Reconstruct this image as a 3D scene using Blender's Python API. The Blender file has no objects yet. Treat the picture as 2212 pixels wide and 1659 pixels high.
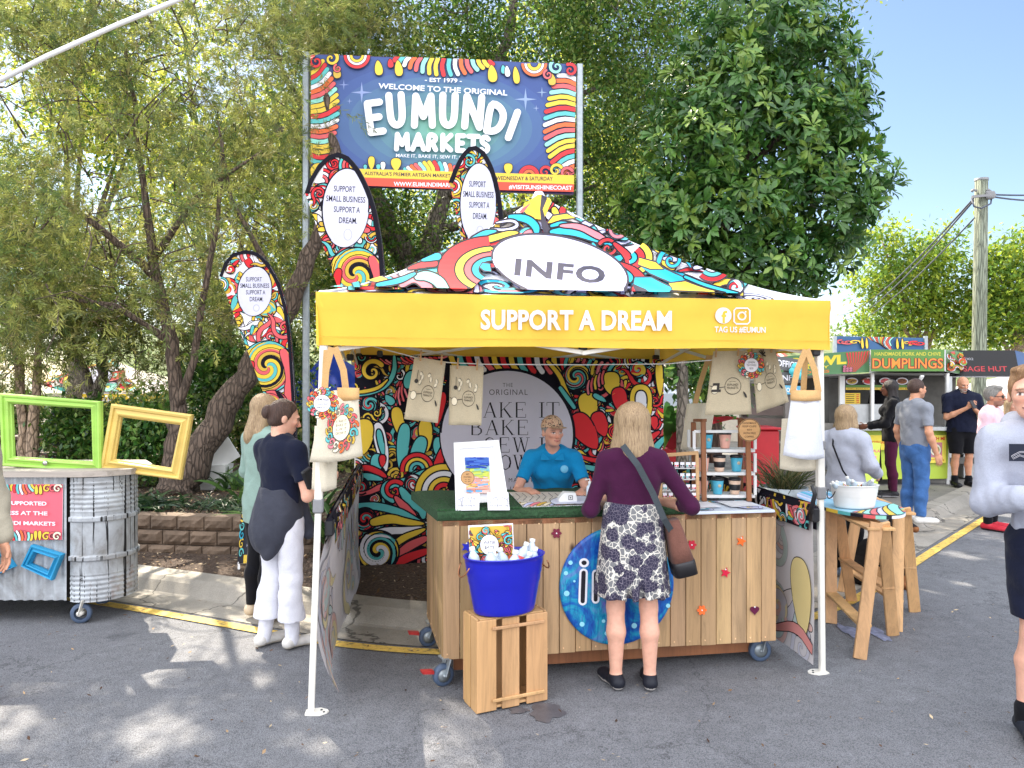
import bpy,bmesh,math,random
import numpy as np
from mathutils import Vector,Matrix,Euler
from mathutils.geometry import tessellate_polygon
random.seed(7)
RNG=np.random.default_rng(11)
S=bpy.context.scene
COL=S.collection
F,CX,CY,CH=1610.0,1106.0,829.5,1.8
cam_d=bpy.data.cameras.new("camera")
cam_d.sensor_width=36.0
cam_d.lens=36.0*F/2212.0
cam_d.clip_start=0.05
cam_d.clip_end=3000.0
cam=bpy.data.objects.new("camera",cam_d)
COL.objects.link(cam)
cam.location=(0,0,CH)
cam.rotation_euler=(math.radians(90),0,0)
S.camera=cam
SUN_EL=math.radians(42)
SUN_AZ=math.atan2(-0.54,0.84)
w=bpy.data.worlds.new("World")
S.world=w
w.use_nodes=True
nt=w.node_tree
sky=nt.nodes.new("ShaderNodeTexSky")
sky.sky_type='NISHITA'
sky.sun_disc=False
sky.sun_elevation=SUN_EL
sky.sun_rotation=SUN_AZ
sky.air_density=1.0
sky.dust_density=0.5
sky.ozone_density=1.0
bg=nt.nodes["Background"]
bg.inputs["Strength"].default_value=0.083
def wn(t,**k):
 x=nt.nodes.new(t)
 for q,v in k.items():
  setattr(x,q,v)
 return x
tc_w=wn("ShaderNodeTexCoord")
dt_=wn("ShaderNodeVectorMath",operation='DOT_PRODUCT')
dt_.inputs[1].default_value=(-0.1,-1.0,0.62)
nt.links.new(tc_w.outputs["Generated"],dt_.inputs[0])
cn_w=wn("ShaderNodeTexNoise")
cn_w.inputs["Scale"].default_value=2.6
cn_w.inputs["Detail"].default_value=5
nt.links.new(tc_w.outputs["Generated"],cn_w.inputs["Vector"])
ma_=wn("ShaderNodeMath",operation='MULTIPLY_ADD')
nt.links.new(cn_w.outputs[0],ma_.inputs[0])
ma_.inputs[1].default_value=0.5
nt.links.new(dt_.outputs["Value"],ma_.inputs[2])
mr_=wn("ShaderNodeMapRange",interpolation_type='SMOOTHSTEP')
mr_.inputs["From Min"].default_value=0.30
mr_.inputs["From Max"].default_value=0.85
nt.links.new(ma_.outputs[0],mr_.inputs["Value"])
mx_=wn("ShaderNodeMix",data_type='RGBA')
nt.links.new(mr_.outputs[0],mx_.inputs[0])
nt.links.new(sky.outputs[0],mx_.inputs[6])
mx_.inputs[7].default_value=(13.4,13.8,14.8,1)  # bright cloud bank added behind the camera, out of view, as fill light
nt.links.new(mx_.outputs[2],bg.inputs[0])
sd=bpy.data.lights.new("sun",'SUN')
sd.energy=5.0
sd.angle=math.radians(0.5)
sd.color=(1.0,0.90,0.74)
sun=bpy.data.objects.new("sun",sd)
COL.objects.link(sun)
sdir=Vector((math.sin(SUN_AZ)*math.cos(SUN_EL),math.cos(SUN_AZ)*math.cos(SUN_EL),math.sin(SUN_EL)))
sun.rotation_euler=sdir.to_track_quat('Z','Y').to_euler()
S.view_settings.view_transform='Standard'
S.view_settings.look='None'
S.view_settings.exposure=1.42
S.view_settings.gamma=1.0
S.render.engine='CYCLES'
S.cycles.max_bounces=6
S.cycles.diffuse_bounces=4
S.cycles.glossy_bounces=2
S.cycles.transmission_bounces=4
S.cycles.transparent_max_bounces=8
def at(px,py,Y):
 return Vector(((px-CX)/F*Y,Y,CH-(py-CY)/F*Y))
def gnd(px,py,z=0.0):
 return at(px,py,(CH-z)*F/(py-CY))
def lin(c):
 r=[]
 for v in c[:3]:
  v=v/255.0
  r.append(v/12.92 if v<=0.04045 else((v+0.055)/1.055)**2.4)
 return(r[0],r[1],r[2],1.0)
MATS={}
def new_mat(name):
 m=bpy.data.materials.new(name)
 m.use_nodes=True
 n=m.node_tree
 b=n.nodes["Principled BSDF"]
 return m,n,b
def N(n,t,**kw):
 x=n.nodes.new(t)
 for k,v in kw.items():
  if k.startswith("i_"):
   key=k[2:].replace("_"," ")
   x.inputs[int(key)if key.isdigit()else key].default_value=v
  else:
   setattr(x,k,v)
 return x
def ramp(n,src,stops):
 r=n.nodes.new("ShaderNodeValToRGB")
 e=r.color_ramp.elements
 while len(e)<len(stops):
  e.new(0.5)
 for q,(p,c)in zip(e,stops):
  q.position=p
  q.color=c
 n.links.new(src,r.inputs[0])
 return r
def noise(n,scale,detail=4.0,rough=0.6,vec=None,dist=0.0):
 x=N(n,"ShaderNodeTexNoise",i_Scale=scale,i_Detail=detail,i_Roughness=rough,i_Distortion=dist)
 if vec is not None:
  n.links.new(vec,x.inputs["Vector"])
 return x
def objvec(n,sc=(1,1,1),rot=(0,0,0)):
 t=n.nodes.new("ShaderNodeTexCoord")
 mp=N(n,"ShaderNodeMapping")
 mp.inputs["Scale"].default_value=sc
 mp.inputs["Rotation"].default_value=rot
 n.links.new(t.outputs["Object"],mp.inputs["Vector"])
 return mp.outputs[0]
def bump(n,b,h,strength=0.3,dist=0.01):
 bp=N(n,"ShaderNodeBump",i_Strength=strength,i_Distance=dist)
 n.links.new(h,bp.inputs["Height"])
 n.links.new(bp.outputs[0],b.inputs["Normal"])
def mul(c,k):
 return(min(c[0]*k,1),min(c[1]*k,1),min(c[2]*k,1),1)
def mix_rgb(n,fac,a,b,mode='MIX'):
 x=n.nodes.new("ShaderNodeMix")
 x.data_type='RGBA'
 x.blend_type=mode
 for sock,v in((x.inputs[0],fac),(x.inputs[6],a),(x.inputs[7],b)):
  if hasattr(v,"links"):
   n.links.new(v,sock)
  else:
   sock.default_value=v
 return x.outputs[2]
def plain(name,rgb,rough=0.6,var=0.12,scale=9.0,bmp=0.15,metal=0.0,fine=90.0,spec=0.5):
 if name in MATS:
  return MATS[name]
 m,n,b=new_mat(name)
 c=lin(rgb)
 v=objvec(n)
 ns=noise(n,scale,5,0.65,v)
 r=ramp(n,ns.outputs[0],[(0.3,mul(c,1-var)),(0.7,mul(c,1+var))])
 n.links.new(r.outputs[0],b.inputs["Base Color"])
 b.inputs["Roughness"].default_value=rough
 b.inputs["Metallic"].default_value=metal
 b.inputs["Specular IOR Level"].default_value=spec
 if bmp:
  nf=noise(n,fine,3,0.6,v)
  bump(n,b,nf.outputs[0],bmp,0.004)
 MATS[name]=m
 return m
def fabric(name,rgb,var=0.1,weave=420.0,fold=5.0,foldamt=0.35,rough=0.9,trans=0.0):
 if name in MATS:
  return MATS[name]
 m,n,b=new_mat(name)
 c=lin(rgb)
 v=objvec(n)
 ns=noise(n,fold,5,0.6,v,0.4)
 sp=noise(n,weave,2,0.7,v)
 r=ramp(n,ns.outputs[0],[(0.25,mul(c,1-var)),(0.75,mul(c,1+var))])
 r2=ramp(n,sp.outputs[0],[(0.3,(0.86,0.86,0.86,1)),(0.7,(1.1,1.1,1.1,1))])
 col=mix_rgb(n,1.0,r.outputs[0],r2.outputs[0],'MULTIPLY')
 n.links.new(col,b.inputs["Base Color"])
 b.inputs["Roughness"].default_value=rough
 b.inputs["Specular IOR Level"].default_value=0.083
 b.inputs["Sheen Weight"].default_value=0.083
 bump(n,b,ns.outputs[0],foldamt,0.03)
 if trans:
  add_trans(n,b,col,trans)
 MATS[name]=m
 return m
def add_trans(n,b,col,amt):
 tr=n.nodes.new("ShaderNodeBsdfTranslucent")
 if hasattr(col,"links"):
  n.links.new(col,tr.inputs["Color"])
 else:
  tr.inputs["Color"].default_value=col
 mx=N(n,"ShaderNodeMixShader",i_0=amt)
 out=[x for x in n.nodes if x.type=='OUTPUT_MATERIAL'][0]
 n.links.new(b.outputs[0],mx.inputs[1])
 n.links.new(tr.outputs[0],mx.inputs[2])
 n.links.new(mx.outputs[0],out.inputs[0])
def attr_mat(name,rough=0.75,trans=0.0,spec=0.3,var=0.06,vscale=6.0,bmp=0.1,fine=60.0,gain=1.0):
 """colour comes from the mesh's own print colours (attribute Col)"""
 if name in MATS:
  return MATS[name]
 m,n,b=new_mat(name)
 a=N(n,"ShaderNodeAttribute",attribute_name="Col")
 v=objvec(n)
 ns=noise(n,vscale,4,0.6,v)
 r=ramp(n,ns.outputs[0],[(0.3,(1-var,1-var,1-var,1)),(0.7,(gain,gain,gain,1))])
 col=mix_rgb(n,1.0,a.outputs["Color"],r.outputs[0],'MULTIPLY')
 n.links.new(col,b.inputs["Base Color"])
 b.inputs["Roughness"].default_value=rough
 b.inputs["Specular IOR Level"].default_value=spec
 if bmp:
  nf=noise(n,fine,4,0.6,v)
  bump(n,b,nf.outputs[0],bmp,0.006)
 if trans:
  add_trans(n,b,col,trans)
 MATS[name]=m
 return m
def wood(name,rgb,axis=2,knots=True,rough=0.65,scale=1.0,var=0.35,attr=False):
 if name in MATS:
  return MATS[name]
 m,n,b=new_mat(name)
 c=lin(rgb)
 sc=[14.0*scale]*3
 sc[axis]=0.9*scale
 v=objvec(n,tuple(sc))
 ns=noise(n,1.6,8,0.72,v,1.2)
 big=noise(n,0.35,2,0.5,v)
 r=ramp(n,ns.outputs[0],[(0.28,mul(c,1-var)),(0.5,c),(0.72,mul(c,1+var*0.55))])
 r2=ramp(n,big.outputs[0],[(0.3,(0.72,0.70,0.66,1)),(0.7,(1.1,1.1,1.1,1))])
 col=mix_rgb(n,1.0,r.outputs[0],r2.outputs[0],'MULTIPLY')
 if knots:
  sk=[3.2]*3
  sk[axis]=1.7
  vk=objvec(n,tuple(sk))
  vo=N(n,"ShaderNodeTexVoronoi",i_Scale=1.0)
  n.links.new(vk,vo.inputs["Vector"])
  kr=ramp(n,vo.outputs["Distance"],[(0.05,mul(c,0.25)),(0.085,(1,1,1,1))])
  col=mix_rgb(n,1.0,col,kr.outputs[0],'MULTIPLY')
 if attr:
  col=mix_rgb(n,1.0,col,N(n,"ShaderNodeAttribute",attribute_name="Col").outputs["Color"],'MULTIPLY')
 n.links.new(col,b.inputs["Base Color"])
 b.inputs["Roughness"].default_value=rough
 bump(n,b,ns.outputs[0],0.25,0.004)
 MATS[name]=m
 return m
OFF={}
def tag(o,label=None,cat=None,group=None,kind=None):
 if label:
  o["label"]=label
 if cat:
  o["category"]=cat
 if group:
  o["group"]=group
 if kind:
  o["kind"]=kind
 return o
def thing(name,label,cat,loc=(0,0,0),group=None):
 o=bpy.data.objects.new(name,None)
 COL.objects.link(o)
 o.location=loc
 o.empty_display_size=0.1
 OFF[o.name]=Vector(loc)
 return tag(o,label,cat,group)
def finish(me,name,mats,parent,off):
 if not isinstance(mats,(list,tuple)):
  mats=[mats]
 for m in mats:
  me.materials.append(m)
 o=bpy.data.objects.new(name,me)
 COL.objects.link(o)
 if parent is not None:
  o.parent=parent
  OFF[o.name]=OFF.get(parent.name,Vector((0,0,0)))
 else:
  o.location=off
  OFF[o.name]=Vector(off)
 return o
class MB:
 """collects shapes in world space and links them as ONE mesh object"""
 def __init__(self):
  self.v,self.f,self.c,self.m,self.s=[],[],[],[],[]
 def add(self,vs,fs,col=None,mi=0,smooth=False):
  o=len(self.v)
  self.v.extend(tuple(p)for p in vs)
  for f in fs:
   self.f.append([o+i for i in f])
   self.c.append(col)
   self.m.append(mi)
   self.s.append(smooth)
  return self
 def box(self,c,s,rot=None,col=None,mi=0,bev=0.0):
  c=Vector(c)
  h=Vector(s)*0.5
  R_=rot.to_matrix()if isinstance(rot,Euler)else(rot if rot is not None else Matrix.Identity(3))
  if bev>0:
   bev=min(bev,min(h)*0.6)
   pts,idx=[],{}
   for sx in(-1,1):
    for sy in(-1,1):
     for sz in(-1,1):
      for k in range(3):
       p=[sx*h.x,sy*h.y,sz*h.z]
       for j in range(3):
        if j!=k:
         p[j]-=math.copysign(bev,p[j])
       idx[(sx,sy,sz,k)]=len(pts)
       pts.append(c+R_@Vector(p))
   fs=[]
   for k in range(3):
    a,b2=[j for j in range(3)if j!=k]
    for s_ in(-1,1):
     q=[]
     for(u,w_)in((-1,-1),(1,-1),(1,1),(-1,1)):
      t=[0,0,0]
      t[k]=s_
      t[a]=u
      t[b2]=w_
      q.append(idx[(t[0],t[1],t[2],k)])
     fs.append(q if(s_>0)==(k!=1)else q[::-1])
   for k in range(3):
    a,b2=[j for j in range(3)if j!=k]
    for u in(-1,1):
     for w_ in(-1,1):
      q=[]
      for s_,kk in((-1,a),(1,a),(1,b2),(-1,b2)):
       t=[0,0,0]
       t[k]=s_
       t[a]=u
       t[b2]=w_
       q.append(idx[(t[0],t[1],t[2],kk)])
      fs.append(q)
   for sx in(-1,1):
    for sy in(-1,1):
     for sz in(-1,1):
      fs.append([idx[(sx,sy,sz,k)]for k in range(3)])
   return self.add(pts,fs,col,mi)
  P=[c+R_@Vector((sx*h.x,sy*h.y,sz*h.z))for sx in(-1,1)for sy in(-1,1)for sz in(-1,1)]
  return self.add(P,[(0,1,3,2),(4,6,7,5),(0,4,5,1),(2,3,7,6),(0,2,6,4),(1,5,7,3)],col,mi)
 def beam(self,p0,p1,w_,d,up=(0,0,1),col=None,mi=0,bev=0.0):
  p0,p1=Vector(p0),Vector(p1)
  z=(p1-p0)
  L=z.length
  z.normalize()
  u=Vector(up)
  x=u.cross(z)
  if x.length<1e-4:
   x=Vector((1,0,0)).cross(z)
  x.normalize()
  y=z.cross(x)
  R_=Matrix((x,y,z)).transposed()
  return self.box((p0+p1)*0.5,(w_,d,L),R_,col,mi,bev)
 def tube(self,path,r,n=10,caps=True,col=None,mi=0,smooth=True,squash=None):
  path=[Vector(p)for p in path]
  k=len(path)
  rs=r if isinstance(r,(list,tuple))else[r]*k
  vs,fs=[],[]
  ref=None
  for i,p in enumerate(path):
   t=(path[min(i+1,k-1)]-path[max(i-1,0)]).normalized()
   if ref is None:
    ref=Vector((0,0,1))if abs(t.z)<0.9 else Vector((1,0,0))
   a=(ref-t*ref.dot(t))
   if a.length<1e-5:
    a=Vector((1,0,0))-t*t.x
   a.normalize()
   ref=a
   b_=t.cross(a)
   for j in range(n):
    an=2*math.pi*j/n
    vs.append(p+(a*math.cos(an)+b_*math.sin(an)*(squash or 1.0))*rs[i])
  for i in range(k-1):
   for j in range(n):
    fs.append((i*n+j,i*n+(j+1)%n,(i+1)*n+(j+1)%n,(i+1)*n+j))
  if caps:
   fs.append(list(range(n))[::-1])
   fs.append([(k-1)*n+j for j in range(n)])
  return self.add(vs,fs,col,mi,smooth)
 def lathe(self,prof,c,n=32,sx=1.0,sy=1.0,col=None,mi=0,smooth=True,R_=None,a0=0.0,a1=2*math.pi):
  """prof: list of (radius, z)"""
  c=Vector(c)
  full=abs(a1-a0-2*math.pi)<1e-6
  m_=n if full else n+1
  vs,fs=[],[]
  for(r,z)in prof:
   for j in range(m_):
    an=a0+(a1-a0)*j/n
    p=Vector((r*math.cos(an)*sx,r*math.sin(an)*sy,z))
    vs.append(c+(R_@p if R_ is not None else p))
  for i in range(len(prof)-1):
   for j in range(n):
    j2=(j+1)%m_
    fs.append((i*m_+j,i*m_+j2,(i+1)*m_+j2,(i+1)*m_+j))
  return self.add(vs,fs,col,mi,smooth)
 def prism(self,pts,o,ux,uy,th,col=None,mi=0):
  """2D outline pts in the frame o, ux, uy, extruded th along ux x uy (centred)"""
  o,ux,uy=Vector(o),Vector(ux),Vector(uy)
  nz=ux.cross(uy).normalized()*th*0.5
  k=len(pts)
  A=[o+ux*x+uy*y+nz for x,y in pts]
  B=[o+ux*x+uy*y-nz for x,y in pts]
  tris=tessellate_polygon([[Vector((x,y,0))for x,y in pts]])
  fs=[]
  for t in tris:
   a,b,c_=t
   (x0,y0),(x1,y1),(x2,y2)=pts[a],pts[b],pts[c_]
   if(x1-x0)*(y2-y0)-(x2-x0)*(y1-y0)<0:
    b,c_=c_,b
   fs.append((a,b,c_))
   fs.append((k+a,k+c_,k+b))
  ar=sum(pts[i][0]*pts[(i+1)%k][1]-pts[(i+1)%k][0]*pts[i][1]for i in range(k))
  for i in range(k):
   j=(i+1)%k
   fs.append((i,k+i,k+j,j)if ar>0 else(i,j,k+j,k+i))
  return self.add(A+B,fs,col,mi)
 def build(self,name,mats,parent=None,off=None):
  me=bpy.data.meshes.new(name)
  if parent is not None:
   ofs=OFF.get(parent.name,Vector((0,0,0)))
  else:
   if off is None:
    a=np.array(self.v)
    off=((a[:,0].min()+a[:,0].max())/2,(a[:,1].min()+a[:,1].max())/2,a[:,2].min())
   ofs=Vector(off)
  a=np.array(self.v,dtype=np.float64)-np.array(ofs)
  me.from_pydata(a.tolist(),[],self.f)
  me.polygons.foreach_set("material_index",self.m)
  me.polygons.foreach_set("use_smooth",self.s)
  if any(c is not None for c in self.c):
   ca=me.color_attributes.new("Col",'FLOAT_COLOR','CORNER')
   data=[]
   for c,f in zip(self.c,self.f):
    data.extend((c or(1,1,1,1))*len(f))
   ca.data.foreach_set("color",np.array(data,dtype=np.float32))
  me.update()
  return finish(me,name,mats,parent,ofs)
def np_mesh(name,v,f,mats,parent=None,off=None,col=None,smooth=False,mi=None):
 """mesh from numpy verts (n,3), faces (m,k); col per vertex (n,3|4)"""
 v=np.asarray(v,dtype=np.float32)
 f=np.asarray(f,dtype=np.int32)
 if parent is not None:
  ofs=OFF.get(parent.name,Vector((0,0,0)))
 else:
  ofs=Vector(off)if off is not None else Vector(((v[:,0].min()+v[:,0].max())/2,(v[:,1].min()+v[:,1].max())/2,v[:,2].min()))
 me=bpy.data.meshes.new(name)
 me.vertices.add(len(v))
 me.vertices.foreach_set("co",(v-np.array(ofs,dtype=np.float32)).ravel())
 k=f.shape[1]
 me.loops.add(f.size)
 me.loops.foreach_set("vertex_index",f.ravel())
 me.polygons.add(len(f))
 me.polygons.foreach_set("loop_start",np.arange(0,f.size,k,dtype=np.int32))
 if smooth:
  me.polygons.foreach_set("use_smooth",np.ones(len(f),dtype=bool))
 if mi is not None:
  me.polygons.foreach_set("material_index",np.asarray(mi,dtype=np.int32))
 if col is not None:
  c=np.asarray(col,dtype=np.float32)
  if c.shape[1]==3:
   c=np.concatenate([c,np.ones((len(c),1),np.float32)],1)
  ca=me.color_attributes.new("Col",'FLOAT_COLOR','POINT')
  ca.data.foreach_set("color",c.ravel())
 me.update(calc_edges=True)
 me.validate()
 return finish(me,name,mats,parent,ofs)
def copy_tree(o,loc=None,label=None,rz=None):
 c=o.copy()
 COL.objects.link(c)
 OFF[c.name]=Vector(loc)if loc is not None else OFF.get(o.name,Vector((0,0,0)))
 if loc is not None:
  c.location=loc
 if rz is not None:
  c.rotation_euler=(0,0,rz)
 if label:
  c["label"]=label
 for ch in o.children:
  k=copy_tree(ch)
  k.parent=c
 return c
BLK=lin((24,22,34))
YEL=lin((236,200,70))
GOLD=lin((214,176,72))
RED=lin((222,52,58))
COR=lin((226,100,104))
PNK=lin((232,130,140))
ORG=lin((238,112,62))
TEA=lin((98,190,190))
MINT=lin((150,220,205))
CYA=lin((44,176,206))
WHT=lin((236,234,240))
LAV=lin((206,206,238))
CRM=lin((240,228,200))
PAL=[YEL,RED,TEA,COR,WHT,GOLD,TEA,PNK]
PALB=[YEL,RED,TEA,WHT,ORG,COR,MINT,YEL]
_TXT={}
def text_tris(s,bold=0.0,spacing=1.0,shear=0.0):
 key=(s,bold,spacing,shear)
 if key not in _TXT:
  cu=bpy.data.curves.new("t",'FONT')
  cu.body=s
  cu.offset=bold
  cu.space_character=spacing
  cu.shear=shear
  cu.resolution_u=3
  cu.fill_mode='FRONT'
  o=bpy.data.objects.new("t",cu)
  COL.objects.link(o)
  dg=bpy.context.evaluated_depsgraph_get()
  ev=o.evaluated_get(dg)
  me=ev.to_mesh()
  vs=np.array([v.co[:2]for v in me.vertices])if len(me.vertices)else np.zeros((0,2))
  fs=[list(p.vertices)for p in me.polygons]
  ev.to_mesh_clear()
  bpy.data.objects.remove(o)
  bpy.data.curves.remove(cu)
  _TXT[key]=(vs,fs)
 return _TXT[key]
def circ(x,y,rx,ry=None,n=28,a=0.0):
 ry=rx if ry is None else ry
 ca,sa=math.cos(a),math.sin(a)
 r=[]
 for i in range(n):
  t=2*math.pi*i/n
  u,v=rx*math.cos(t),ry*math.sin(t)
  r.append((x+u*ca-v*sa,y+u*sa+v*ca))
 return r
STROKES={'E':[[(.9,1),(.1,1),(.1,0),(.9,0)],[(.1,.5),(.75,.5)]],'U':[[(.1,1),(.1,.35),(.2,.1),(.5,0),(.8,.1),(.9,.35),(.9,1)]],'M':[[(.05,0),(.12,1),(.5,.3),(.88,1),(.95,0)]],'N':[[(.1,0),(.1,1),(.9,0),(.9,1)]],'D':[[(.1,0),(.1,1),(.5,.97),(.85,.75),(.9,.45),(.75,.15),(.45,0),(.1,0)]],'I':[[(.5,0),(.5,1)]],'A':[[(.05,0),(.5,1),(.95,0)],[(.22,.36),(.78,.36)]],'R':[[(.1,0),(.1,1),(.6,1),(.85,.85),(.85,.65),(.6,.48),(.1,.48)],[(.5,.46),(.9,0)]],'K':[[(.1,0),(.1,1)],[(.9,1),(.15,.48),(.9,0)]],'T':[[(.05,1),(.95,1)],[(.5,1),(.5,0)]],'S':[[(.88,.85),(.65,1),(.3,.98),(.12,.78),(.25,.58),(.7,.45),(.88,.25),(.7,.03),(.35,0),(.1,.15)]],'P':[[(.1,0),(.1,1),(.6,1),(.88,.85),(.88,.62),(.6,.46),(.1,.46)]],'O':[[(.5,1),(.2,.88),(.08,.5),(.2,.12),(.5,0),(.8,.12),(.92,.5),(.8,.88),(.5,1)]],'B':[[(.1,0),(.1,1),(.6,1),(.8,.78),(.6,.53),(.1,.53)],[(.6,.53),(.9,.28),(.65,0),(.1,0)]],'L':[[(.12,1),(.12,0),(.85,0)]],}
_s=lambda x,y:(x-.13,y,x+.13,y,.035)
SERIF={'A':[(.08,0,.48,1,.05),(.48,1,.86,0,.14),(.2,.34,.72,.34,.04),_s(.08,0),_s(.86,0)],'K':[(.16,0,.16,1,.14),(.2,.45,.82,1,.045),(.38,.58,.86,0,.13),_s(.16,0),_s(.16,1),_s(.82,1),_s(.88,0)],'E':[(.16,0,.16,1,.14),(.1,1,.8,1,.045),(.16,.52,.6,.52,.045),(.1,0,.84,0,.045),(.8,1,.8,.8,.04),(.84,0,.84,.22,.04),(.6,.42,.6,.62,.035)],'I':[(.3,0,.3,1,.14),(.1,0,.5,0,.04),(.1,1,.5,1,.04)],'T':[(.5,0,.5,1,.14),(.04,1,.96,1,.045),(.04,1,.04,.78,.04),(.96,1,.96,.78,.04),(.34,0,.66,0,.04)],'B':[(.16,0,.16,1,.14),(.1,1,.55,1,.045),(.55,1,.75,.88,.09),(.75,.88,.75,.66,.13),(.75,.66,.55,.53,.09),(.16,.53,.58,.53,.045),(.58,.53,.83,.38,.09),(.83,.38,.83,.14,.13),(.83,.14,.6,0,.09),(.1,0,.62,0,.045)],'S':[(.75,.8,.72,.93,.05),(.72,.93,.45,1,.06),(.45,1,.2,.88,.09),(.2,.88,.2,.66,.12),(.2,.66,.7,.36,.15),(.7,.36,.72,.14,.12),(.72,.14,.45,0,.08),(.45,0,.16,.1,.06),(.16,.1,.13,.28,.05)],'W':[(.05,1,.3,0,.13),(.3,0,.52,.95,.05),(.48,1,.76,0,.13),(.76,0,.98,1,.05),_s(.05,1),_s(.98,1),_s(.5,1)],'O':[(.5,1,.2,.85,.07),(.2,.85,.1,.5,.14),(.1,.5,.2,.15,.14),(.2,.15,.5,0,.07),(.5,0,.8,.15,.07),(.8,.15,.9,.5,.14),(.9,.5,.8,.85,.14),(.8,.85,.5,1,.07)],'G':[(.8,.8,.75,.93,.05),(.75,.93,.5,1,.06),(.5,1,.2,.85,.08),(.2,.85,.1,.5,.14),(.1,.5,.2,.15,.14),(.2,.15,.5,0,.07),(.5,0,.8,.1,.07),(.8,.1,.8,.42,.13),(.62,.42,.94,.42,.04)],'R':[(.16,0,.16,1,.14),(.1,1,.55,1,.045),(.55,1,.78,.85,.09),(.78,.85,.78,.64,.13),(.78,.64,.55,.5,.08),(.16,.5,.58,.5,.045),(.45,.5,.88,0,.13),_s(.16,0),_s(.9,0)],'M':[(.1,0,.1,1,.05),(.1,1,.5,0,.13),(.5,0,.9,1,.05),(.9,0,.9,1,.14),_s(.1,0),_s(.9,0),_s(.05,1),_s(.95,1)],}
def smooth_path(pts,it=2,closed=False):
 for _ in range(it):
  q=[]
  k=len(pts)
  rng=range(k if closed else k-1)
  if not closed:
   q.append(pts[0])
  for i in rng:
   a,b=pts[i],pts[(i+1)%k]
   q.append((a[0]*.75+b[0]*.25,a[1]*.75+b[1]*.25))
   q.append((a[0]*.25+b[0]*.75,a[1]*.25+b[1]*.75))
  if not closed:
   q.append(pts[-1])
  pts=q
 return pts
class Art:
 def __init__(self,ow=0.012):
  self.e=[]
  self.ow=ow
 def poly(self,pts,col):
  k=len(pts)
  if k<3:
   return
  try:
   t=tessellate_polygon([[Vector((x,y,0))for x,y in pts]])
  except Exception:
   return
  self.e.append((np.array(pts,dtype=float),[list(q)for q in t],col))
 def fan_poly(self,c,pts,col):
  k=len(pts)
  self.e.append((np.array([c]+list(pts),dtype=float),[[0,i+1,(i+1)%k+1]for i in range(k)],col))
 def stroke(self,pts,w,col,closed=False,cap=True):
  """ribbon; w = width or list of widths"""
  P=[np.array(p,dtype=float)for p in pts]
  k=len(P)
  ws=w if isinstance(w,(list,tuple,np.ndarray))else[w]*k
  vs,fs=[],[]
  for i in range(k):
   a=P[(i-1)%k]if(closed or i>0)else P[i]
   b=P[(i+1)%k]if(closed or i<k-1)else P[i]
   t=b-a
   L=np.hypot(*t)
   t=t/L if L>1e-9 else np.array([1.,0.])
   nn=np.array([-t[1],t[0]])*ws[i]*0.5
   vs+=[P[i]+nn,P[i]-nn]
  m=k if closed else k-1
  for i in range(m):
   j=(i+1)%k
   fs.append([2*i,2*i+1,2*j+1])
   fs.append([2*i,2*j+1,2*j])
  self.e.append((np.array(vs),fs,col))
  if cap and not closed:
   for q in(0,k-1):
    if ws[q]>1e-4:
     self.poly(circ(P[q][0],P[q][1],ws[q]*0.5,n=12),col)
 def blob(self,pts,col,ow=None,out=BLK):
  self.poly(pts,col)
  self.stroke(pts,ow or self.ow,out,closed=True)
 def ell(self,x,y,rx,ry=None,col=WHT,ow=None,a=0.0,n=40,out=BLK):
  p=circ(x,y,rx,ry,n,a)
  self.fan_poly((x,y),p,col)
  if ow!=0:
   self.stroke(p,ow or self.ow,out,closed=True)
 def drop(self,x,y,L,wd,ang,col,inner=None):
  pts=[]
  for i in range(22):
   t=i/21.0
   a=math.pi*t
   u=L*(0.5-0.5*math.cos(a))
   vv=wd*0.5*math.sin(a)**0.9*(0.35+0.65*t)*1.25
   pts.append((u,vv))
  full=pts+[(u,-v)for u,v in pts[-2:0:-1]]
  ca,sa=math.cos(ang),math.sin(ang)
  tr=lambda q:[(x+u*ca-v*sa,y+u*sa+v*ca)for u,v in q]
  self.blob(tr(full),col)
  if inner is not None:
   self.blob(tr([(L*.28+u*.58,v*.52)for u,v in full]),inner)
 def swirl(self,x,y,r,ang=0.0,turns=1.0,cols=(YEL,TEA,WHT,RED),flip=1,squash=1.0):
  n=len(cols)
  M_=26
  self.ell(x,y,r,r*squash,cols[0],self.ow*1.3)
  for i in range(n):
   o_,q_=[],[]
   for k in range(M_):
    t=k/(M_-1.0)
    rr=r*(t**0.85)
    th=flip*turns*2*math.pi*(1-t)
    a0=ang+th+i*2*math.pi/n
    a1=a0+2*math.pi/n
    o_.append((x+rr*math.cos(a0),y+rr*math.sin(a0)*squash))
    q_.append((x+rr*math.cos(a1),y+rr*math.sin(a1)*squash))
   vs=o_+q_
   arc=[(x+r*math.cos(ang+i*2*math.pi/n+(j/6.0)*2*math.pi/n),y+r*squash*math.sin(ang+i*2*math.pi/n+(j/6.0)*2*math.pi/n))for j in range(7)]
   fs=[]
   for k in range(M_-1):
    fs.append([k,k+1,M_+k+1])
    fs.append([k,M_+k+1,M_+k])
   self.e.append((np.array(vs),fs,cols[i]))
   self.stroke(o_[1:],[self.ow*(0.4+0.6*k/(M_-2.0))for k in range(M_-1)],BLK,cap=False)
  self.stroke(circ(x,y,r,r*squash,36),self.ow*1.2,BLK,closed=True)
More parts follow.
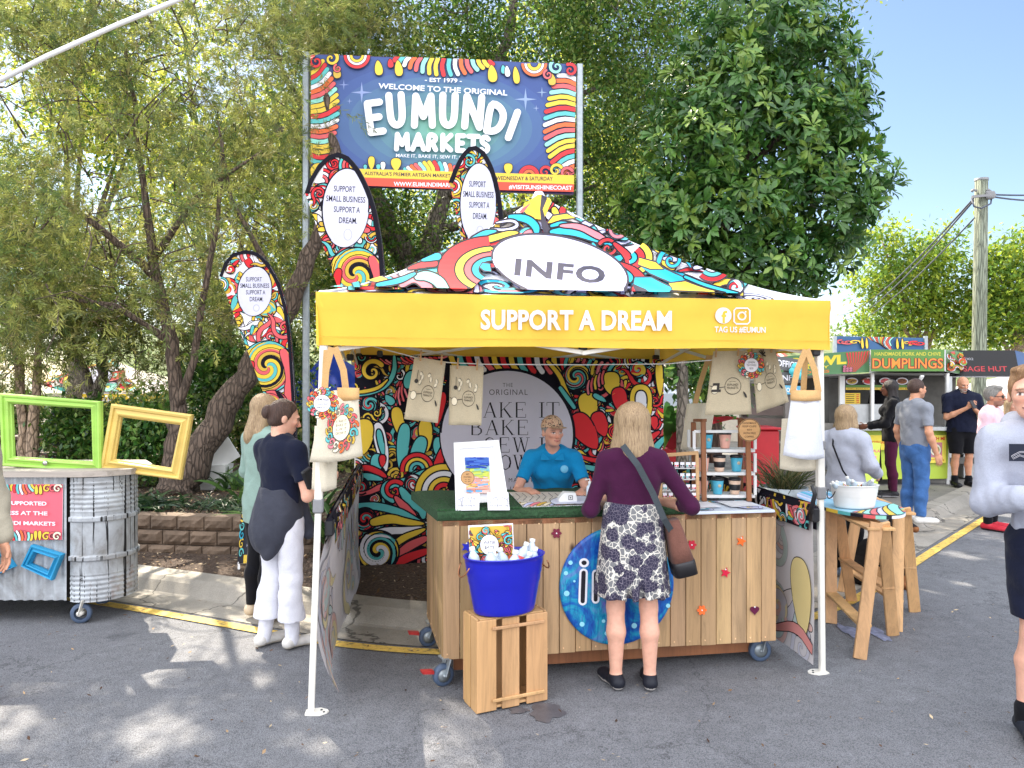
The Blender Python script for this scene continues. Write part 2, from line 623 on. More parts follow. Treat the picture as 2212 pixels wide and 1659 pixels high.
 def curl(self,x,y,r,ang,col,turns=1.4,flip=1,wd=0.3,tail=1.0):
  """tapered ribbon that winds into a spiral"""
  pts,ws=[],[]
  for k in range(34):
   t=k/33.0
   th=ang+flip*turns*2*math.pi*t
   rr=r*(1-t)**0.8+0.02*r
   pts.append((x+rr*math.cos(th),y+rr*math.sin(th)))
   ws.append(r*wd*(1-0.72*t))
  if tail:
   d=ang-flip*math.pi/2
   p0=pts[0]
   pre=[(p0[0]+math.cos(d+flip*.5*s_)*r*tail*s_,p0[1]+math.sin(d+flip*.5*s_)*r*tail*s_)for s_ in(1.2,.9,.6,.3)]
   pts=pre+pts
   ws=[r*wd*q for q in(.15,.5,.8,.95)]+ws
  self.stroke(pts,[w_+self.ow*1.8 for w_ in ws],BLK)
  self.stroke(pts,ws,col)
 def ribbon(self,pts,ws,col,it=2):
  P=smooth_path(pts,it)
  k=len(P)
  W_=[np.interp(i/(k-1.0),np.linspace(0,1,len(ws)),ws)for i in range(k)]
  self.stroke(P,[a+self.ow*2 for a in W_],BLK)
  self.stroke(P,W_,col)
 def arcs(self,x,y,radii,a0,a1,cols,sq=1.0):
  for i in range(len(radii)-1,0,-1):
   r1,r0=radii[i],radii[i-1]
   n=18
   p=[(x+r1*math.cos(a0+(a1-a0)*k/n),y+sq*r1*math.sin(a0+(a1-a0)*k/n))for k in range(n+1)]
   q=[(x+r0*math.cos(a0+(a1-a0)*k/n),y+sq*r0*math.sin(a0+(a1-a0)*k/n))for k in range(n+1)]
   fs=[]
   for k in range(n):
    fs.append([k,k+1,n+2+k])
    fs.append([k,n+2+k,n+1+k])
   self.e.append((np.array(p+q),fs,cols[(i-1)%len(cols)]))
   self.stroke(p,self.ow,BLK,cap=False)
  self.stroke(q,self.ow,BLK,cap=False)
 def fingers(self,path,lens,angs,wd,cols):
  """row of rounded bars standing on a path"""
  n=len(path)
  for i in range(n):
   x,y=path[i]
   L=lens[i]if isinstance(lens,(list,tuple))else lens
   a=angs[i]if isinstance(angs,(list,tuple))else angs
   bend=0.25
   pts=[(x,y),(x+L*.5*math.cos(a),y+L*.5*math.sin(a)),(x+L*math.cos(a+bend),y+L*math.sin(a+bend))]
   P=smooth_path(pts,1)
   self.stroke(P,wd+self.ow*1.6,BLK)
   self.stroke(P,wd,cols[i%len(cols)])
 def text(self,s,cx,cy,h=None,w_=None,col=BLK,bold=0.0,spacing=1.0,ang=0.0,shear=0.0,arch=0.0):
  vs,fs=text_tris(s,bold,spacing,shear)
  if not len(vs):
   return
  lo,hi=vs.min(0),vs.max(0)
  d=hi-lo
  sx=w_/d[0]if w_ else h/d[1]
  sy=h/d[1]if h else sx
  p=(vs-(lo+hi)/2)*np.array([sx,sy])
  if arch:
   p[:,1]+=-arch*p[:,0]**2
  ca,sa=math.cos(ang),math.sin(ang)
  p=np.stack([cx+p[:,0]*ca-p[:,1]*sa,cy+p[:,0]*sa+p[:,1]*ca],1)
  F_=[]
  for f in fs:
   for i in range(1,len(f)-1):
    F_.append([f[0],f[i],f[i+1]])
  self.e.append((p,F_,col))
 def rounded(self,s,boxes,sw,col,smooth=1):
  """chunky rounded lettering: boxes = list of (x, y, w, h, angle) per letter"""
  for ch,(x,y,w_,h,a)in zip(s,boxes):
   ca,sa=math.cos(a),math.sin(a)
   for st in STROKES.get(ch,[]):
    q=[]
    for u,v in st:
     U,V=(u-.5)*w_,(v-.5)*h
     q.append((x+U*ca-V*sa,y+U*sa+V*ca))
    if ch in "UDSROPB":
     q=smooth_path(q,2)
     self.stroke(q,sw,col)
    else:
     for a_,b_ in zip(q[:-1],q[1:]):
      self.stroke([a_,b_],sw,col)
 def serif(self,s,x,y,h,adv,col=BLK):
  for ch in s:
   if ch==' ':
    x+=adv*.5
    continue
   wf={'I':.55,'M':1.1,'W':1.15}.get(ch,1.0)
   for(x0,y0,x1,y1,t)in SERIF[ch]:
    k=adv*.86
    self.stroke([(x+x0*k*(1 if ch!='W' else 1.15),y+y0*h),(x+x1*k*(1 if ch!='W' else 1.15),y+y1*h)],t*h*.8,col,cap=False)
   x+=adv*wf
  return x
 def star4(self,x,y,r,col):
  p=[]
  for i in range(8):
   rr=r if i%2==0 else r*.16
   p.append((x+rr*math.sin(i*math.pi/4)*(1 if i%4 else 1),y+rr*math.cos(i*math.pi/4)))
  self.fan_poly((x,y),p,col)
 def mesh(self,fn,clip=None,grid=None,dz=0.00012,z0=0.0006):
  """-> verts(world), tris, face colours. fn(u, v, height) maps to world; clip = convex outline (ccw)"""
  bm=bmesh.new()
  lay=bm.verts.layers.float.new("h")
  cl=bm.faces.layers.int.new("c")
  cols=[]
  for i,(p,fs,c)in enumerate(self.e):
   h=z0+dz*i
   bv=[]
   for j,q in enumerate(p):
    x=bm.verts.new((q[0],q[1],0))
    x[lay]=h+1e-6*(j%64)
    bv.append(x)
   cols.append(c)
   for f in fs:
    try:
     nf=bm.faces.new([bv[k]for k in f])
     nf[cl]=i
    except ValueError:
     pass
  def cut(co,no,clear):
   g=bm.verts[:]+bm.edges[:]+bm.faces[:]
   bmesh.ops.bisect_plane(bm,geom=g,dist=1e-7,plane_co=co,plane_no=no,clear_outer=clear,clear_inner=False)
  if clip:
   k=len(clip)
   for i in range(k):
    a,b=clip[i],clip[(i+1)%k]
    d=(b[0]-a[0],b[1]-a[1])
    cut((a[0],a[1],0),(d[1],-d[0],0),True)
  if grid:
   us,vs=grid
   for u in us:
    cut((u,0,0),(1,0,0),False)
   for v in vs:
    cut((0,v,0),(0,1,0),False)
  bm.verts.index_update()
  V=[fn(v.co.x,v.co.y,v[lay])for v in bm.verts]
  Fs,C=[],[]
  for f in bm.faces:
   Fs.append([v.index for v in f.verts])
   C.append(cols[f[cl]])
  bm.free()
  return V,Fs,C
 def put(self,mb,fn,clip=None,grid=None,mi=0,dz=0.00008,z0=0.0006):
  V,Fs,C=self.mesh(fn,clip,grid,dz,z0)
  o=len(mb.v)
  mb.v.extend(tuple(p)for p in V)
  for f,c in zip(Fs,C):
   mb.f.append([o+i for i in f])
   mb.c.append(c)
   mb.m.append(mi)
   mb.s.append(False)
def frame_fn(o,ux,uy):
 """map (u, v, h) onto the flat frame o, ux, uy with h along ux x uy"""
 o,ux,uy=Vector(o),Vector(ux),Vector(uy)
 n=ux.cross(uy).normalized()
 return lambda u,v,h:o+ux*u+uy*v+n*h
def doodle(A,x0,y0,x1,y1,n,r0,r1,seed=1,pal=PAL):
 """fill a rectangle with a random jumble of curls, drops, arcs and swirls"""
 R_=random.Random(seed)
 for i in range(n):
  x,y=R_.uniform(x0,x1),R_.uniform(y0,y1)
  r=R_.uniform(r0,r1)
  k=R_.random()
  a=R_.uniform(0,6.28)
  c=R_.sample(pal,4)
  if k<.28:
   A.curl(x,y,r,a,c[0],1.3,R_.choice((-1,1)),.34)
  elif k<.5:
   A.swirl(x,y,r*.8,a,.9,c[:3],R_.choice((-1,1)))
  elif k<.75:
   A.arcs(x,y,[r*.25,r*.5,r*.75,r],a,a+R_.uniform(2,3.4),c)
  else:
   for q in range(3):
    A.drop(x,y,r*1.3,r*.55,a+q*.5,c[q])
class Vol:
 """signed distance volume on a grid; primitives are blended, then meshed by surface nets"""
 def __init__(self,lo,hi,res):
  self.lo=np.array(lo,dtype=np.float32)
  self.res=res
  self.n=np.ceil((np.array(hi)-self.lo)/res).astype(int)+1
  self.d=np.full(self.n,0.5,dtype=np.float32)
  self.ax=[self.lo[i]+res*np.arange(self.n[i],dtype=np.float32)for i in range(3)]
 def _sub(self,lo,hi):
  a=np.clip(np.floor((np.array(lo)-self.lo)/self.res).astype(int),0,self.n)
  b=np.clip(np.ceil((np.array(hi)-self.lo)/self.res).astype(int)+1,0,self.n)
  if np.any(b-a<1):
   return None
  sl=tuple(slice(a[i],b[i])for i in range(3))
  X=self.ax[0][sl[0]][:,None,None]
  Y=self.ax[1][sl[1]][None,:,None]
  Z=self.ax[2][sl[2]][None,None,:]
  return sl,X,Y,Z
 def _blend(self,sl,d,k):
  a=self.d[sl]
  if k>0:
   h=np.clip(k-np.abs(a-d),0,None)/k
   self.d[sl]=np.minimum(a,d)-h*h*k*0.25
  else:
   self.d[sl]=np.minimum(a,d)
 def cone(self,p0,p1,r0,r1,k=0.03,flat=1.0,fdir=(0,1,0),grow=0.0):
  """tapered limb; flat<1 thins it along fdir"""
  p0,p1=np.array(p0,dtype=np.float32),np.array(p1,dtype=np.float32)
  r0,r1=r0+grow,r1+grow
  m=max(r0,r1)+k+3*self.res
  s=self._sub(np.minimum(p0,p1)-m,np.maximum(p0,p1)+m)
  if s is None:
   return self
  sl,X,Y,Z=s
  ba=p1-p0
  L=float(ba@ba)+1e-9
  dx,dy,dz=X-p0[0],Y-p0[1],Z-p0[2]
  t=np.clip((dx*ba[0]+dy*ba[1]+dz*ba[2])/L,0,1)
  ex,ey,ez=dx-t*ba[0],dy-t*ba[1],dz-t*ba[2]
  q=ex*ex+ey*ey+ez*ez
  if flat!=1.0:
   f=np.array(fdir,dtype=np.float32)
   f/=np.linalg.norm(f)
   c=ex*f[0]+ey*f[1]+ez*f[2]
   q=q+c*c*(1.0/flat**2-1)
   nrm=0.5*(1+flat)
  else:
   nrm=1.0
  d=(np.sqrt(q)-(r0+(r1-r0)*t))*nrm
  self._blend(sl,d,k)
  return self
 def ell(self,c,r,k=0.03,R_=None,grow=0.0):
  c=np.array(c,dtype=np.float32)
  r=np.array(r,dtype=np.float32)+grow
  m=float(max(r))+k+3*self.res
  s=self._sub(c-m,c+m)
  if s is None:
   return self
  sl,X,Y,Z=s
  x,y,z=X-c[0],Y-c[1],Z-c[2]
  if R_ is not None:
   M_=np.array(R_.transposed())
   x,y,z=(M_[0,0]*x+M_[0,1]*y+M_[0,2]*z,M_[1,0]*x+M_[1,1]*y+M_[1,2]*z,M_[2,0]*x+M_[2,1]*y+M_[2,2]*z)
  q=np.sqrt((x/r[0])**2+(y/r[1])**2+(z/r[2])**2)
  d=(q-1)*float(min(r))
  self._blend(sl,d,k)
  return self
 def _cutfield(self,d,sl=slice(None)):
  self.d[sl]=np.maximum(self.d[sl],d)
 def cut(self,p,n):
  """remove what lies on the side n points to"""
  n=np.array(n,dtype=np.float32)
  n/=np.linalg.norm(n)
  d=(self.ax[0][:,None,None]-p[0])*n[0]+(self.ax[1][None,:,None]-p[1])*n[1]+(self.ax[2][None,None,:]-p[2])*n[2]
  self.d=np.maximum(self.d,-(-d))
  return self
 def cut_ell(self,c,r):
  s=self._sub(np.array(c)-np.array(r)*1.2,np.array(c)+np.array(r)*1.2)
  if s is None:
   return self
  sl,X,Y,Z=s
  q=np.sqrt(((X-c[0])/r[0])**2+((Y-c[1])/r[1])**2+((Z-c[2])/r[2])**2)
  self.d[sl]=np.maximum(self.d[sl],-(q-1)*min(r))
  return self
 def wrinkle(self,amp,fx,fy,fz,seed=0):
  """cloth folds and hair strands as small waves in the surface"""
  R_=np.random.default_rng(seed)
  X,Y,Z=self.ax[0][:,None,None],self.ax[1][None,:,None],self.ax[2][None,None,:]
  acc=0
  for i in range(5):
   a,b,c,ph=R_.normal(),R_.normal(),R_.normal(),R_.uniform(0,6.28)
   acc=acc+np.sin(X*fx*a+Y*fy*b+Z*fz*c+ph+1.4*np.sin(Z*fz*.6*b+X*fx*.5*c))
  self.d=self.d+(acc*amp/3.0).astype(np.float32)
  return self
 def mesh(self):
  d=self.d
  ins=d<0
  if not ins.any():
   return np.zeros((0,3)),np.zeros((0,4),int)
  nx,ny,nz=d.shape
  c=[ins[i:nx-1+i,j:ny-1+j,k:nz-1+k]for i in(0,1)for j in(0,1)for k in(0,1)]
  sm=np.zeros(c[0].shape,np.int8)
  for q in c:
   sm+=q
  act=(sm>0)&(sm<8)
  idx=np.full(act.shape,-1,np.int64)
  ii=np.argwhere(act)
  idx[act]=np.arange(len(ii))
  acc=np.zeros((len(ii),3))
  cnt=np.zeros(len(ii))
  off=[(i,j,k)for i in(0,1)for j in(0,1)for k in(0,1)]
  for a in range(8):
   for b in range(a+1,8):
    A,B=off[a],off[b]
    if sum(abs(A[t]-B[t])for t in range(3))!=1:
     continue
    da=d[ii[:,0]+A[0],ii[:,1]+A[1],ii[:,2]+A[2]]
    db=d[ii[:,0]+B[0],ii[:,1]+B[1],ii[:,2]+B[2]]
    cr=(da<0)!=(db<0)
    t=np.where(cr,da/np.where(cr,da-db,1),0)
    p=np.array(A)[None]+t[:,None]*(np.array(B)-np.array(A))[None]
    acc+=np.where(cr[:,None],p,0)
    cnt+=cr
  v=ii+acc/np.maximum(cnt,1)[:,None]
  fs=[]
  for ax in range(3):
   o=[0,0,0]
   o[ax]=1
   s0=ins[tuple(slice(0,d.shape[t]-o[t])for t in range(3))]
   s1=ins[tuple(slice(o[t],d.shape[t])for t in range(3))]
   e=np.argwhere(s0!=s1)
   b,c2=[t for t in range(3)if t!=ax]
   ok=(e[:,b]>0)&(e[:,c2]>0)&(e[:,b]<d.shape[b]-1)&(e[:,c2]<d.shape[c2]-1)
   e=e[ok]
   flip=s0[tuple(e.T)]
   q=[]
   for db,dc in((-1,-1),(0,-1),(0,0),(-1,0)):
    t=e.copy()
    t[:,b]+=db
    t[:,c2]+=dc
    q.append(idx[tuple(t.T)])
   q=np.stack(q,1)
   if ax==1:
    flip=~flip
   q[~flip]=q[~flip][:,::-1]
   fs.append(q)
  f=np.concatenate(fs)
  f=f[(f>=0).all(1)]
  return v*self.res+self.lo[None],f
def xform(v,loc,yaw):
 c,s=math.cos(yaw),math.sin(yaw)
 v=np.asarray(v)
 return np.stack([loc[0]+c*v[:,0]-s*v[:,1],loc[1]+s*v[:,0]+c*v[:,1],loc[2]+v[:,2]],1)
def vol_obj(name,vol,mat,parent,loc,yaw,colfn=None,smooth=True):
 v,f=vol.mesh()
 if not len(v):
  return None
 col=colfn(v)if colfn else None
 return np_mesh(name,xform(v,loc,yaw),f,mat,parent,None if parent is not None else None,col,smooth)
V3=lambda*a:np.array(a,dtype=np.float64)
SKIN={}
def skin_mat():
 if "skin" in MATS:
  return MATS["skin"]
 m,n,b=new_mat("skin")
 a=N(n,"ShaderNodeAttribute",attribute_name="Col")
 v=objvec(n)
 ns=noise(n,26,5,0.65,v)
 r=ramp(n,ns.outputs[0],[(0.3,(0.88,0.84,0.83,1)),(0.7,(1.06,1.03,1.02,1))])
 col=mix_rgb(n,1.0,a.outputs["Color"],r.outputs[0],'MULTIPLY')
 n.links.new(col,b.inputs["Base Color"])
 b.inputs["Roughness"].default_value=0.52
 b.inputs["Subsurface Weight"].default_value=0.12
 b.inputs["Subsurface Radius"].default_value=(0.012,0.005,0.003)
 b.inputs["Specular IOR Level"].default_value=0.35
 nf=noise(n,240,3,0.6,v)
 bump(n,b,nf.outputs[0],0.12,0.002)
 MATS["skin"]=m
 return m
def hair_mat(name,rgb,rgb2,sc=(60,60,5)):
 if name in MATS:
  return MATS[name]
 m,n,b=new_mat(name)
 v=objvec(n,sc)
 ns=noise(n,3.0,6,0.7,v,0.6)
 r=ramp(n,ns.outputs[0],[(0.34,lin(rgb)),(0.52,mul(lin(rgb2),0.75)),(0.68,lin(rgb2))])
 n.links.new(r.outputs[0],b.inputs["Base Color"])
 b.inputs["Roughness"].default_value=0.5
 b.inputs["Specular IOR Level"].default_value=0.4
 bump(n,b,ns.outputs[0],0.7,0.012)
 MATS[name]=m
 return m
class Person:
 """local frame: the person faces +y, right hand on +x, feet at z = 0"""
 def __init__(self,label,loc,yaw,h=1.68,build=1.0,skin=(205,160,135),res=0.007,lean=0.0,group=None,width=1.0,detail=True,**kw):
  self.loc,self.yaw,self.h,self.b,self.res=Vector(loc),yaw,h,build,res
  self.skin=np.array(lin(skin)[:3])
  self.root=thing("person",label,"person",loc,group)
  u=h/1.70
  self.u=u
  W_=width
  J={}
  J['pelvis']=V3(0,0,.93)*u
  J['waist']=V3(0,0+.25*lean*.6,1.06)*u
  J['chest']=V3(0,.25*lean+.0,1.27)*u
  J['neck0']=V3(0,.45*lean-.015,1.43)*u
  J['neck1']=V3(0,.5*lean+.012,1.52)*u
  J['head']=V3(0,.53*lean+.03,1.60)*u
  for s,q in((1,'r'),(-1,'l')):
   J['sho_'+q]=V3(s*.178*W_,.42*lean-.005,1.385)*u
   J['elb_'+q]=V3(s*.235*W_,.40*lean-.03,1.10)*u
   J['wri_'+q]=V3(s*.25*W_,.40*lean+.06,.85)*u
   J['hip_'+q]=V3(s*.09,0,.90)*u
   J['kne_'+q]=V3(s*.10,.015,.48)*u
   J['ank_'+q]=V3(s*.105,-.015,.075)*u
   J['toe_'+q]=V3(s*.125,.16,.03)*u
  for k,v in kw.items():
   if k in J:
    J[k]=V3(*v)
  self.J=J
  self.hand_dir={'r':kw.get('hand_r'),'l':kw.get('hand_l')}
  self.hand_up={'r':kw.get('palm_r'),'l':kw.get('palm_l')}
  self.curl=kw.get('curl',0.5)
  self.turn=kw.get('turn',0.0)
  self.nod=kw.get('nod',0.0)
  self.female=kw.get('female',False)
  self.beard=kw.get('beard')
  self.brow=kw.get('brow',(70,50,40))
  self.lipc=kw.get('lips',(175,95,90))
  self.R_head=Euler((self.nod,0,self.turn),'ZXY').to_matrix()if False else(Matrix.Rotation(self.turn,3,'Z')@Matrix.Rotation(self.nod,3,'X'))
 def bounds(self,pad=.16):
  p=np.array(list(self.J.values()))
  return p.min(0)-pad,p.max(0)+pad+np.array([0,0,.02])
 def hp(self,x,y,z):
  """a point in head space (metres at 1.7 m) to the local frame"""
  q=self.R_head@Vector((x,y,z))
  return self.J['head']+np.array(q)*self.u
 def torso(self,V,g=0.0,k=.05,low=True):
  J,u,b=self.J,self.u,self.b
  fem=self.female
  fl=.66
  if low:
   V.cone(J['pelvis']+V3(0,-.01,-.03),J['pelvis']+V3(0,0,.06),(.155 if fem else .148)*u*b,.145*u*b,k,fl,grow=g)
  V.cone(J['pelvis']+V3(0,0,.04),J['waist'],.14*u*b,(.122 if fem else .135)*u*b,k,fl+.04,grow=g)
  V.cone(J['waist'],J['chest'],(.122 if fem else .135)*u*b,(.148 if fem else .165)*u*b,k,fl,grow=g)
  V.cone(J['chest'],(J['neck0']+J['chest'])/2+V3(0,0,.02),(.148 if fem else .165)*u*b,.12*u*b,k,fl,grow=g)
  for q,s in(('r',1),('l',-1)):
   V.cone(J['neck0']*.62+J['sho_'+q]*.38+V3(0,0,-.02),J['sho_'+q]+V3(-s*.012,0,-.012),.06*u,.052*u,k,.9,grow=g)
   if fem:
    V.ell(J['chest']+V3(s*.075*u,.085*u,-.005),(.062*u,.055*u,.06*u),.04,grow=g)
  return V
 def arm(self,V,q,g0=0.0,g1=0.0,k=.03,fore=True,upper=True):
  J,u=self.J,self.u
  t=0.9 if self.female else 1.05
  if upper:
   V.cone(J['sho_'+q],J['elb_'+q],.05*u*t,.039*u*t,k,grow=g0)
  if fore:
   m=J['elb_'+q]*.68+J['wri_'+q]*.32
   V.cone(J['elb_'+q],m,.039*u*t,.041*u*t,k*.7,grow=g1)
   V.cone(m,J['wri_'+q],.041*u*t,.026*u*t,k*.7,grow=g1)
  return V
 def leg(self,V,q,g0=0.0,g1=0.0,k=.03,thigh=True,shank=True):
  J,u,b=self.J,self.u,self.b
  if thigh:
   V.cone(J['hip_'+q],J['kne_'+q],.088*u*b,.053*u,k+.015,grow=g0)
  if shank:
   c=J['kne_'+q]*.66+J['ank_'+q]*.34+V3(0,-.022,0)
   V.cone(J['kne_'+q],c,.052*u,.056*u,k*.8,grow=g1)
   V.cone(c,J['ank_'+q],.054*u,.034*u,k*.8,grow=g1)
  return V
 def foot(self,V,q,g=0.0):
  J,u=self.J,self.u
  a,t=J['ank_'+q],J['toe_'+q]
  d=t-a
  d[2]=0
  d=d/(np.linalg.norm(d)+1e-9)
  heel=V3(a[0],a[1],a[2]-.03*u)-d*.03*u
  V.cone(a,heel,.036*u,.032*u,.02,grow=g)
  V.cone(heel,t,.036*u,.034*u,.02,.9,(0,0,1),grow=g)
  V.cone(t-d*.05,t+d*.02,.041*u,.034*u,.02,.62,(0,0,1),grow=g)
  return V
 def hand(self,V,q):
  J,u=self.J,self.u
  w_,e=J['wri_'+q],J['elb_'+q]
  d=self.hand_dir[q]
  d=V3(*d)if d is not None else(w_-e)
  d=d/np.linalg.norm(d)
  n=self.hand_up[q]
  n=V3(*n)if n is not None else V3(0,0,1)*.3+V3(1 if q=='l' else-1,0,0)
  n=n-d*(n@d)
  n=n/np.linalg.norm(n)
  s=np.cross(d,n)
  if q=='l':
   s=-s
  k=u*1.02
  V.cone(w_,w_+d*.045*k,.024*k,.030*k,.015,.62,n)
  V.cone(w_+d*.04*k+s*.016*k,w_+d*.08*k+s*.020*k,.023*k,.021*k,.012,.62,n)
  V.cone(w_+d*.04*k-s*.016*k,w_+d*.075*k-s*.022*k,.022*k,.019*k,.012,.62,n)
  cu=self.curl
  for i,(o_,L)in enumerate(((.030,.074),(.010,.082),(-.011,.076),(-.031,.060))):
   b0=w_+d*(.088-.004*abs(i-1))*k+s*o_*k
   a1,a2=cu*(.55+.05*i),cu*(1.25+.1*i)
   d1=d*math.cos(a1)+n*math.sin(a1)+s*o_*1.6
   d2=d*math.cos(a2)+n*math.sin(a2)+s*o_*1.2
   m1=b0+d1*L*.52*k
   m2=m1+d2*L*.5*k
   V.cone(b0-d*.012*k,m1,.0098*k,.0088*k,.003)
   V.cone(m1,m2,.0088*k,.0072*k,.003)
  t0=w_+d*.03*k+s*.026*k
  t1=w_+d*.062*k+s*.052*k+n*.012*k
  t2=w_+d*.092*k+s*.054*k+n*.026*k
  V.cone(t0,t1,.0135*k,.0115*k,.008)
  V.cone(t1,t2,.0112*k,.009*k,.004)
  return V
 def head_vol(self,V):
  u=self.u
  R_=self.R_head
  V.cone(self.J['neck0'],self.hp(0,-.025,-.055),.055*u,.05*u,.03)
  V.ell(self.hp(0,-.012,.035),(.077*u,.098*u,.092*u),.01,R_)
  V.ell(self.hp(0,.028,-.03),(.060*u,.066*u,.078*u),.03,R_)
  V.ell(self.hp(0,.062,-.082),(.028*u,.024*u,.022*u),.028,R_)
  V.ell(self.hp(0,.086,.028),(.05*u,.014*u,.012*u),.02,R_)
  for s in(1,-1):
   V.ell(self.hp(s*.038,.074,-.014),(.022*u,.018*u,.016*u),.02,R_)
   V.ell(self.hp(s*.077,-.012,-.005),(.010*u,.020*u,.033*u),.008,R_)
  V.cone(self.hp(0,.094,.012),self.hp(0,.117,-.026),.0085*u,.0135*u,.012)
  V.ell(self.hp(0,.104,-.032),(.018*u,.012*u,.009*u),.008,R_)
  V.ell(self.hp(0,.092,-.056),(.024*u,.010*u,.0062*u),.006,R_)
  V.ell(self.hp(0,.089,-.067),(.021*u,.010*u,.0066*u),.006,R_)
  return V
 def face_cols(self,v):
  """skin with lips, brows, eyes, stubble as colours of the one body mesh"""
  c=np.tile(self.skin,(len(v),1))
  M_=np.array(self.R_head.transposed())
  p=((v-self.J['head'])@M_.T)/self.u
  x,y,z=p[:,0],p[:,1],p[:,2]
  ax=np.abs(x)
  near=(np.abs(z)<.16)&(np.abs(y)<.16)&(ax<.12)
  fr=near&(y>.045)
  def put(m,rgb,k=1.0):
   c[m]=c[m]*(1-k)+np.array(lin(rgb)[:3])*k
  chk=fr&(((ax-.042)/.024)**2+((z+.028)/.022)**2<1)
  c[chk]*=np.array([1.03,.94,.93])
  ns=fr&((x/.02)**2+((z+.028)/.016)**2<1)
  c[ns]*=np.array([1.04,.86,.84])
  z2=z-8*x*x
  put(fr&(((x)/.027)**2+((z2+.062)/.0085)**2<1),self.lipc,.6)
  put(fr&(ax<.025)&(np.abs(z2+.062)<.0022),(96,52,50),.8)
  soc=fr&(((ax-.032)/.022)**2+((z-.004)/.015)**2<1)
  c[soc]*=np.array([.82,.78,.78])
  put(fr&(((ax-.032)/.0150)**2+((z-.003)/.0066)**2<1),(222,216,210),.9)
  put(fr&(((ax-.033)/.0066)**2+((z-.0035)/.0066)**2<1),(52,40,34),.95)
  put(fr&(((ax-.032)/.017)**2+((z-.0108)/.0028)**2<1),(60,42,36),.8)
  put(fr&(((ax-.034)/.021)**2+((z-.0255+(ax-.034)*.15)/.0048)**2<1),self.brow,.75)
  if self.beard:
   bm_=near&(y>-.0)&(z<-.030-.35*np.clip(.06-ax,-.1,.0))&(z>-.115)&~(fr&((x/.026)**2+((z+.0615)/.011)**2<1))
   put(bm_&((z<-.045)|(ax<.03)),self.beard[0],self.beard[1])
  return c
 def make_body(self,arms=True,legs=True,feet=True,hands=True):
  lo,hi=self.bounds()
  V=Vol(lo,hi,self.res)
  self.torso(V,-.004)
  for q in 'rl':
   self.arm(V,q)
   self.leg(V,q)
   if feet:
    self.foot(V,q)
   if hands:
    self.hand(V,q)
  self.head_vol(V)
  self.body=vol_obj("body",V,skin_mat(),self.root,self.loc,self.yaw,self.face_cols)
  return self
 def cloth(self,name,fn,mat,res=None,wr=0.0,wf=(26,26,18),seed=0,colfn=None,pad=.2):
  lo,hi=self.bounds(pad)
  V=Vol(lo,hi,res or self.res*1.15)
  fn(V)
  if wr:
   V.wrinkle(wr,*wf,seed=seed)
  return vol_obj(name,V,mat,self.root,self.loc,self.yaw,colfn)
 def top(self,mat,hem=.95,sleeve=.5,g=.012,neck=.065,wr=.004,name="shirt",low=True,sg=None,dip=0.0,res=None,fuller=0.0):
  """shirt, jumper or tee; sleeve 0..1 is the share of the upper arm (1..2 reaches down the forearm)"""
  J,u=self.J,self.u
  sg=g if sg is None else sg
  def fn(V):
   for q in 'rl':
    e=J['sho_'+q]+(J['elb_'+q]-J['sho_'+q])*min(sleeve,1.0)
    t=0.9 if self.female else 1.05
    V.cone(J['sho_'+q],e,.052*u*t,(.052-.012*min(sleeve,1))*u*t,.03,grow=sg)
    d=e-J['sho_'+q]
    if sleeve>1:
     f=J['elb_'+q]+(J['wri_'+q]-J['elb_'+q])*(sleeve-1)
     V.cone(J['elb_'+q],f,.044*u*t,(.042-.012*(sleeve-1))*u*t,.03,grow=sg)
     V.cone(f-(f-J['elb_'+q])*.12,f,.034*u,.033*u,.01,grow=sg*.8)
    else:
     d=d/np.linalg.norm(d)
   W2=Vol(V.lo,V.lo,V.res)
   W2.n,W2.ax,W2.d=V.n,V.ax,np.full_like(V.d,.5)
   self.torso(W2,g+fuller,.05,True)
   if hem<.9:
    W2.cone(J['pelvis'],V3(J['pelvis'][0],J['pelvis'][1],(hem-.02)*u),.155*u*self.b,.16*u*self.b,.03,.7,grow=g+fuller)
   W2.cut((0,0,hem*u),(0,0,-1))
   h=np.clip(.035-np.abs(V.d-W2.d),0,None)/.035
   V.d=np.minimum(V.d,W2.d)-h*h*.035*.25
   if sleeve<=1:
    for q in 'rl':
     e=J['sho_'+q]+(J['elb_'+q]-J['sho_'+q])*sleeve
     d=e-J['sho_'+q]
     d/=np.linalg.norm(d)
     s=V._sub(e-.12,e+.12+d*.1)
     if s:
      sl,X,Y,Z=s
      pd=(X-e[0])*d[0]+(Y-e[1])*d[1]+(Z-e[2])*d[2]
      rad=np.sqrt((X-e[0])**2+(Y-e[1])**2+(Z-e[2])**2)
      V.d[sl]=np.where(rad<.095,np.maximum(V.d[sl],pd),V.d[sl])
   V.cut_ell(J['neck0']+V3(0,.03,.065-dip),(neck*u,(neck+.02)*u,.07+dip))
  return self.cloth(name,fn,mat,res,wr,(30,30,20),3)
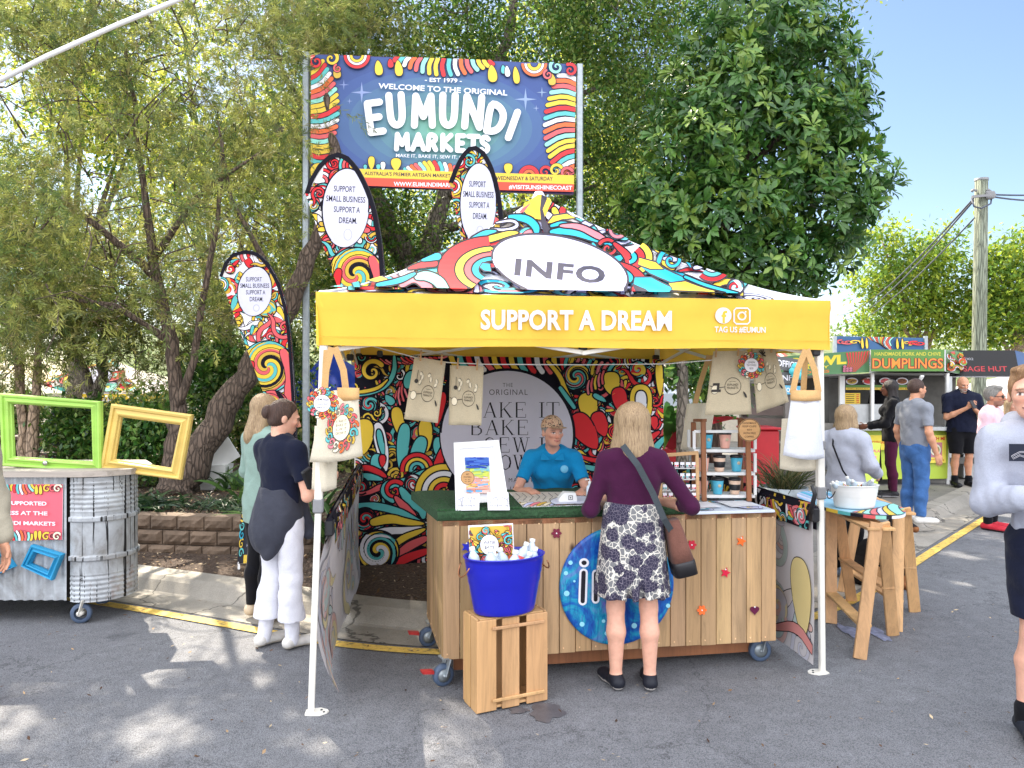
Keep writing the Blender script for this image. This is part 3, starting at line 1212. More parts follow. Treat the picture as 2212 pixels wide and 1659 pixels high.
 def trousers(self,mat,end=.08,g=.014,top=.98,wr=.004,name="trousers",flare=0.0,kg=None):
  J,u=self.J,self.u
  kg=g if kg is None else kg
  def fn(V):
   V.cone(J['pelvis']+V3(0,-.01,-.04),J['pelvis']+V3(0,0,.07),.158*u*self.b,.148*u*self.b,.04,.68,grow=g*.8)
   for q in 'rl':
    V.cone(J['hip_'+q],J['kne_'+q],.09*u*self.b,.056*u,.022,grow=g)
    if end<.46:
     t=(J['kne_'+q][2]-end*u)/max(J['kne_'+q][2]-J['ank_'+q][2],.05)
     f=J['kne_'+q]+(J['ank_'+q]-J['kne_'+q])*min(t,1.05)
     V.cone(J['kne_'+q],J['kne_'+q]*.6+f*.4+V3(0,-.015,0),.056*u,.056*u,.03,grow=kg)
     V.cone(J['kne_'+q]*.6+f*.4+V3(0,-.015,0),f,.056*u,.042*u+flare,.03,grow=kg)
   V.cut((0,0,end*u),(0,0,-1))
   V.cut((0,0,top*u),(0,0,1))
  return self.cloth(name,fn,mat,None,wr,(24,24,34),5)
 def shoes(self,upper,sole,g=.008,top=.10,name="shoe",socks=None,sockh=.2):
  J,u=self.J,self.u
  for q in 'rl':
   a,t=J['ank_'+q],J['toe_'+q]
   lo=np.minimum(a,t)-.14
   hi=np.maximum(a,t)+V3(.14,.14,.26)
   z0=min(a[2]-.075*u,t[2]-.03*u)
   V=Vol(lo,hi,.006 if self.res<.008 else .009)
   self.foot(V,q,g)
   V.cut((0,0,z0+top*u),(0,0,1))
   V.cut((0,0,z0),(0,0,-1))
   us,so=np.array(lin(upper)[:3]),np.array(lin(sole)[:3])
   def cf(v):
    return np.where((v[:,2]<z0+.024)[:,None],so[None],us[None])
   vol_obj(name,V,attr_mat("shoe_leather",.55,var=.15,vscale=30),self.root,self.loc,self.yaw,cf)
   if socks is not None:
    V=Vol(lo,hi+V3(0,0,.15),.008)
    V.cone(a-V3(0,0,.02),a+(J['kne_'+q]-a)*sockh,.036*u,.042*u,.02,grow=.011)
    vol_obj("sock",V,socks,self.root,self.loc,self.yaw)
 def hairdo(self,mat,kind="short",back=.0,res=None,vol=.0,seed=2):
  u=self.u
  R_=self.R_head
  lo=self.J['head']-.42
  hi=self.J['head']+.26
  V=Vol(lo,hi,res or max(.0055,self.res*.8))
  if kind in("short","crop"):
   g=.006 if kind=="crop" else .014
   V.ell(self.hp(0,-.016,.040),(.079*u+g*.6,.098*u+g*.6,.093*u+g),.01,R_)
   n=self.R_head@Vector((0,.86,-.52))
   V.cut(self.hp(0,.047,.040),tuple(n))
   V.cut(self.hp(0,-.06,-.045),tuple(self.R_head@Vector((0,.25,-1))))
   if kind=="short":
    V.ell(self.hp(.01,.05,.115),(.055*u,.04*u,.022*u),.03,R_)
  elif kind=="long":
   L=back
   V.ell(self.hp(0,-.02,.038),(.089*u+vol,.106*u,.098*u),.01,R_)
   V.cone(self.hp(0,-.045,.02),self.hp(0,-.075,-L),.088*u+vol,.07*u+vol*1.4,.03,.66,tuple(R_@Vector((0,1,0))))
   for s in(1,-1):
    V.cone(self.hp(s*.066,-.005,.03),self.hp(s*.088,-.02,-L*.85),.034*u,.04*u+vol*.5,.03)
   V.cut_ell(self.hp(0,.10,-.03),(.068*u,.085*u,.105*u))
  elif kind=="bun":
   V.ell(self.hp(0,-.016,.040),(.085*u,.103*u,.098*u),.01,R_)
   V.ell(self.hp(.0,-.05,-.02),(.07*u,.06*u,.065*u),.02,R_)
   V.ell(self.hp(-.005,-.125,.02),(.042*u,.036*u,.05*u),.012,R_)
   n=self.R_head@Vector((0,.9,-.45))
   V.cut(self.hp(0,.045,.055),tuple(n))
   V.cut(self.hp(0,-.07,-.07),tuple(self.R_head@Vector((0,.1,-1))))
  V.wrinkle(.0022,170,170,26,seed=seed)
  return vol_obj("hair",V,mat,self.root,self.loc,self.yaw)
def asphalt_mat():
 m,n,b=new_mat("asphalt")
 v=objvec(n)
 big=noise(n,0.7,5,0.6,v)
 mid=noise(n,9,5,0.7,v)
 vo=N(n,"ShaderNodeTexVoronoi",i_Scale=170.0)
 n.links.new(v,vo.inputs["Vector"])
 r1=ramp(n,big.outputs[0],[(0.3,(0.168,0.172,0.188,1)),(0.7,(0.218,0.222,0.238,1))])
 r2=ramp(n,mid.outputs[0],[(0.3,(0.82,0.82,0.82,1)),(0.72,(1.15,1.15,1.15,1))])
 r3=ramp(n,vo.outputs["Distance"],[(0.0,(1.5,1.48,1.44,1)),(0.45,(0.95,0.95,0.95,1)),(0.8,(0.55,0.55,0.55,1))])
 c=mix_rgb(n,1.0,r1.outputs[0],r2.outputs[0],'MULTIPLY')
 c=mix_rgb(n,1.0,c,r3.outputs[0],'MULTIPLY')
 fine=noise(n,330,2,0.6,v)
 sp=ramp(n,fine.outputs[0],[(0.69,(0,0,0,1)),(0.74,(1,1,1,1))])
 c=mix_rgb(n,sp.outputs[0],c,(0.34,0.33,0.31,1))
 st=noise(n,1.6,3,0.5,v,0.6)
 sr=ramp(n,st.outputs[0],[(0.66,(1,1,1,1)),(0.72,(0.72,0.72,0.73,1))])
 c=mix_rgb(n,1.0,c,sr.outputs[0],'MULTIPLY')
 ck=N(n,"ShaderNodeTexVoronoi",i_Scale=0.42,feature='DISTANCE_TO_EDGE')
 wv=noise(n,1.7,6,0.65,v)
 vm=N(n,"ShaderNodeVectorMath",operation='MULTIPLY_ADD')
 n.links.new(wv.outputs["Color"],vm.inputs[0])
 vm.inputs[1].default_value=(1.4,1.4,1.4)
 n.links.new(v,vm.inputs[2])
 n.links.new(vm.outputs[0],ck.inputs["Vector"])
 kr=ramp(n,ck.outputs["Distance"],[(0.0015,(0.45,0.45,0.45,1)),(0.005,(1,1,1,1))])
 c=mix_rgb(n,0.8,c,kr.outputs[0],'MULTIPLY')
 n.links.new(c,b.inputs["Base Color"])
 b.inputs["Roughness"].default_value=0.85
 b.inputs["Specular IOR Level"].default_value=0.3
 bump(n,b,vo.outputs["Distance"],0.75,0.006)
 return m
def concrete_mat(name,rgb,joints=None):
 m,n,b=new_mat(name)
 c=lin(rgb)
 v=objvec(n)
 a=noise(n,1.3,6,0.7,v)
 f=noise(n,130,3,0.7,v)
 r=ramp(n,a.outputs[0],[(0.3,mul(c,.68)),(0.55,c),(0.75,mul(c,1.2))])
 rf=ramp(n,f.outputs[0],[(0.3,(.8,.8,.8,1)),(0.7,(1.15,1.15,1.15,1))])
 cc=mix_rgb(n,1.0,r.outputs[0],rf.outputs[0],'MULTIPLY')
 cr=N(n,"ShaderNodeTexVoronoi",i_Scale=0.9,feature='DISTANCE_TO_EDGE')
 wv=noise(n,2.5,4,0.6,v)
 vm=N(n,"ShaderNodeVectorMath",operation='MULTIPLY_ADD')
 n.links.new(wv.outputs["Color"],vm.inputs[0])
 vm.inputs[1].default_value=(0.5,0.5,0.5)
 n.links.new(v,vm.inputs[2])
 n.links.new(vm.outputs[0],cr.inputs["Vector"])
 rc=ramp(n,cr.outputs["Distance"],[(0.004,(.35,.35,.35,1)),(0.012,(1,1,1,1))])
 cc=mix_rgb(n,1.0,cc,rc.outputs[0],'MULTIPLY')
 n.links.new(cc,b.inputs["Base Color"])
 b.inputs["Roughness"].default_value=0.85
 bump(n,b,f.outputs[0],0.5,0.004)
 return m
def mulch_mat():
 m,n,b=new_mat("mulch")
 v=objvec(n)
 a=noise(n,38,6,0.75,v,0.8)
 vo=N(n,"ShaderNodeTexVoronoi",i_Scale=55.0)
 n.links.new(v,vo.inputs["Vector"])
 r=ramp(n,a.outputs[0],[(0.32,(0.028,0.018,0.012,1)),(0.52,(0.085,0.055,0.038,1)),(0.72,(0.21,0.15,0.11,1))])
 n.links.new(r.outputs[0],b.inputs["Base Color"])
 b.inputs["Roughness"].default_value=0.95
 bump(n,b,vo.outputs["Distance"],1.0,0.02)
 return m
MULCH=mulch_mat()
ASPH=asphalt_mat()
CONC=concrete_mat("kerb_concrete",(158,152,142))
PAVE=concrete_mat("pavement_concrete",(128,124,118))
KERB=[(-30,16),(-14,10.2),(-8,8.0),(-5,6.85),(-3.27,6.18),(-1.87,5.55),(-1.24,5.25),(-.57,5.08),(.5,5.02),(1.54,5.28),(2.76,6.2),(4.12,7.72),(6.2,9.97),(8.6,12.6),(11.5,16),(19,26),(34,50)]
KP=[np.array(p)for p in smooth_path(KERB,3)]
def kerb_off(d):
 r=[]
 for i,p in enumerate(KP):
  t=KP[min(i+1,len(KP)-1)]-KP[max(i-1,0)]
  t=t/np.hypot(*t)
  r.append(p+np.array([-t[1],t[0]])*d)
 return r
def sheet(name,pts,z,mat,kind="structure",zfun=None):
 b=MB()
 t=tessellate_polygon([[Vector((x,y,0))for x,y in pts]])
 fs=[]
 for a,b_,c in t:
  (x0,y0),(x1,y1),(x2,y2)=pts[a],pts[b_],pts[c]
  if(x1-x0)*(y2-y0)-(x2-x0)*(y1-y0)<0:
   b_,c=c,b_
  fs.append((a,b_,c))
 b.add([(x,y,z)for x,y in pts],fs)
 return tag(b.build(name,mat,None,(0,0,0)),kind=kind)
sheet("ground",[(-900,-200),(900,-200),(900,1500),(-900,1500)],-0.03,plain("bare_earth",(112,104,78),.95,.3,.4,.4))
road=[(-60,-40),(90,-40),(90,50)]+[(p[0],p[1])for p in kerb_off(0.0)[::-1]]+[(-60,20)]
sheet("road",[(float(x),float(y))for x,y in road],0.0,ASPH)
prof=[(0.0,0.004),(0.30,0.002),(0.33,0.012),(0.40,0.085),(0.45,0.112),(0.63,0.122),(0.66,0.10)]
kb=MB()
rows=[kerb_off(d)for d,_ in prof]
vs,fs=[],[]
for(d,z),row in zip(prof,rows):
 vs+=[(p[0],p[1],z)for p in row]
L_=len(KP)
for i in range(len(prof)-1):
 for j in range(L_-1):
  fs.append((i*L_+j,i*L_+j+1,(i+1)*L_+j+1,(i+1)*L_+j))
kb.add(vs,fs)
tag(kb.build("kerb",CONC,None,(0,0,0)),kind="structure")
ym,yn,yb=new_mat("line_paint")
yv=objvec(yn)
yns=noise(yn,22,6,.75,yv)
yr=ramp(yn,yns.outputs[0],[(.36,(.12,.11,.10,1)),(.46,lin((214,178,84))),(.7,lin((232,200,104)))])
yn.links.new(yr.outputs[0],yb.inputs["Base Color"])
yb.inputs["Roughness"].default_value=.8
bump(yn,yb,yns.outputs[0],.4,.004)
yl=MB()
A_,B_=kerb_off(-0.05),kerb_off(-0.15)
yl.add([(p[0],p[1],.0085)for p in A_]+[(p[0],p[1],.0085)for p in B_],[(j,j+L_,j+1+L_,j+1)for j in range(L_-1)])
tag(yl.build("road_line",ym,None,(0,0,0)),kind="structure")
back=[(float(p[0]),float(p[1]))for p in kerb_off(0.655)]
iL=[i for i,p in enumerate(back)if p[0]<2.3]
iR=[i for i,p in enumerate(back)if p[0]>=2.3]
left_edge=[back[i]for i in iL]
cut_=back[iR[0]]
sheet("garden_bed",left_edge+[cut_,(1.9,9),(1.9,30),(-60,30)],0.100,MULCH)
sheet("pavement",[cut_]+[back[i]for i in iR[1:]]+[(30,60),(1.9,60),(1.9,9)],0.104,PAVE)
sheet("path",[(-60,13.2),(1.9,13.2),(1.9,60),(-60,60)],0.112,plain("paved_yard",(132,122,108),.9,.2,1.2,.3))
RW=[(-9.5,8.6),(-6.2,7.95),(-3.97,7.62),(-2.67,7.42),(-1.75,7.6),(-1.35,8.5)]
rp=smooth_path(RW,2)
rw=MB()
seg=[0.0]
for a,b_ in zip(rp[:-1],rp[1:]):
 seg.append(seg[-1]+math.dist(a,b_))
def rw_at(s):
 x=np.interp(s,seg,[p[0]for p in rp])
 y=np.interp(s,seg,[p[1]for p in rp])
 return float(x),float(y)
bw=0.295
rr=random.Random(4)
for c in range(3):
 z0=0.03+c*0.145
 s=-bw*.5*(c%2)
 while s<seg[-1]-bw:
  a,b_=rw_at(max(s,0)),rw_at(s+bw)
  p0,p1=Vector((a[0],a[1],0)),Vector((b_[0],b_[1],0))
  t=(p1-p0).normalized()
  nn=Vector((t.y,-t.x,0))
  cc=(p0+p1)*.5-nn*(.08+.02*c)
  L=(p1-p0).length
  gx,gz=7,4
  vv,ff=[],[]
  for i in range(gx+1):
   for k in range(gz+1):
    ed=(i in(0,gx))or(k in(0,gz))
    o=(.0 if ed else rr.uniform(.014,.03))
    u=(i/gx-.5)*(L-.012)
    vv.append(cc+t*u+nn*(.10+o)+Vector((0,0,z0+.004+(k/gz)*.135)))
  for i in range(gx):
   for k in range(gz):
    q=i*(gz+1)+k
    ff.append((q,q+gz+1,q+gz+2,q+1))
  rw.add(vv,ff)
  rw.box(cc+Vector((0,0,z0+.0725)),(L-.012,.198,.137),Matrix((t,-nn,Vector((0,0,1)))).transposed())
  s+=bw
stone=plain("split_block",(118,100,84),.92,.32,5,.9,fine=60)
tag(rw.build("retaining_wall",stone),"low wall of rough brown concrete blocks holding up the garden bed","wall")
rb=[(x-.0,y+.05)for x,y in rp]
sheet("raised_bed",rb+[(-1.2,12.9),(-40,12.9),(-40,12)],0.43,MULCH)
def litter(name,n,region,z,cols,sz=(.02,.055),seed=3):
 g=np.random.default_rng(seed)
 x=g.uniform(region[0],region[1],n)
 y=g.uniform(region[2],region[3],n)
 keep=region[4](x,y)
 x,y=x[keep],y[keep]
 k=len(x)
 a=g.uniform(0,6.28,k)
 L=g.uniform(sz[0],sz[1],k)
 W_=L*g.uniform(.25,.5,k)
 t=g.normal(0,.25,(k,2))
 d=np.stack([np.cos(a),np.sin(a),t[:,0]],1)
 s=np.stack([-np.sin(a),np.cos(a),t[:,1]],1)
 c=np.stack([x,y,np.full(k,z)+g.uniform(.004,.022,k)],1)
 v=np.stack([c-d*L[:,None]*.5,c-s*W_[:,None]*.5,c+d*L[:,None]*.5,c+s*W_[:,None]*.5],1).reshape(-1,3)
 f=np.arange(4*k).reshape(-1,4)
 pc=np.array([lin(q)[:3]for q in cols])
 cc=pc[g.integers(0,len(cols),k)]*g.uniform(.7,1.2,(k,1))
 return tag(np_mesh(name,v,f,attr_mat("dry_leaf",.9,bmp=0),None,(0,0,0),np.repeat(cc,4,0)),kind="stuff")
kx=np.array([p[0]for p in KP])
ky=np.array([p[1]for p in KP])
LITC=[(120,92,66),(168,140,108),(92,66,48),(190,170,140),(70,50,38)]
litter("fallen_leaves",15000,(-9,2.2,5.2,13,lambda x,y:(y>np.interp(x,kx,ky)+.68)&((y<np.interp(x,[p[0]for p in rp],[p[1]for p in rp])-.02)|(x>-1.35))),.10,LITC)
litter("leaf_litter",16000,(-9,-1.3,7.4,12.5,lambda x,y:(y>np.interp(x,[p[0]for p in rp],[p[1]for p in rp])+.06)),.43,LITC,seed=5)
litter("stray_leaves",420,(-4,4,2.6,6.2,lambda x,y:y<np.interp(x,kx,ky)+.3),.004,LITC,(.015,.04),9)
wet=plain("wet_asphalt",(84,84,90),.35,.25,12,.5,fine=170)
stainm=plain("bluish_spill",(128,134,160),.8,.4,20,.6,fine=150)
def puddle(name,px,py,rx,ry,mat,seed):
 c=gnd(px,py)
 R_=random.Random(seed)
 ph=[R_.uniform(0,6.28)for _ in range(4)]
 pts=[]
 for i in range(40):
  t=i/40*2*math.pi
  k=1+.16*math.sin(3*t+ph[0])+.12*math.sin(5*t+ph[1])+.08*math.sin(9*t+ph[2])
  pts.append((c.x+rx*k*math.cos(t),c.y+ry*k*math.sin(t)))
 return sheet(name,pts,.0045,mat,"stuff")
puddle("spill_stain",1838,1366,.055,.17,stainm,1)
puddle("spill_stain",1893,1368,.06,.16,stainm,2)
puddle("damp_mark",1180,1538,.09,.12,wet,3)
puddle("damp_mark",1120,1536,.05,.04,wet,4)
def bark(name,rgb,sc=(9,9,2.2),var=.5):
 if name in MATS:
  return MATS[name]
 m,n,b=new_mat(name)
 c=lin(rgb)
 v=objvec(n,sc)
 a=noise(n,2.2,8,.75,v,.9)
 vo=N(n,"ShaderNodeTexVoronoi",i_Scale=2.4,feature='DISTANCE_TO_EDGE')
 n.links.new(v,vo.inputs["Vector"])
 r=ramp(n,a.outputs[0],[(.3,mul(c,1-var)),(.55,c),(.75,mul(c,1+var*.8))])
 rv=ramp(n,vo.outputs["Distance"],[(.0,(.45,.45,.45,1)),(.18,(1,1,1,1))])
 cc=mix_rgb(n,1.0,r.outputs[0],rv.outputs[0],'MULTIPLY')
 n.links.new(cc,b.inputs["Base Color"])
 b.inputs["Roughness"].default_value=.95
 bump(n,b,rv.outputs[0],.9,.03)
 MATS[name]=m
 return m
BARK_D=bark("dark_bark",(110,94,82))
BARK_P=bark("pale_bark",(176,152,128),(7,7,3),.3)
BARK_G=bark("grey_bark",(128,118,106),(8,8,3),.35)
LEAF=attr_mat("leaf",.5,trans=.42,spec=.4,var=.1,vscale=2.0,bmp=0)
LEAF_T=attr_mat("thin_leaf",.6,trans=.55,spec=.25,var=.1,vscale=2.0,bmp=0)
LEAF_G=attr_mat("glossy_leaf",.36,trans=.25,spec=.5,var=.1,vscale=2.0,bmp=0)
GAPS=[(gnd(400,1372),.42),(gnd(500,1385),.38),(gnd(300,1350),.3),(gnd(360,1588),.2),(gnd(325,1598),.16),(gnd(310,1478),.13),(gnd(345,1432),.2),(gnd(10,1562),.2),(gnd(560,1470),.11),(gnd(600,1310),.3),(gnd(450,1235,.1),.22),(gnd(330,1240,.1),.2),(gnd(2040,1358),.10),(gnd(2120,1335),.11),(gnd(2000,1275),.12),(gnd(2090,1262),.12),(gnd(2080,1200),.16),(gnd(900,1630),.10),(gnd(700,1600),.08),(gnd(2150,1500),.1),(at(1000,605,4.7),.32),(at(860,620,4.5),.2),(at(1180,622,4.6),.22),(at(700,680,4.2),.16),(gnd(640,1180,.45),.3),(gnd(380,1120,.45),.3)]
def keep_gaps(B,g):
 k=np.ones(len(B),bool)
 sd_=np.array(sdir)
 for p,r in GAPS:
  d=B-np.array(p)
  t=d@sd_
  e=d-t[:,None]*sd_
  k&=~((np.sqrt((e*e).sum(1))<r*g.uniform(.75,1.15,len(B)))&(t>0))
 return k
def unit(a):
 return a/(np.linalg.norm(a,axis=-1,keepdims=True)+1e-9)
def blob_points(blobs,n,g,shell=.35,clump=0,sig=.25):
 """blobs: (centre, (rx, ry, rz)); points spread by volume, thinned by noise into clumps"""
 vol=np.array([b[1][0]*b[1][1]*b[1][2]for b in blobs])**.8
 cnt=g.multinomial(n,vol/vol.sum())
 P,D=[],[]
 for(c,r),k in zip(blobs,cnt):
  u=unit(g.normal(size=(k,3)))
  t=g.uniform(shell**3,1,(k,1))**(1/3)
  rag=1+.18*np.sin(u[:,:1]*7+c[0]*3)*np.cos(u[:,2:3]*6+c[1])+.1*g.normal(size=(k,1))
  P.append(np.array(c)[None]+u*t*rag*np.array(r)[None])
  D.append(u)
 P,D=np.concatenate(P),np.concatenate(D)
 if clump:
  k=max(8,len(P)//clump)
  c_=g.integers(0,len(P),k)
  w_=g.integers(0,k,len(P))
  P=P[c_][w_]+g.normal(size=P.shape)*sig*g.uniform(.5,1.2,(k,1))[w_]
  D=D[c_][w_]
 return P,D
def leaf_quads(B,D,Sd,L,W_,mid=.5):
 """kite leaves: base B, direction D, side Sd"""
 m=B+D*(L*mid)[:,None]
 t=B+D*L[:,None]
 return np.stack([B,m-Sd*(W_*.5)[:,None],t,m+Sd*(W_*.5)[:,None]],1).reshape(-1,3)
def crown_needles(blobs,n,seed,cols,nn=22,twig=.26,nl=.075,nw=.009,droop=.25,name="crown",parent=None,mat=None,jit=.25,clump=26):
 g=np.random.default_rng(seed)
 P,U=blob_points(blobs,n,g,.35,clump,.30)
 A=unit(U*.6+g.normal(size=P.shape)*.7+np.array([0,0,-droop]))
 tl=twig*g.uniform(.6,1.3,len(P))
 s=g.uniform(0,1,(len(P),nn))
 base=P[:,None]+A[:,None]*(s*tl[:,None])[...,None]
 rad=g.normal(size=(len(P),nn,3))
 rad-=A[:,None]*(rad*A[:,None]).sum(-1,keepdims=True)
 rad=unit(rad)
 d=unit(A[:,None]*(.75+.5*s[...,None])+rad*.75)
 sd=unit(np.cross(d,g.normal(size=d.shape)))
 k=len(P)*nn
 L=nl*g.uniform(.6,1.3,k)
 v=leaf_quads(base.reshape(-1,3),d.reshape(-1,3),sd.reshape(-1,3),L,np.full(k,nw))
 kg=keep_gaps(base.reshape(-1,3),g)
 pc=np.array([lin(q)[:3]for q in cols])
 w_=g.integers(0,len(cols),len(P))
 c=pc[w_]*g.uniform(.7,1.3,(len(P),1))
 c=(np.repeat(c,nn,0)*g.uniform(1-jit,1+jit,(k,1)))[kg]
 v=v.reshape(-1,4,3)[kg].reshape(-1,3)
 k=int(kg.sum())
 return np_mesh(name,v,np.arange(4*k).reshape(-1,4),mat or LEAF,parent,None,np.repeat(c,4,0))
def crown_leaves(blobs,n,seed,cols,L=.09,W_=.045,per=9,spread=.22,name="crown",parent=None,mat=None,droop=.15,mid=.5,shell=.35,clump=0):
 g=np.random.default_rng(seed)
 P,U=blob_points(blobs,n,g,shell,clump,.34)
 k=len(P)*per
 B=np.repeat(P,per,0)+g.normal(size=(k,3))*spread*.5
 d=unit(np.repeat(U,per,0)*.4+g.normal(size=(k,3))+np.array([0,0,-droop]))
 up=unit(g.normal(size=(k,3))*.55+np.array([0,0,1.0]))
 sd=unit(np.cross(d,up))
 l=L*g.uniform(.45,1.35,k)
 v=leaf_quads(B,d,sd,l,l*(W_/L),mid)
 kg=keep_gaps(B,g)
 pc=np.array([lin(q)[:3]for q in cols])
 c=pc[g.integers(0,len(cols),len(P))]*g.uniform(.75,1.25,(len(P),1))
 c=(np.repeat(c,per,0)*g.uniform(.75,1.25,(k,1)))[kg]
 v=v.reshape(-1,4,3)[kg].reshape(-1,3)
 k=int(kg.sum())
 return np_mesh(name,v,np.arange(4*k).reshape(-1,4),mat or LEAF,parent,None,np.repeat(c,4,0))
def crown_whorls(blobs,n,seed,cols,L=.21,W_=.066,per=9,name="crown",parent=None,mat=None):
 """big paddle leaves in whorls at the twig ends, folded along the midrib"""
 g=np.random.default_rng(seed)
 P,U=blob_points(blobs,n,g,.55)
 kg=keep_gaps(P,g)
 P,U=P[kg],U[kg]
 A=unit(U+g.normal(size=P.shape)*.35+np.array([0,0,.25]))
 k=len(P)*per
 Ar=np.repeat(A,per,0)
 r=g.normal(size=(k,3))
 r-=Ar*(r*Ar).sum(-1,keepdims=True)
 r=unit(r)
 d=unit(Ar*g.uniform(.1,.8,(k,1))+r+np.array([0,0,-.12]))
 B=np.repeat(P,per,0)+d*.02
 sd=unit(np.cross(d,Ar))
 nrm=np.cross(sd,d)
 l=L*g.uniform(.45,1.3,k)
 w_=l*(W_/L)
 e=lambda q:q[:,None]
 q1=B+d*e(l*.38)+nrm*e(w_*.02)
 q2=B+d*e(l*.72)-nrm*e(w_*.05)
 tip=B+d*e(l)-nrm*e(l*.12)
 f_=nrm*e(w_*.16)
 v=np.stack([B,q1-sd*e(w_*.3)+f_,q1,q1+sd*e(w_*.3)+f_,q2-sd*e(w_*.5)+f_,q2,q2+sd*e(w_*.5)+f_,tip],1)
 o=np.arange(k)[:,None]*8
 tri=np.concatenate([o+np.array([[1,4,5]]),o+np.array([[1,5,2]]),o+np.array([[2,5,6]]),o+np.array([[2,6,3]]),o+np.array([[4,7,5]]),o+np.array([[5,7,6]]),o+np.array([[0,1,2]]),o+np.array([[0,2,3]])])
 pc=np.array([lin(q)[:3]for q in cols])
 c=pc[g.integers(0,len(cols),len(P))]*g.uniform(.8,1.2,(len(P),1))
 c=np.repeat(c,per,0)*g.uniform(.8,1.2,(k,1))
 return np_mesh(name,v.reshape(-1,3),tri,mat or LEAF_G,parent,None,np.repeat(c,8,0))
def limb_path(p0,p1,g,n=7,wob=.12,sag=.0):
 p0,p1=np.array(p0),np.array(p1)
 L=np.linalg.norm(p1-p0)
 r=[]
 for i in range(n):
  t=i/(n-1)
  j=g.normal(size=3)*wob*L*.18*(0 if i in(0,)else 1)
  r.append(p0+(p1-p0)*t+j+np.array([0,0,sag*L*t*(1-t)]))
 return[Vector(q)for q in r]
def wood_mesh(paths,mat,parent,name="trunk",twigs=0,blobs=None,seed=1):
 """trunk and limbs in one mesh: paths = list of (points, r0, r1)"""
 b=MB()
 g=np.random.default_rng(seed)
 for pts,r0,r1 in paths:
  P=[Vector(p)for p in pts]
  Q=[]
  for i in range(len(P)-1):
   for k in range(4):
    t=k/4
    Q.append(P[i].lerp(P[i+1],t)+Vector(g.normal(size=3))*r0*.10)
  Q.append(P[-1])
  m=len(Q)
  b.tube(Q,[(r0+(r1-r0)*(i/(m-1))**.85)*(1+.06*g.normal())for i in range(m)],12)
 if twigs and blobs:
  P,U=blob_points([(c,(r[0]*.7,r[1]*.7,r[2]*.7))for c,r in blobs],twigs,g,.1)
  for p,u in zip(P,U):
   e=p+(u*.6+g.normal(size=3)*.5+np.array([0,0,.1]))*g.uniform(.3,.9)
   b.tube(limb_path(p,e,g,4,.5),[.011,.009,.007,.004],5)
 return b.build(name,mat,parent)
def pxblob(px,py,Y,rx,ry,rd):
 c=at(px,py,Y)
 return((c.x,c.y,c.z),(rx/F*Y,rd,ry/F*Y))
OLIVE=[(118,134,70),(140,150,78),(98,120,66),(160,164,90),(120,130,86),(150,144,88),(176,178,96)]
GREENS=[(76,112,48),(94,130,56),(64,100,46),(116,144,62)]
SUNNY=[(206,212,84),(218,218,96),(180,200,76),(224,218,110)]
DARKG=[(62,104,44),(76,118,48),(94,132,54),(52,90,42),(124,152,64)]
t=thing("leaning_tree","large dark trunked needle leaved tree leaning right above the block wall","tree",gnd(400,1062,.43))
b1=[pxblob(120,160,9.0,260,230,1.2),pxblob(420,120,9.4,260,220,1.3),pxblob(250,430,8.8,300,190,1.1),pxblob(500,380,10.2,190,220,1.2),pxblob(60,600,8.8,200,150,1.0),pxblob(300,610,9.0,170,130,.9),pxblob(570,640,11.2,150,130,.9),pxblob(660,120,11.4,140,200,1.0),pxblob(790,40,11.6,150,90,1.0)]
b1u=[pxblob(100,-260,9.6,420,330,1.8),pxblob(620,-300,10.2,420,320,1.8),pxblob(-350,100,9.4,260,420,1.6),pxblob(-300,560,9.2,220,180,1.3)]
base=at(390,1065,9.35)
stems=[([at(372,1075,9.3),at(420,990,9.35),at(480,890,9.4),at(548,795,9.5),at(625,660,9.6),at(690,520,9.7),at(720,330,9.8),at(700,120,9.9)],.24,.05),([at(372,1075,9.25),at(378,960,9.3),at(384,860,9.35),at(372,740,9.4),at(330,560,9.4),at(300,350,9.4),at(270,100,9.3)],.15,.02),([at(384,880,9.32),at(420,780,9.3),at(440,640,9.2),at(470,480,9.1),at(480,300,9.1)],.06,.02),([at(600,700,9.6),at(570,560,9.4),at(500,430,9.3),at(470,260,9.2)],.05,.015),([at(338,600,9.4),at(200,480,9.2),at(90,400,9.0)],.06,.02),([at(330,560,9.4),at(430,420,9.2),at(560,330,9.1)],.05,.015),([at(372,740,9.4),at(250,660,9.1),at(100,640,8.9)],.05,.015),([at(690,520,9.7),at(760,400,10.0),at(900,260,10.3)],.06,.02)]
wood_mesh(stems,BARK_D,t,"trunk",240,b1,3)
crown_needles(b1,8200,21,OLIVE,26,.27,.09,.0105,.3,"crown",t)
crown_needles(b1u,1100,22,OLIVE,14,.4,.17,.032,.2,"upper_crown",t)
t=thing("slim_tree","slim tree with two pale trunks behind the green picture frame","tree",gnd(100,1010,.43))
b2=[pxblob(30,560,10.6,170,120,.8),pxblob(60,760,10.4,120,50,.7),pxblob(150,660,10.8,110,80,.8)]
wood_mesh([([at(52,1030,10.4),at(50,900,10.4),at(40,790,10.4),at(28,700,10.3),at(10,560,10.3)],.085,.03),([at(66,1030,10.3),at(72,940,10.3),at(80,850,10.3),at(84,740,10.4),at(100,600,10.5)],.095,.03),([at(40,780,10.4),at(12,700,10.3),at(-20,640,10.2)],.05,.02)],BARK_P,t,"trunk",60,b2,5)
crown_needles(b2,1800,23,OLIVE,22,.28,.09,.013,.3,"crown",t)
t=thing("forked_tree","grey forked tree behind the green and yellow frames, beside the far patterned gazebo","tree",gnd(212,1000,.43))
b3=[pxblob(180,700,12.0,180,80,1.0),pxblob(330,730,12.0,120,70,.9),pxblob(260,560,12.4,220,110,1.2),pxblob(440,740,12.2,80,60,.8)]
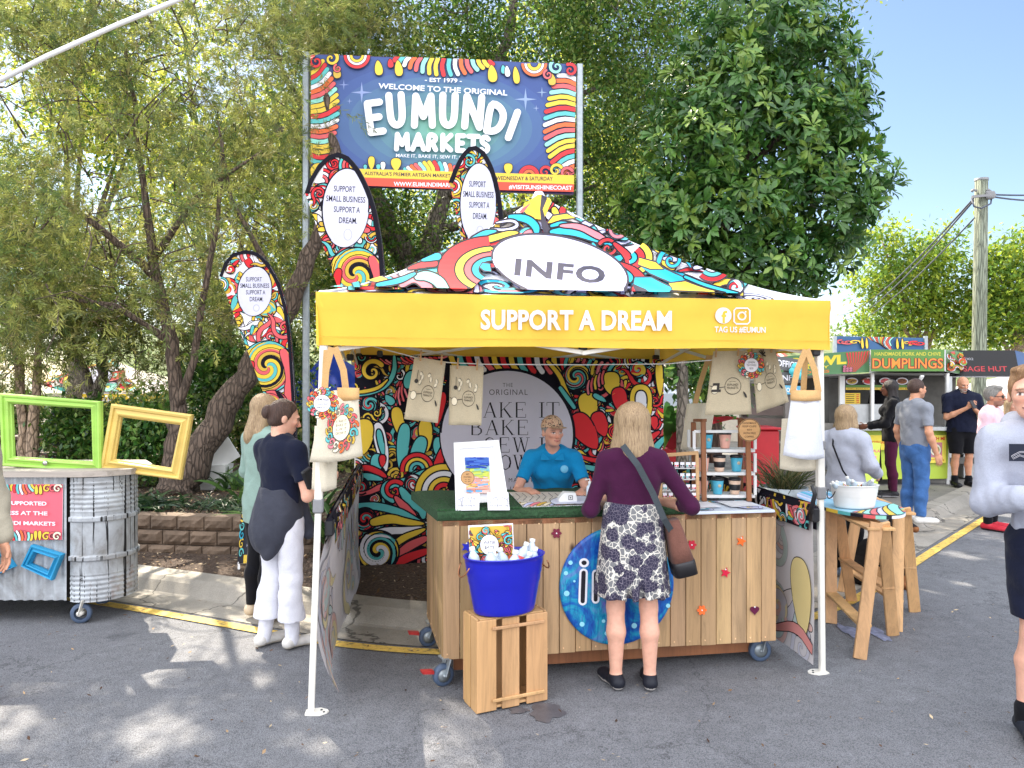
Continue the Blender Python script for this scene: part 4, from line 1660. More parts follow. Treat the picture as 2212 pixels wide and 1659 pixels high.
wood_mesh([([at(206,1010,12.0),at(205,920,12.0),at(204,862,12.0),at(186,810,12.0),at(150,740,12.1),at(120,640,12.2)],.13,.05),([at(204,868,12.0),at(222,810,12.0),at(222,740,12.0),at(240,640,12.1),at(250,500,12.2)],.10,.04),([at(186,810,12.0),at(160,770,12.2),at(110,730,12.4)],.07,.03)],BARK_G,t,"trunk",90,b3,7)
crown_needles(b3,2400,24,OLIVE,20,.3,.1,.015,.25,"crown",t)
t=thing("fig_tree","big small leaved tree with pale limbs spreading behind the billboard","tree",gnd(905,960,.1))
b4=[pxblob(800,120,13.2,220,170,1.3),pxblob(1120,60,13.4,260,150,1.5),pxblob(1380,120,13.0,200,190,1.4),pxblob(1320,360,12.6,150,150,1.1),pxblob(760,470,12.8,130,160,1.0),pxblob(960,520,13.4,170,120,1.1),pxblob(1600,20,13.2,220,90,1.4),pxblob(1290,500,12.8,120,60,.8),pxblob(720,620,12.6,90,90,.8),pxblob(1420,560,13.6,120,110,.9)]
b4u=[pxblob(900,-280,13.6,420,300,2.2),pxblob(1450,-260,13.4,380,280,2.2),pxblob(1150,-600,13.6,500,250,2.2)]
wood_mesh([([at(900,1010,13.0),at(895,800,13.0),at(905,640,13.0),at(880,560,13.0),at(800,420,12.9),at(720,330,12.8),at(620,285,12.6),at(556,250,12.5)],.34,.07),([at(895,640,13.0),at(930,520,13.0),at(960,420,13.0),at(1020,260,13.1),at(1100,80,13.2),at(1140,-200,13.3)],.22,.06),([at(905,720,13.0),at(780,590,12.8),at(720,480,12.7),at(700,430,12.7)],.14,.06),([at(960,420,13.0),at(1120,380,12.9),at(1260,352,12.7),at(1350,330,12.6)],.12,.04),([at(940,500,13.0),at(1180,440,12.8),at(1290,400,12.6)],.09,.03),([at(1020,260,13.1),at(1220,220,13.0),at(1380,150,12.9)],.10,.03),([at(720,330,12.8),at(660,250,12.8),at(600,130,12.8)],.07,.03)],BARK_G,t,"trunk",260,b4,9)
crown_leaves(b4,9500,25,GREENS+[(110,130,54),(126,140,70)],.09,.042,11,.3,"crown",t,LEAF,clump=26)
crown_leaves(b4u,1500,26,GREENS,.2,.1,9,.5,"upper_crown",t,LEAF,clump=24)
t=thing("paddle_leaf_tree","dense dark tree with big paddle shaped leaves in whorls, right of the billboard","tree",gnd(1545,980,.1))
b5=[pxblob(1640,90,10.2,170,110,1.0),pxblob(1560,220,9.9,150,120,.9),pxblob(1750,200,10.2,120,130,.9),pxblob(1500,330,9.6,110,110,.8),pxblob(1680,330,9.9,170,130,1.0),pxblob(1420,440,9.6,80,70,.6),pxblob(1540,470,9.6,160,100,.9),pxblob(1740,450,9.9,140,110,.9),pxblob(1850,400,10.1,75,70,.6),pxblob(1640,570,9.7,130,70,.7),pxblob(1480,540,9.6,100,60,.6),pxblob(1800,260,10.1,80,80,.6),pxblob(1570,610,9.8,110,45,.6),pxblob(1700,610,9.9,70,40,.5),pxblob(1780,540,10.0,70,60,.5)]
wood_mesh([([at(1540,1000,10.0),at(1538,760,10.0),at(1530,640,10.0),at(1560,520,10.0),at(1600,380,10.0),at(1640,230,10.1),at(1660,80,10.2)],.13,.03),([at(1536,700,10.0),at(1600,600,9.9),at(1700,470,9.9),at(1800,360,10.0)],.08,.025),([at(1556,540,10.0),at(1520,430,9.8),at(1480,340,9.6)],.06,.02),([at(1600,380,10.0),at(1690,290,10.0),at(1750,180,10.1)],.05,.02),([at(1536,680,10.0),at(1480,600,9.8),at(1420,500,9.6)],.05,.02),([at(1640,560,9.9),at(1780,520,10.0),at(1860,440,10.1)],.045,.015)],BARK_D,t,"trunk",0,None,11)
crown_whorls(b5,3300,27,DARKG,.155,.05,10,"crown",t)
BACK=[(-260,420,17,330,460,"tall sunlit tree at the far left edge behind the slim tree"),(150,330,19,300,420,"yellow green sunlit tree glowing behind the leaning tree"),(480,300,20,280,430,"yellow green sunlit tree right behind the smallest feather flag"),(760,420,21,240,330,"sunlit tree behind the billboard's left post"),(1080,260,22,300,330,"sunlit tree directly behind the billboard panel"),(1380,420,24,220,240,"sunlit tree glimpsed between the billboard and the paddle leaved tree")]
for i,(px,py,Y,rx,ry,lb)in enumerate(BACK):
 t=thing("sunlit_tree",lb,"tree",gnd(px,900,0)if False else Vector((at(px,0,Y).x,Y,0.1)),"sunlit trees behind the market")
 g=np.random.default_rng(100+i)
 bl=[pxblob(px+g.uniform(-.6,.6)*rx,py+g.uniform(-.75,.75)*ry,Y+g.uniform(-1,1),rx*.42,ry*.3,1.4)for _ in range(9)]
 bx=at(px,0,Y).x
 ps=[([Vector((bx,Y,0)),Vector((bx+.2,Y,2.2)),Vector((bx-.1,Y,4.5))],.22,.15)]
 for c,r in bl[:6]:
  ps.append(([Vector((bx,Y,3.0)),(Vector((bx,Y,3.2))+Vector(c))*.5+Vector((0,0,.3)),Vector(c)],.11,.03))
 wood_mesh(ps,BARK_G,t,"trunk",0,None,i)
 crown_leaves(bl,1500,40+i,SUNNY+GREENS[:2],.17,.085,9,.5,"crown",t,LEAF_T)
FAR=[([(1905,520,55,30),(1930,580,40,40),(1960,640,80,60),(1890,605,55,30),(1930,690,90,45),(2030,600,60,80),(2040,520,30,30),(2050,690,90,60),(1985,560,40,40),(1880,715,45,18)],36,"bright yellow green tree with lopsided feathery crown behind the dumpling stall",1985),([(2160,600,60,60),(2210,560,70,60),(2180,690,80,60),(2260,660,60,90),(2120,690,45,60)],34,"bushy bright green tree at the right edge behind the power pole",2190)]
for i,(bl_,Y,lb,tx)in enumerate(FAR):
 t=thing("feathery_tree",lb,"tree",Vector((at(tx,0,Y).x,Y,.1)),"bright trees beyond the food stalls")
 bl=[pxblob(a,b_,Y,rx,ry,1.6)for a,b_,rx,ry in bl_]
 bx=at(tx,0,Y).x
 ps=[([Vector((bx,Y,0)),Vector((bx+.1,Y,2.5)),Vector((bx+.3,Y,4.2))],.28,.18)]
 for c,r in bl:
  ps.append(([Vector((bx+.1,Y,2.6)),Vector((bx,Y,2.9)).lerp(Vector(c),.55)+Vector((0,0,.5)),Vector(c)],.12,.03))
 wood_mesh(ps,BARK_P,t,"trunk",0,None,i)
 crown_leaves(bl,1500,60+i,[(150,172,60),(172,182,70),(122,150,58),(96,128,56)],.26,.12,9,.6,"crown",t,LEAF_T)
g=np.random.default_rng(5)
hv,hf=[],[]
nx_,ny_=60,14
for j in range(ny_):
 for i in range(nx_):
  x=-120+i*9.0
  y=190+j*8
  h=14*math.sin(math.pi*j/(ny_-1))*(1+.35*math.sin(i*.35)+.2*math.sin(i*.9+1))
  hv.append((x,y,h+g.uniform(-.6,.6)))
for j in range(ny_-1):
 for i in range(nx_-1):
  q=j*nx_+i
  hf.append((q,q+1,q+nx_+1,q+nx_))
hb=MB().add(hv,hf,smooth=True)
tag(hb.build("hill",plain("hill_scrub",(118,128,84),.95,.3,.09,.2)),kind="structure")
hpts=np.array(hv)
bl=[((p[0]+g.uniform(-4,4),p[1],p[2]+.8),(5,5,2.6))for p in hpts[(hpts[:,2]>3)&(hpts[:,1]<255)][::2]]
tag(crown_leaves(bl,5000,71,[(120,138,84),(140,152,92),(104,124,80)],1.1,.7,6,2.5,"woods",None,LEAF_T),kind="stuff")
def zoomfn(x0,y0,k,surf):
 """art drawn in a magnified crop of the measuring grid (x, -y) -> world through surf(px, py) -> (point, normal)"""
 def fn(x,y,h):
  p,n=surf((x0+x/k)/1.82278,(y0-y/k)/1.82278)
  return p+n*h
 return fn
def plane_surf(o,n):
 o,n=Vector(o),Vector(n).normalized()
 e=Vector((0,0,CH))
 if n.dot(e-o)<0:
  n=-n
 k=n.dot(o-e)
 def s(px,py):
  d=Vector(((px-CX)/F,1.0,-(py-CY)/F))
  return e+d*(k/n.dot(d)),n
 return s
PRINT=attr_mat("printed_cloth",.8,trans=.12,spec=.2,var=.10,vscale=3.0,bmp=.12,fine=10)
BOARD=attr_mat("printed_board",.45,spec=.35,var=.05,vscale=2.0,bmp=0)
PAPER=attr_mat("printed_paper",.7,spec=.3,var=.05,vscale=12.0,bmp=0)
WMETAL=plain("white_powder_coat",(226,222,212),.4,.06,6,.05)
GALV=plain("galvanised_steel",(158,166,170),.45,.16,14,.12,metal=.55)
BLACKP=plain("black_plastic",(26,26,30),.45,.2,20,.1)
BLACKF=fabric("black_cloth",(22,22,28))
GREYP=plain("grey_plastic",(128,128,130),.5,.1,20,.1)
GY=.1436
GUX=Vector((math.cos(GY),math.sin(GY),0))
GUY=Vector((-math.sin(GY),math.cos(GY),0))
G0=Vector((-1.06,4.105,0))
ZB,ZT,APEX=2.01,2.30,3.25
gw=lambda a,b_,z:G0+GUX*a+GUY*b_+Vector((0,0,z))
BY0=at(665,829,9.8)
BL,BR_=at(673,829,9.75),at(1245,829,10.12)
bux=(BR_-BL)
bux.z=0
bux.normalize()
bn=Vector((bux.y,-bux.x,0))
bb=thing("billboard","tall roadside billboard welcoming to the markets on two galvanised posts under the trees","billboard",(BL.x,BL.y,0))
for px,Y in((661,9.8),(1252,10.15)):
 q=at(px,829,Y)
 m=MB()
 zt=1.8+(829.5-(113 if px<900 else 139))/F*Y
 m.box((q.x,q.y,zt/2),(.085,.085,zt),Euler((0,0,math.atan2(bux.y,bux.x))),bev=.012)
 m.build("post",GALV,bb)
A=Art(4.2)
navy,skyb,grn=lin((62,84,142)),lin((66,92,150)),lin((110,165,150))
A.poly([(120,-100),(1860,-168),(1838,-1026),(118,-960)],lin((70,50,100)))
A.poly([(130,-108),(1852,-172),(1835,-1008),(128,-930)],navy)
for i,(rx,ry)in enumerate(((760,400),(680,360),(600,320),(520,280),(440,235),(360,190),(290,150),(220,115),(150,80))):
 t_=i/8
 c0=lin((66+54*t_,90+90*t_,148+8*t_))
 A.fan_poly((950,-560),circ(950+10*i,-560-6*i,rx,ry,44,-.04),c0)
A.star4(455,-355,70,lin((140,155,200)))
A.star4(338,-305,36,lin((130,145,195)))
A.star4(375,-412,20,lin((140,155,200)))
A.star4(1525,-400,74,lin((140,160,195)))
A.star4(1632,-355,36,lin((140,160,190)))
A.star4(1595,-458,22,lin((150,165,200)))
for k in range(19):
 t_=k/18
 y=-235-560*t_
 A.fingers([(118,y)],[118+75*math.sin(math.pi*min(1,t_*1.1))],[.55-.95*t_],27,[PALB[k%8]])
 y=-275-590*t_
 A.fingers([(1862,y)],[125+90*math.sin(math.pi*t_)],[math.pi-.5+.9*t_],27,[PALB[(k+3)%8]])
for k in range(17):
 t_=k/16
 x=690+600*t_
 A.fingers([(x,-128-25*t_)],[30+74*math.sin(math.pi*t_)],[-math.pi/2+.75*(t_-.5)*2-.25],27,[PALB[(k+1)%8]])
for x,y,L,w_,c in((560,-150,100,62,YEL),(690,-150,105,62,YEL),(640,-140,60,46,RED),(1300,-180,115,72,YEL),(1375,-180,60,40,TEA),(1455,-190,115,52,YEL),(1400,-185,75,44,WHT),(290,-190,80,60,GOLD),(1690,-235,80,60,GOLD)):
 A.drop(x,y,L,w_,-1.45,c)
A.arcs(425,-118,[28,48,66,88],math.pi,2*math.pi,[YEL,WHT,RED])
A.arcs(1580,-172,[24,48,66,86],math.pi,2*math.pi,[YEL,WHT,ORG])
for x,y,r,c,f in((160,-160,42,RED,1),(258,-140,48,YEL,-1),(300,-205,26,COR,1),(1725,-195,44,MINT,1),(1815,-215,40,RED,-1),(1670,-245,30,COR,1)):
 A.curl(x,y,r,2.0,c,1.3,f,.5,0)
for k in range(13):
 t_=k/12
 A.fingers([(760+330*t_,-880-10*t_)],[30+45*math.sin(math.pi*t_)],[math.pi/2+.6-.9*t_],24,[PALB[(k+2)%8]])
for x,y,L,w_,c in((520,-865,88,52,YEL),(595,-872,60,40,WHT),(565,-868,40,36,TEA),(680,-872,84,78,YEL),(1410,-895,72,66,YEL),(480,-870,40,30,TEA)):
 A.drop(x,y,L,w_,1.57,c)
A.arcs(1545,-905,[20,42,70],0,math.pi,[ORG,RED])
for x,y,r,c in((1650,-880,36,RED),(1720,-870,40,YEL),(1790,-890,40,COR),(170,-880,50,YEL),(230,-900,40,RED)):
 A.curl(x,y,r,.5,c,1.2,1,.5,0)
A.poly([(128,-850),(1838,-902),(1838,-960),(128,-905)],YEL)
A.poly([(128,-905),(1838,-960),(1836,-1010),(128,-968)],lin((226,84,62)))
tc=lin((44,30,60))
A.text("AUSTRALIA'S PREMIER ARTISAN MARKET",755,-897,25,560,tc,.02,1,-.03)
A.text("EVERY WEDNESDAY & SATURDAY",1470,-922,26,460,tc,.02,1,-.012)
A.text("WWW.EUMUNDIMARKETS.COM.AU",960,-964,28,590,WHT,.02,1,-.02)
A.text("#VISITSUNSHINECOAST",1620,-982,30,412,WHT,.025,1,-.015)
A.text("- EST 1979 -",988,-284,28,240,WHT,.02,1,-.03)
A.text("WELCOME TO THE ORIGINAL",985,-343,36,840,WHT,.022,1,-.055)
eb=[(545,-525,100,190,.13),(680,-480,100,200,.07),(858,-482,130,190,.0),(1022,-482,100,200,-.03),(1182,-490,120,195,-.08),(1330,-530,120,180,-.15),(1440,-575,30,175,-.35)]
A.rounded("EUMUNDI",eb,46,WHT)
mb_=[(720,-684,82,96,0),(825,-686,82,96,-.01),(915,-688,60,96,-.02),(1010,-690,66,96,-.02),(1100,-694,50,96,-.02),(1182,-698,70,96,-.02),(1258,-702,56,96,-.02)]
A.rounded("MARKETS",mb_,32,WHT)
A.text("MAKE IT, BAKE IT, SEW IT, GROW IT",960,-784,26,560,WHT,.005,1,-.03)
bs=plane_surf(BL,bn)
m=MB()
c4=[bs((1150+x/1.659)/1.82278,(150-y/1.659)/1.82278)[0]for x,y in((124,-104),(1856,-170),(1838,-1022),(122,-956))]
m.add([p-bn*.0 for p in c4]+[p-bn*.05 for p in c4],[(0,1,2,3),(7,6,5,4),(0,4,5,1),(1,5,6,2),(2,6,7,3),(3,7,4,0)],lin((70,50,100)))
A.put(m,zoomfn(1150,150,1.659,bs),[(122,-956),(1838,-1022),(1856,-170),(124,-104)])
m.build("sign_panel",BOARD,bb)
FLAGS=[("large feather flag rising behind the left end of the yellow valance",8.3,[(85,-1012),(110,-930),(170,-830),(235,-770),(300,-748),(370,-775),(440,-860),(505,-990),(550,-1130),(585,-1330),(604,-1560),(612,-1800),(614,-2200),(600,-2500),(560,-2300),(480,-2000),(340,-1640),(270,-1440),(190,-1240),(118,-1055)],(350,-1110,152,258,-.06),1150,150,1.659,1.0,(345,-1100),.045,0),("feather flag sticking up behind the gazebo roof in front of the billboard",9.0,[(1025,-940),(1060,-850),(1100,-770),(1150,-715),(1200,-705),(1260,-745),(1310,-840),(1345,-960),(1370,-1100),(1385,-1300),(1392,-1600),(1392,-2300),(1300,-2000),(1180,-1600),(1110,-1330),(1070,-1100),(1048,-1010)],(1215,-1080,118,262,-.03),1150,150,1.659,.78,(1215,-1060),.04,5),("smaller feather flag standing in the garden behind the two girls",8.4,[(18,-175),(45,-105),(85,-60),(150,-45),(210,-58),(265,-110),(320,-210),(355,-330),(375,-480),(390,-700),(400,-900),(404,-1120),(330,-1000),(262,-790),(225,-640),(175,-560),(130,-440),(75,-290),(40,-195)],(195,-250,86,124,-.12),850,950,1.27,.6,(195,-240),.0,9)]
for fi,(lb,Y,outl,el,zx,zy,zk,sc,tp,ang,sd_)in enumerate(FLAGS):
 so=at((zx+outl[0][0]/zk)/1.82278,829,Y)
 sf=plane_surf(so,(.12,-1,0))
 fn0=zoomfn(zx,zy,zk,sf)
 fn=fn0
 base=fn(outl[11][0],0,0)
 r=thing("feather_flag",lb,"flag",(base.x,base.y,.1),"feather flags")
 A=Art(7*sc if sc>.7 else 4.0)
 xs,ys=[p[0]for p in outl],[p[1]for p in outl]
 A.poly([(min(xs)-5,min(ys)-5),(max(xs)+5,min(ys)-5),(max(xs)+5,max(ys)+5),(min(xs)-5,max(ys)+5)],WHT)
 W_=max(xs)-min(xs)
 x0_,y0_=min(xs),max(ys)
 k=W_/530.0
 q=lambda x,y:(x0_+x*k,y0_-y*k)
 for(x,y,L,w_,a,c)in((120,40,170,90,2.6,TEA),(60,200,160,70,-1.2,YEL),(160,20,120,60,-1.0,RED),(230,0,140,60,-1.1,WHT),(300,10,160,70,-.8,COR),(380,80,180,70,-1.2,TEA),(420,160,160,60,-1.4,RED),(40,300,220,80,-1.3,YEL),(90,380,200,80,-1.25,WHT),(480,330,200,90,-1.5,RED),(450,420,240,80,-1.4,TEA),(470,560,200,90,-1.45,RED),(110,520,200,80,-1.2,TEA),(400,520,190,80,-2.0,TEA)):
  A.drop(*q(x,y),L*k,w_*k,a,c)
 doodle(A,x0_,y0_-1900*k,x0_+540*k,y0_,170,40*k,95*k,30+fi,[TEA,YEL,COR,GOLD,WHT,RED])
 A.swirl(*q(330,800),180*k,.4,1.1,[TEA,YEL,BLK,GOLD,COR,YEL],1)
 A.ribbon([q(440,700),q(500,850),q(470,1000),q(520,1200)],[50*k,70*k,60*k,30*k],COR)
 A.ribbon([q(220,780),q(190,900),q(280,1000),q(330,1150)],[40*k,60*k,60*k,30*k],RED)
 A.swirl(*q(360,1080),120*k,1.4,1.0,[COR,YEL,TEA,BLK],-1)
 A.ribbon([q(300,1000),q(380,1150),q(400,1300),q(440,1500)],[60*k,80*k,70*k,60*k],TEA)
 A.curl(*q(440,1250),90*k,1.0,COR,1.3,1,.4)
 A.curl(*q(400,1420),80*k,3.0,YEL,1.3,-1,.4)
 A.drop(*q(500,1330),190*k,110*k,-1.6,GOLD)
 A.drop(*q(450,1480),200*k,90*k,-1.4,RED)
 A.swirl(*q(480,1720),120*k,1.4,1.0,[YEL,YEL,TEA,RED],-1)
 ex,ey,rx,ry,ea=el
 A.ell(ex,ey,rx,ry,lin((214,214,236)),9*sc,ea,48)
 for j,(s_,dy,wf)in enumerate((("SUPPORT",.50,.92),("SMALL BUSINESS",.23,1.68),("SUPPORT A",-.05,1.12),("DREAM.",-.34,.78))):
  A.text(s_,ex+(-.04+.05*j)*rx,ey+dy*ry*.95,.15*ry if fi<2 else .18*ry,wf*rx,BLK,.012,1.0,-ang)
 A.stroke(circ(ex+.1*rx,ey-.68*ry,.17*rx,.17*rx*(1.4 if fi<2 else 1.1),24),2.0,lin((150,150,175)),closed=True)
 nt_=outl.index(max(outl,key=lambda p:p[1]))
 edge=smooth_path(outl[:14 if fi==0 else 12],2)
 A.stroke([(x,y)for x,y in edge],(58 if fi<2 else 34)*(1 if fi==0 else .95),BLK,cap=False)
 m=MB()
 hull=[]
 pts=sorted(outl)
 def half(P):
  h=[]
  for p in P:
   while len(h)>1 and(h[-1][0]-h[-2][0])*(p[1]-h[-2][1])-(h[-1][1]-h[-2][1])*(p[0]-h[-2][0])<=0:
    h.pop()
   h.append(p)
  return h[:-1]
 hull=half(pts)+half(pts[::-1])
 A.put(m,fn,hull,dz=.00001)
 m.build("flag_cloth",PRINT,r)
 m=MB()
 pl=[fn(x,y,.0)-Vector((0,-.012,0))for x,y in smooth_path(outl[:12],2)]
 bt=Vector((pl[-1].x,pl[-1].y,.12 if fi<2 else .43))
 m.tube(pl+[bt],[.006+.008*i/len(pl)for i in range(len(pl))]+[.015],8)
 m.build("pole",BLACKP,r)
 m=MB()
 m.lathe([(.001,.03),(.03,.03),(.16,.012),(.17,0),(.001,0)],(bt.x,bt.y,bt.z-.02),20)
 m.build("base",BLACKP,r)
gz=thing("gazebo","printed pop up gazebo with INFO roof and yellow valance over the market counter","gazebo",G0)
PRW=1.35
RV=[0,.005,.015,.03,.05,.08,.12,.16,.2,.25,.3,.36,.43,.5,.58,.67,.77,.88,1.0,1.12,1.24,1.36,1.5]
RZ=[ZT+(APEX-ZT)*(v/1.5)**PRW for v in RV]
def roof_z(v):
 return float(np.interp(v,RV,RZ))
def roof_surf(px,py):
 d=Vector(((px-CX)/F,1.0,-(py-CY)/F))
 lo,hi=3.9,6.3
 f=lambda Y:CH+d.z*Y-roof_z((Vector((d.x*Y,Y,0))-G0).dot(GUY))
 for _ in range(34):
  mid=(lo+hi)/2
  if f(mid)>0:
   lo=mid
  else:
   hi=mid
 p=Vector((d.x*lo,lo,CH+d.z*lo))
 return p,(Vector((0,0,.84))-GUY*.54)
m=MB()
NR=len(RV)-1
for side in range(4):
 th=side*math.pi/2
 cx_=gw(1.5,1.5,0)
 ax=GUX*math.cos(th)+GUY*math.sin(th)
 ay=-GUX*math.sin(th)+GUY*math.cos(th)
 vv,ff=[],[]
 for i in range(NR+1):
  v=RV[i]
  hw=1.5-v+.012
  for j in range(9):
   s_=-1+j/4
   vv.append(cx_+ax*hw*s_-ay*(1.5-v+.012)+Vector((0,0,roof_z(v))))
 for i in range(NR):
  for j in range(8):
   q_=i*9+j
   ff.append((q_,q_+1,q_+10,q_+9))
 m.add(vv,ff,WHT if side in(0,2)else(TEA if side==1 else YEL),smooth=True)
A=Art(9)
sv=BLK
BLK=lin((66,62,74))
doodle(A,260,-810,2900,-170,95,60,130,17,[CYA,YEL,RED,PNK,LAV,TEA,WHT])
BLK=sv
A.ow=11
GRY=lin((66,62,74))
BLK_,BLKS=BLK,GRY
A.poly([(1500,-240),(1625,-150),(1690,-190),(1640,-310),(1560,-300)],YEL)
A.stroke([(1655,-170),(1625,-240),(1640,-320),(1660,-380)],[14,18,34,50],GRY)
A.poly([(1500,-235),(1560,-195),(1510,-260),(1480,-262)],COR)
A.blob([(1660,-330),(1700,-280),(1790,-265),(1850,-300),(1760,-310),(1700,-335)],YEL,12,GRY)
A.ribbon([(1420,-290),(1530,-300),(1590,-350),(1595,-400)],[22,46,46,20],CYA)
A.ribbon([(1300,-370),(1400,-380),(1480,-350),(1440,-310),(1330,-330)],[6,14,18,14,4],LAV)
A.ribbon([(1210,-455),(1320,-430),(1410,-400),(1470,-395)],[26,40,30,8],YEL)
A.ribbon([(1180,-440),(1260,-395),(1330,-385)],[30,34,6],CYA)
A.blob([(1370,-500),(1365,-460),(1415,-430),(1420,-475),(1390,-498)],YEL,12,GRY)
A.ribbon([(1690,-350),(1760,-330),(1880,-360),(1970,-400)],[14,26,24,8],CYA)
A.ribbon([(1690,-390),(1800,-380),(1920,-410),(2080,-470)],[20,50,50,18],CYA)
A.ribbon([(1750,-350),(1870,-350),(1980,-410),(2060,-450)],[10,34,40,8],PNK)
A.ribbon([(1430,-440),(1560,-425),(1720,-430),(1900,-480),(2000,-560)],[30,38,44,40,14],RED)
A.ribbon([(1010,-490),(1120,-470),(1230,-480),(1330,-520)],[8,36,36,14],YEL)
A.ribbon([(960,-560),(1100,-520),(1220,-525),(1320,-535)],[8,50,48,14],COR)
A.arcs(1310,-640,[90,140,190,250,360],1.65,4.1,[CYA,COR,YEL,RED],.62)
A.blob([(1290,-600),(1240,-595),(1220,-625),(1250,-650),(1300,-655)],CYA,10,GRY)
A.ribbon([(760,-635),(850,-610),(930,-600)],[6,36,40],RED)
A.ribbon([(850,-580),(900,-560),(950,-555)],[10,44,44],CYA)
A.ribbon([(720,-740),(800,-690),(870,-740),(900,-770)],[40,50,60,40],PNK)
A.ribbon([(820,-690),(880,-680),(960,-720),(1000,-790)],[40,60,70,60],MINT)
A.ribbon([(560,-745),(700,-720),(800,-670)],[20,34,14],CYA)
A.curl(2060,-500,62,2.6,RED,1.3,-1,.3,0)
A.ribbon([(1960,-470),(1990,-560),(2070,-600),(2140,-560)],[14,50,56,30],CYA)
A.ribbon([(2100,-470),(2200,-560),(2180,-640),(2120,-620)],[16,44,40,20],RED)
A.arcs(2190,-560,[20,60,110,160],-1.4,.9,[CYA,RED,YEL],.8)
A.ribbon([(2120,-600),(2230,-660),(2290,-730),(2220,-780)],[16,60,66,30],RED)
A.ribbon([(2150,-640),(2210,-690),(2200,-720)],[20,30,10],CYA)
A.blob([(2270,-620),(2390,-615),(2550,-690),(2560,-720),(2470,-730),(2330,-670)],CYA,10,GRY)
A.blob([(2230,-690),(2340,-690),(2480,-760),(2460,-790),(2300,-775),(2220,-740)],CYA,10,GRY)
A.blob([(2450,-730),(2560,-715),(2750,-780),(2740,-800),(2530,-790),(2470,-765)],YEL,10,GRY)
A.blob([(2260,-560),(2370,-590),(2420,-640),(2330,-640),(2250,-610)],YEL,10,GRY)
A.ribbon([(2560,-690),(2700,-750),(2900,-800)],[16,18,10],CYA)
A.ribbon([(2200,-800),(2400,-792),(2800,-808)],[12,16,8],COR)
A.ell(1745,-630,450,205,LAV,14,-.22,60,GRY)
A.text("INFO",1745,-655,116,590,lin((72,70,84)),.035,1.12,-.10,0)
zr=zoomfn(1150,700,1.659,roof_surf)
for i_,(p_,f_,c_)in enumerate(A.e):
 q_=[]
 for x_,y_ in p_:
  d_=zr(x_,y_,0)-G0
  q_.append((d_.dot(GUX),d_.dot(GUY)))
 A.e[i_]=(np.array(q_),f_,c_)
A2=Art(.016)
sv,BLK=BLK,lin((66,62,74))
doodle(A2,.05,.0,2.95,1.3,75,.10,.24,27,[CYA,YEL,RED,PNK,LAV,TEA])
BLK=sv
A.e=A2.e+A.e
A.put(m,lambda a,v,h:gw(a,v,roof_z(v))+Vector((0,0,.84*h))-GUY*(.54*h),[(-.005,-.012),(3.005,-.012),(1.5,1.49)],([.1*i for i in range(31)],RV[1:-1]),z0=.006,dz=.00003)
m.build("roof",PRINT,gz)
m=MB()
for a,b_ in((0,0),(3,0),(3,3),(0,3)):
 pth=[]
 for i in range(NR+1):
  t_=RV[i]/1.5
  pth.append(gw(a+(1.5-a)*t_,b_+(1.5-b_)*t_,roof_z(1.5*t_)+.004))
 m.tube(pth,.012,6)
m.lathe([(.0,.05),(.03,.045),(.05,.01),(.06,-.02)],gw(1.5,1.5,APEX),12)
m.build("piping",plain("white_piping",(226,226,236),.7),gz)
m=MB()
vr=random.Random(2)
for side in range(4):
 th=side*math.pi/2
 cx_=gw(1.5,1.5,0)
 ax=GUX*math.cos(th)+GUY*math.sin(th)
 ay=-GUX*math.sin(th)+GUY*math.cos(th)
 vv,ff=[],[]
 for i in range(41):
  s_=-1.518+3.036*i/40
  for j in range(7):
   t_=j/6
   ww=.010*math.sin(s_*9+side)*t_+.006*math.sin(s_*23+2*t_)+(.006 if j==1 else 0)
   vv.append(cx_+ax*s_-ay*(1.518+ww-.006*t_)+Vector((0,0,ZT+.006-(ZT-ZB+.006+.004*math.sin(s_*5+side))*t_)))
 for i in range(40):
  for j in range(6):
   q_=i*7+j
   ff.append((q_,q_+1,q_+8,q_+7))
 m.add(vv,ff,lin((240,196,78)),smooth=True)
A=Art(4)
vs_=plane_surf(gw(0,-.018,0),GUY)
A.text("SUPPORT A DREAM",1244,-692,44,412,lin((226,222,232)),.035,1.05,-.006)
A.ell(1561,-682,17.5,None,lin((226,222,232)),0)
A.text("f",1563,-685,27,None,YEL,.03)
sq=[(1585+x,-683+y)for x,y in((3,-17),(27,-17),(32,-12),(32,12),(27,17),(3,17),(-2,12),(-2,-12))]
A.stroke([(p[0]+1,p[1])for p in sq],3.2,lin((226,222,232)),closed=True)
A.stroke(circ(1601,-683,8,n=24),3.2,lin((226,222,232)),closed=True)
A.ell(1609,-674,1.8,None,lin((226,222,232)),0)
A.text("TAG US #EUMUN",1597,-713,14,110,lin((226,222,232)),.02,1.0,-.01)
A.stroke([(690,-727),(1000,-732),(1797,-737)],1.2,GOLD)
def vfn(x,y,h):
 p,n=vs_(x,-y)
 return p+n*(h+.010)
A.put(m,vfn)
m.build("valance",attr_mat("valance_cloth",.8,trans=.12,spec=.2,var=.14,vscale=2.2,bmp=.55,fine=6),gz)
FOOT=[gnd(672,1541),gnd(1776,1453),Vector((*gw(3,3,0).xy,.11)),Vector((*gw(0,3,0).xy,.11))]
CORN=[(0,0),(3,0),(3,3),(0,3)]
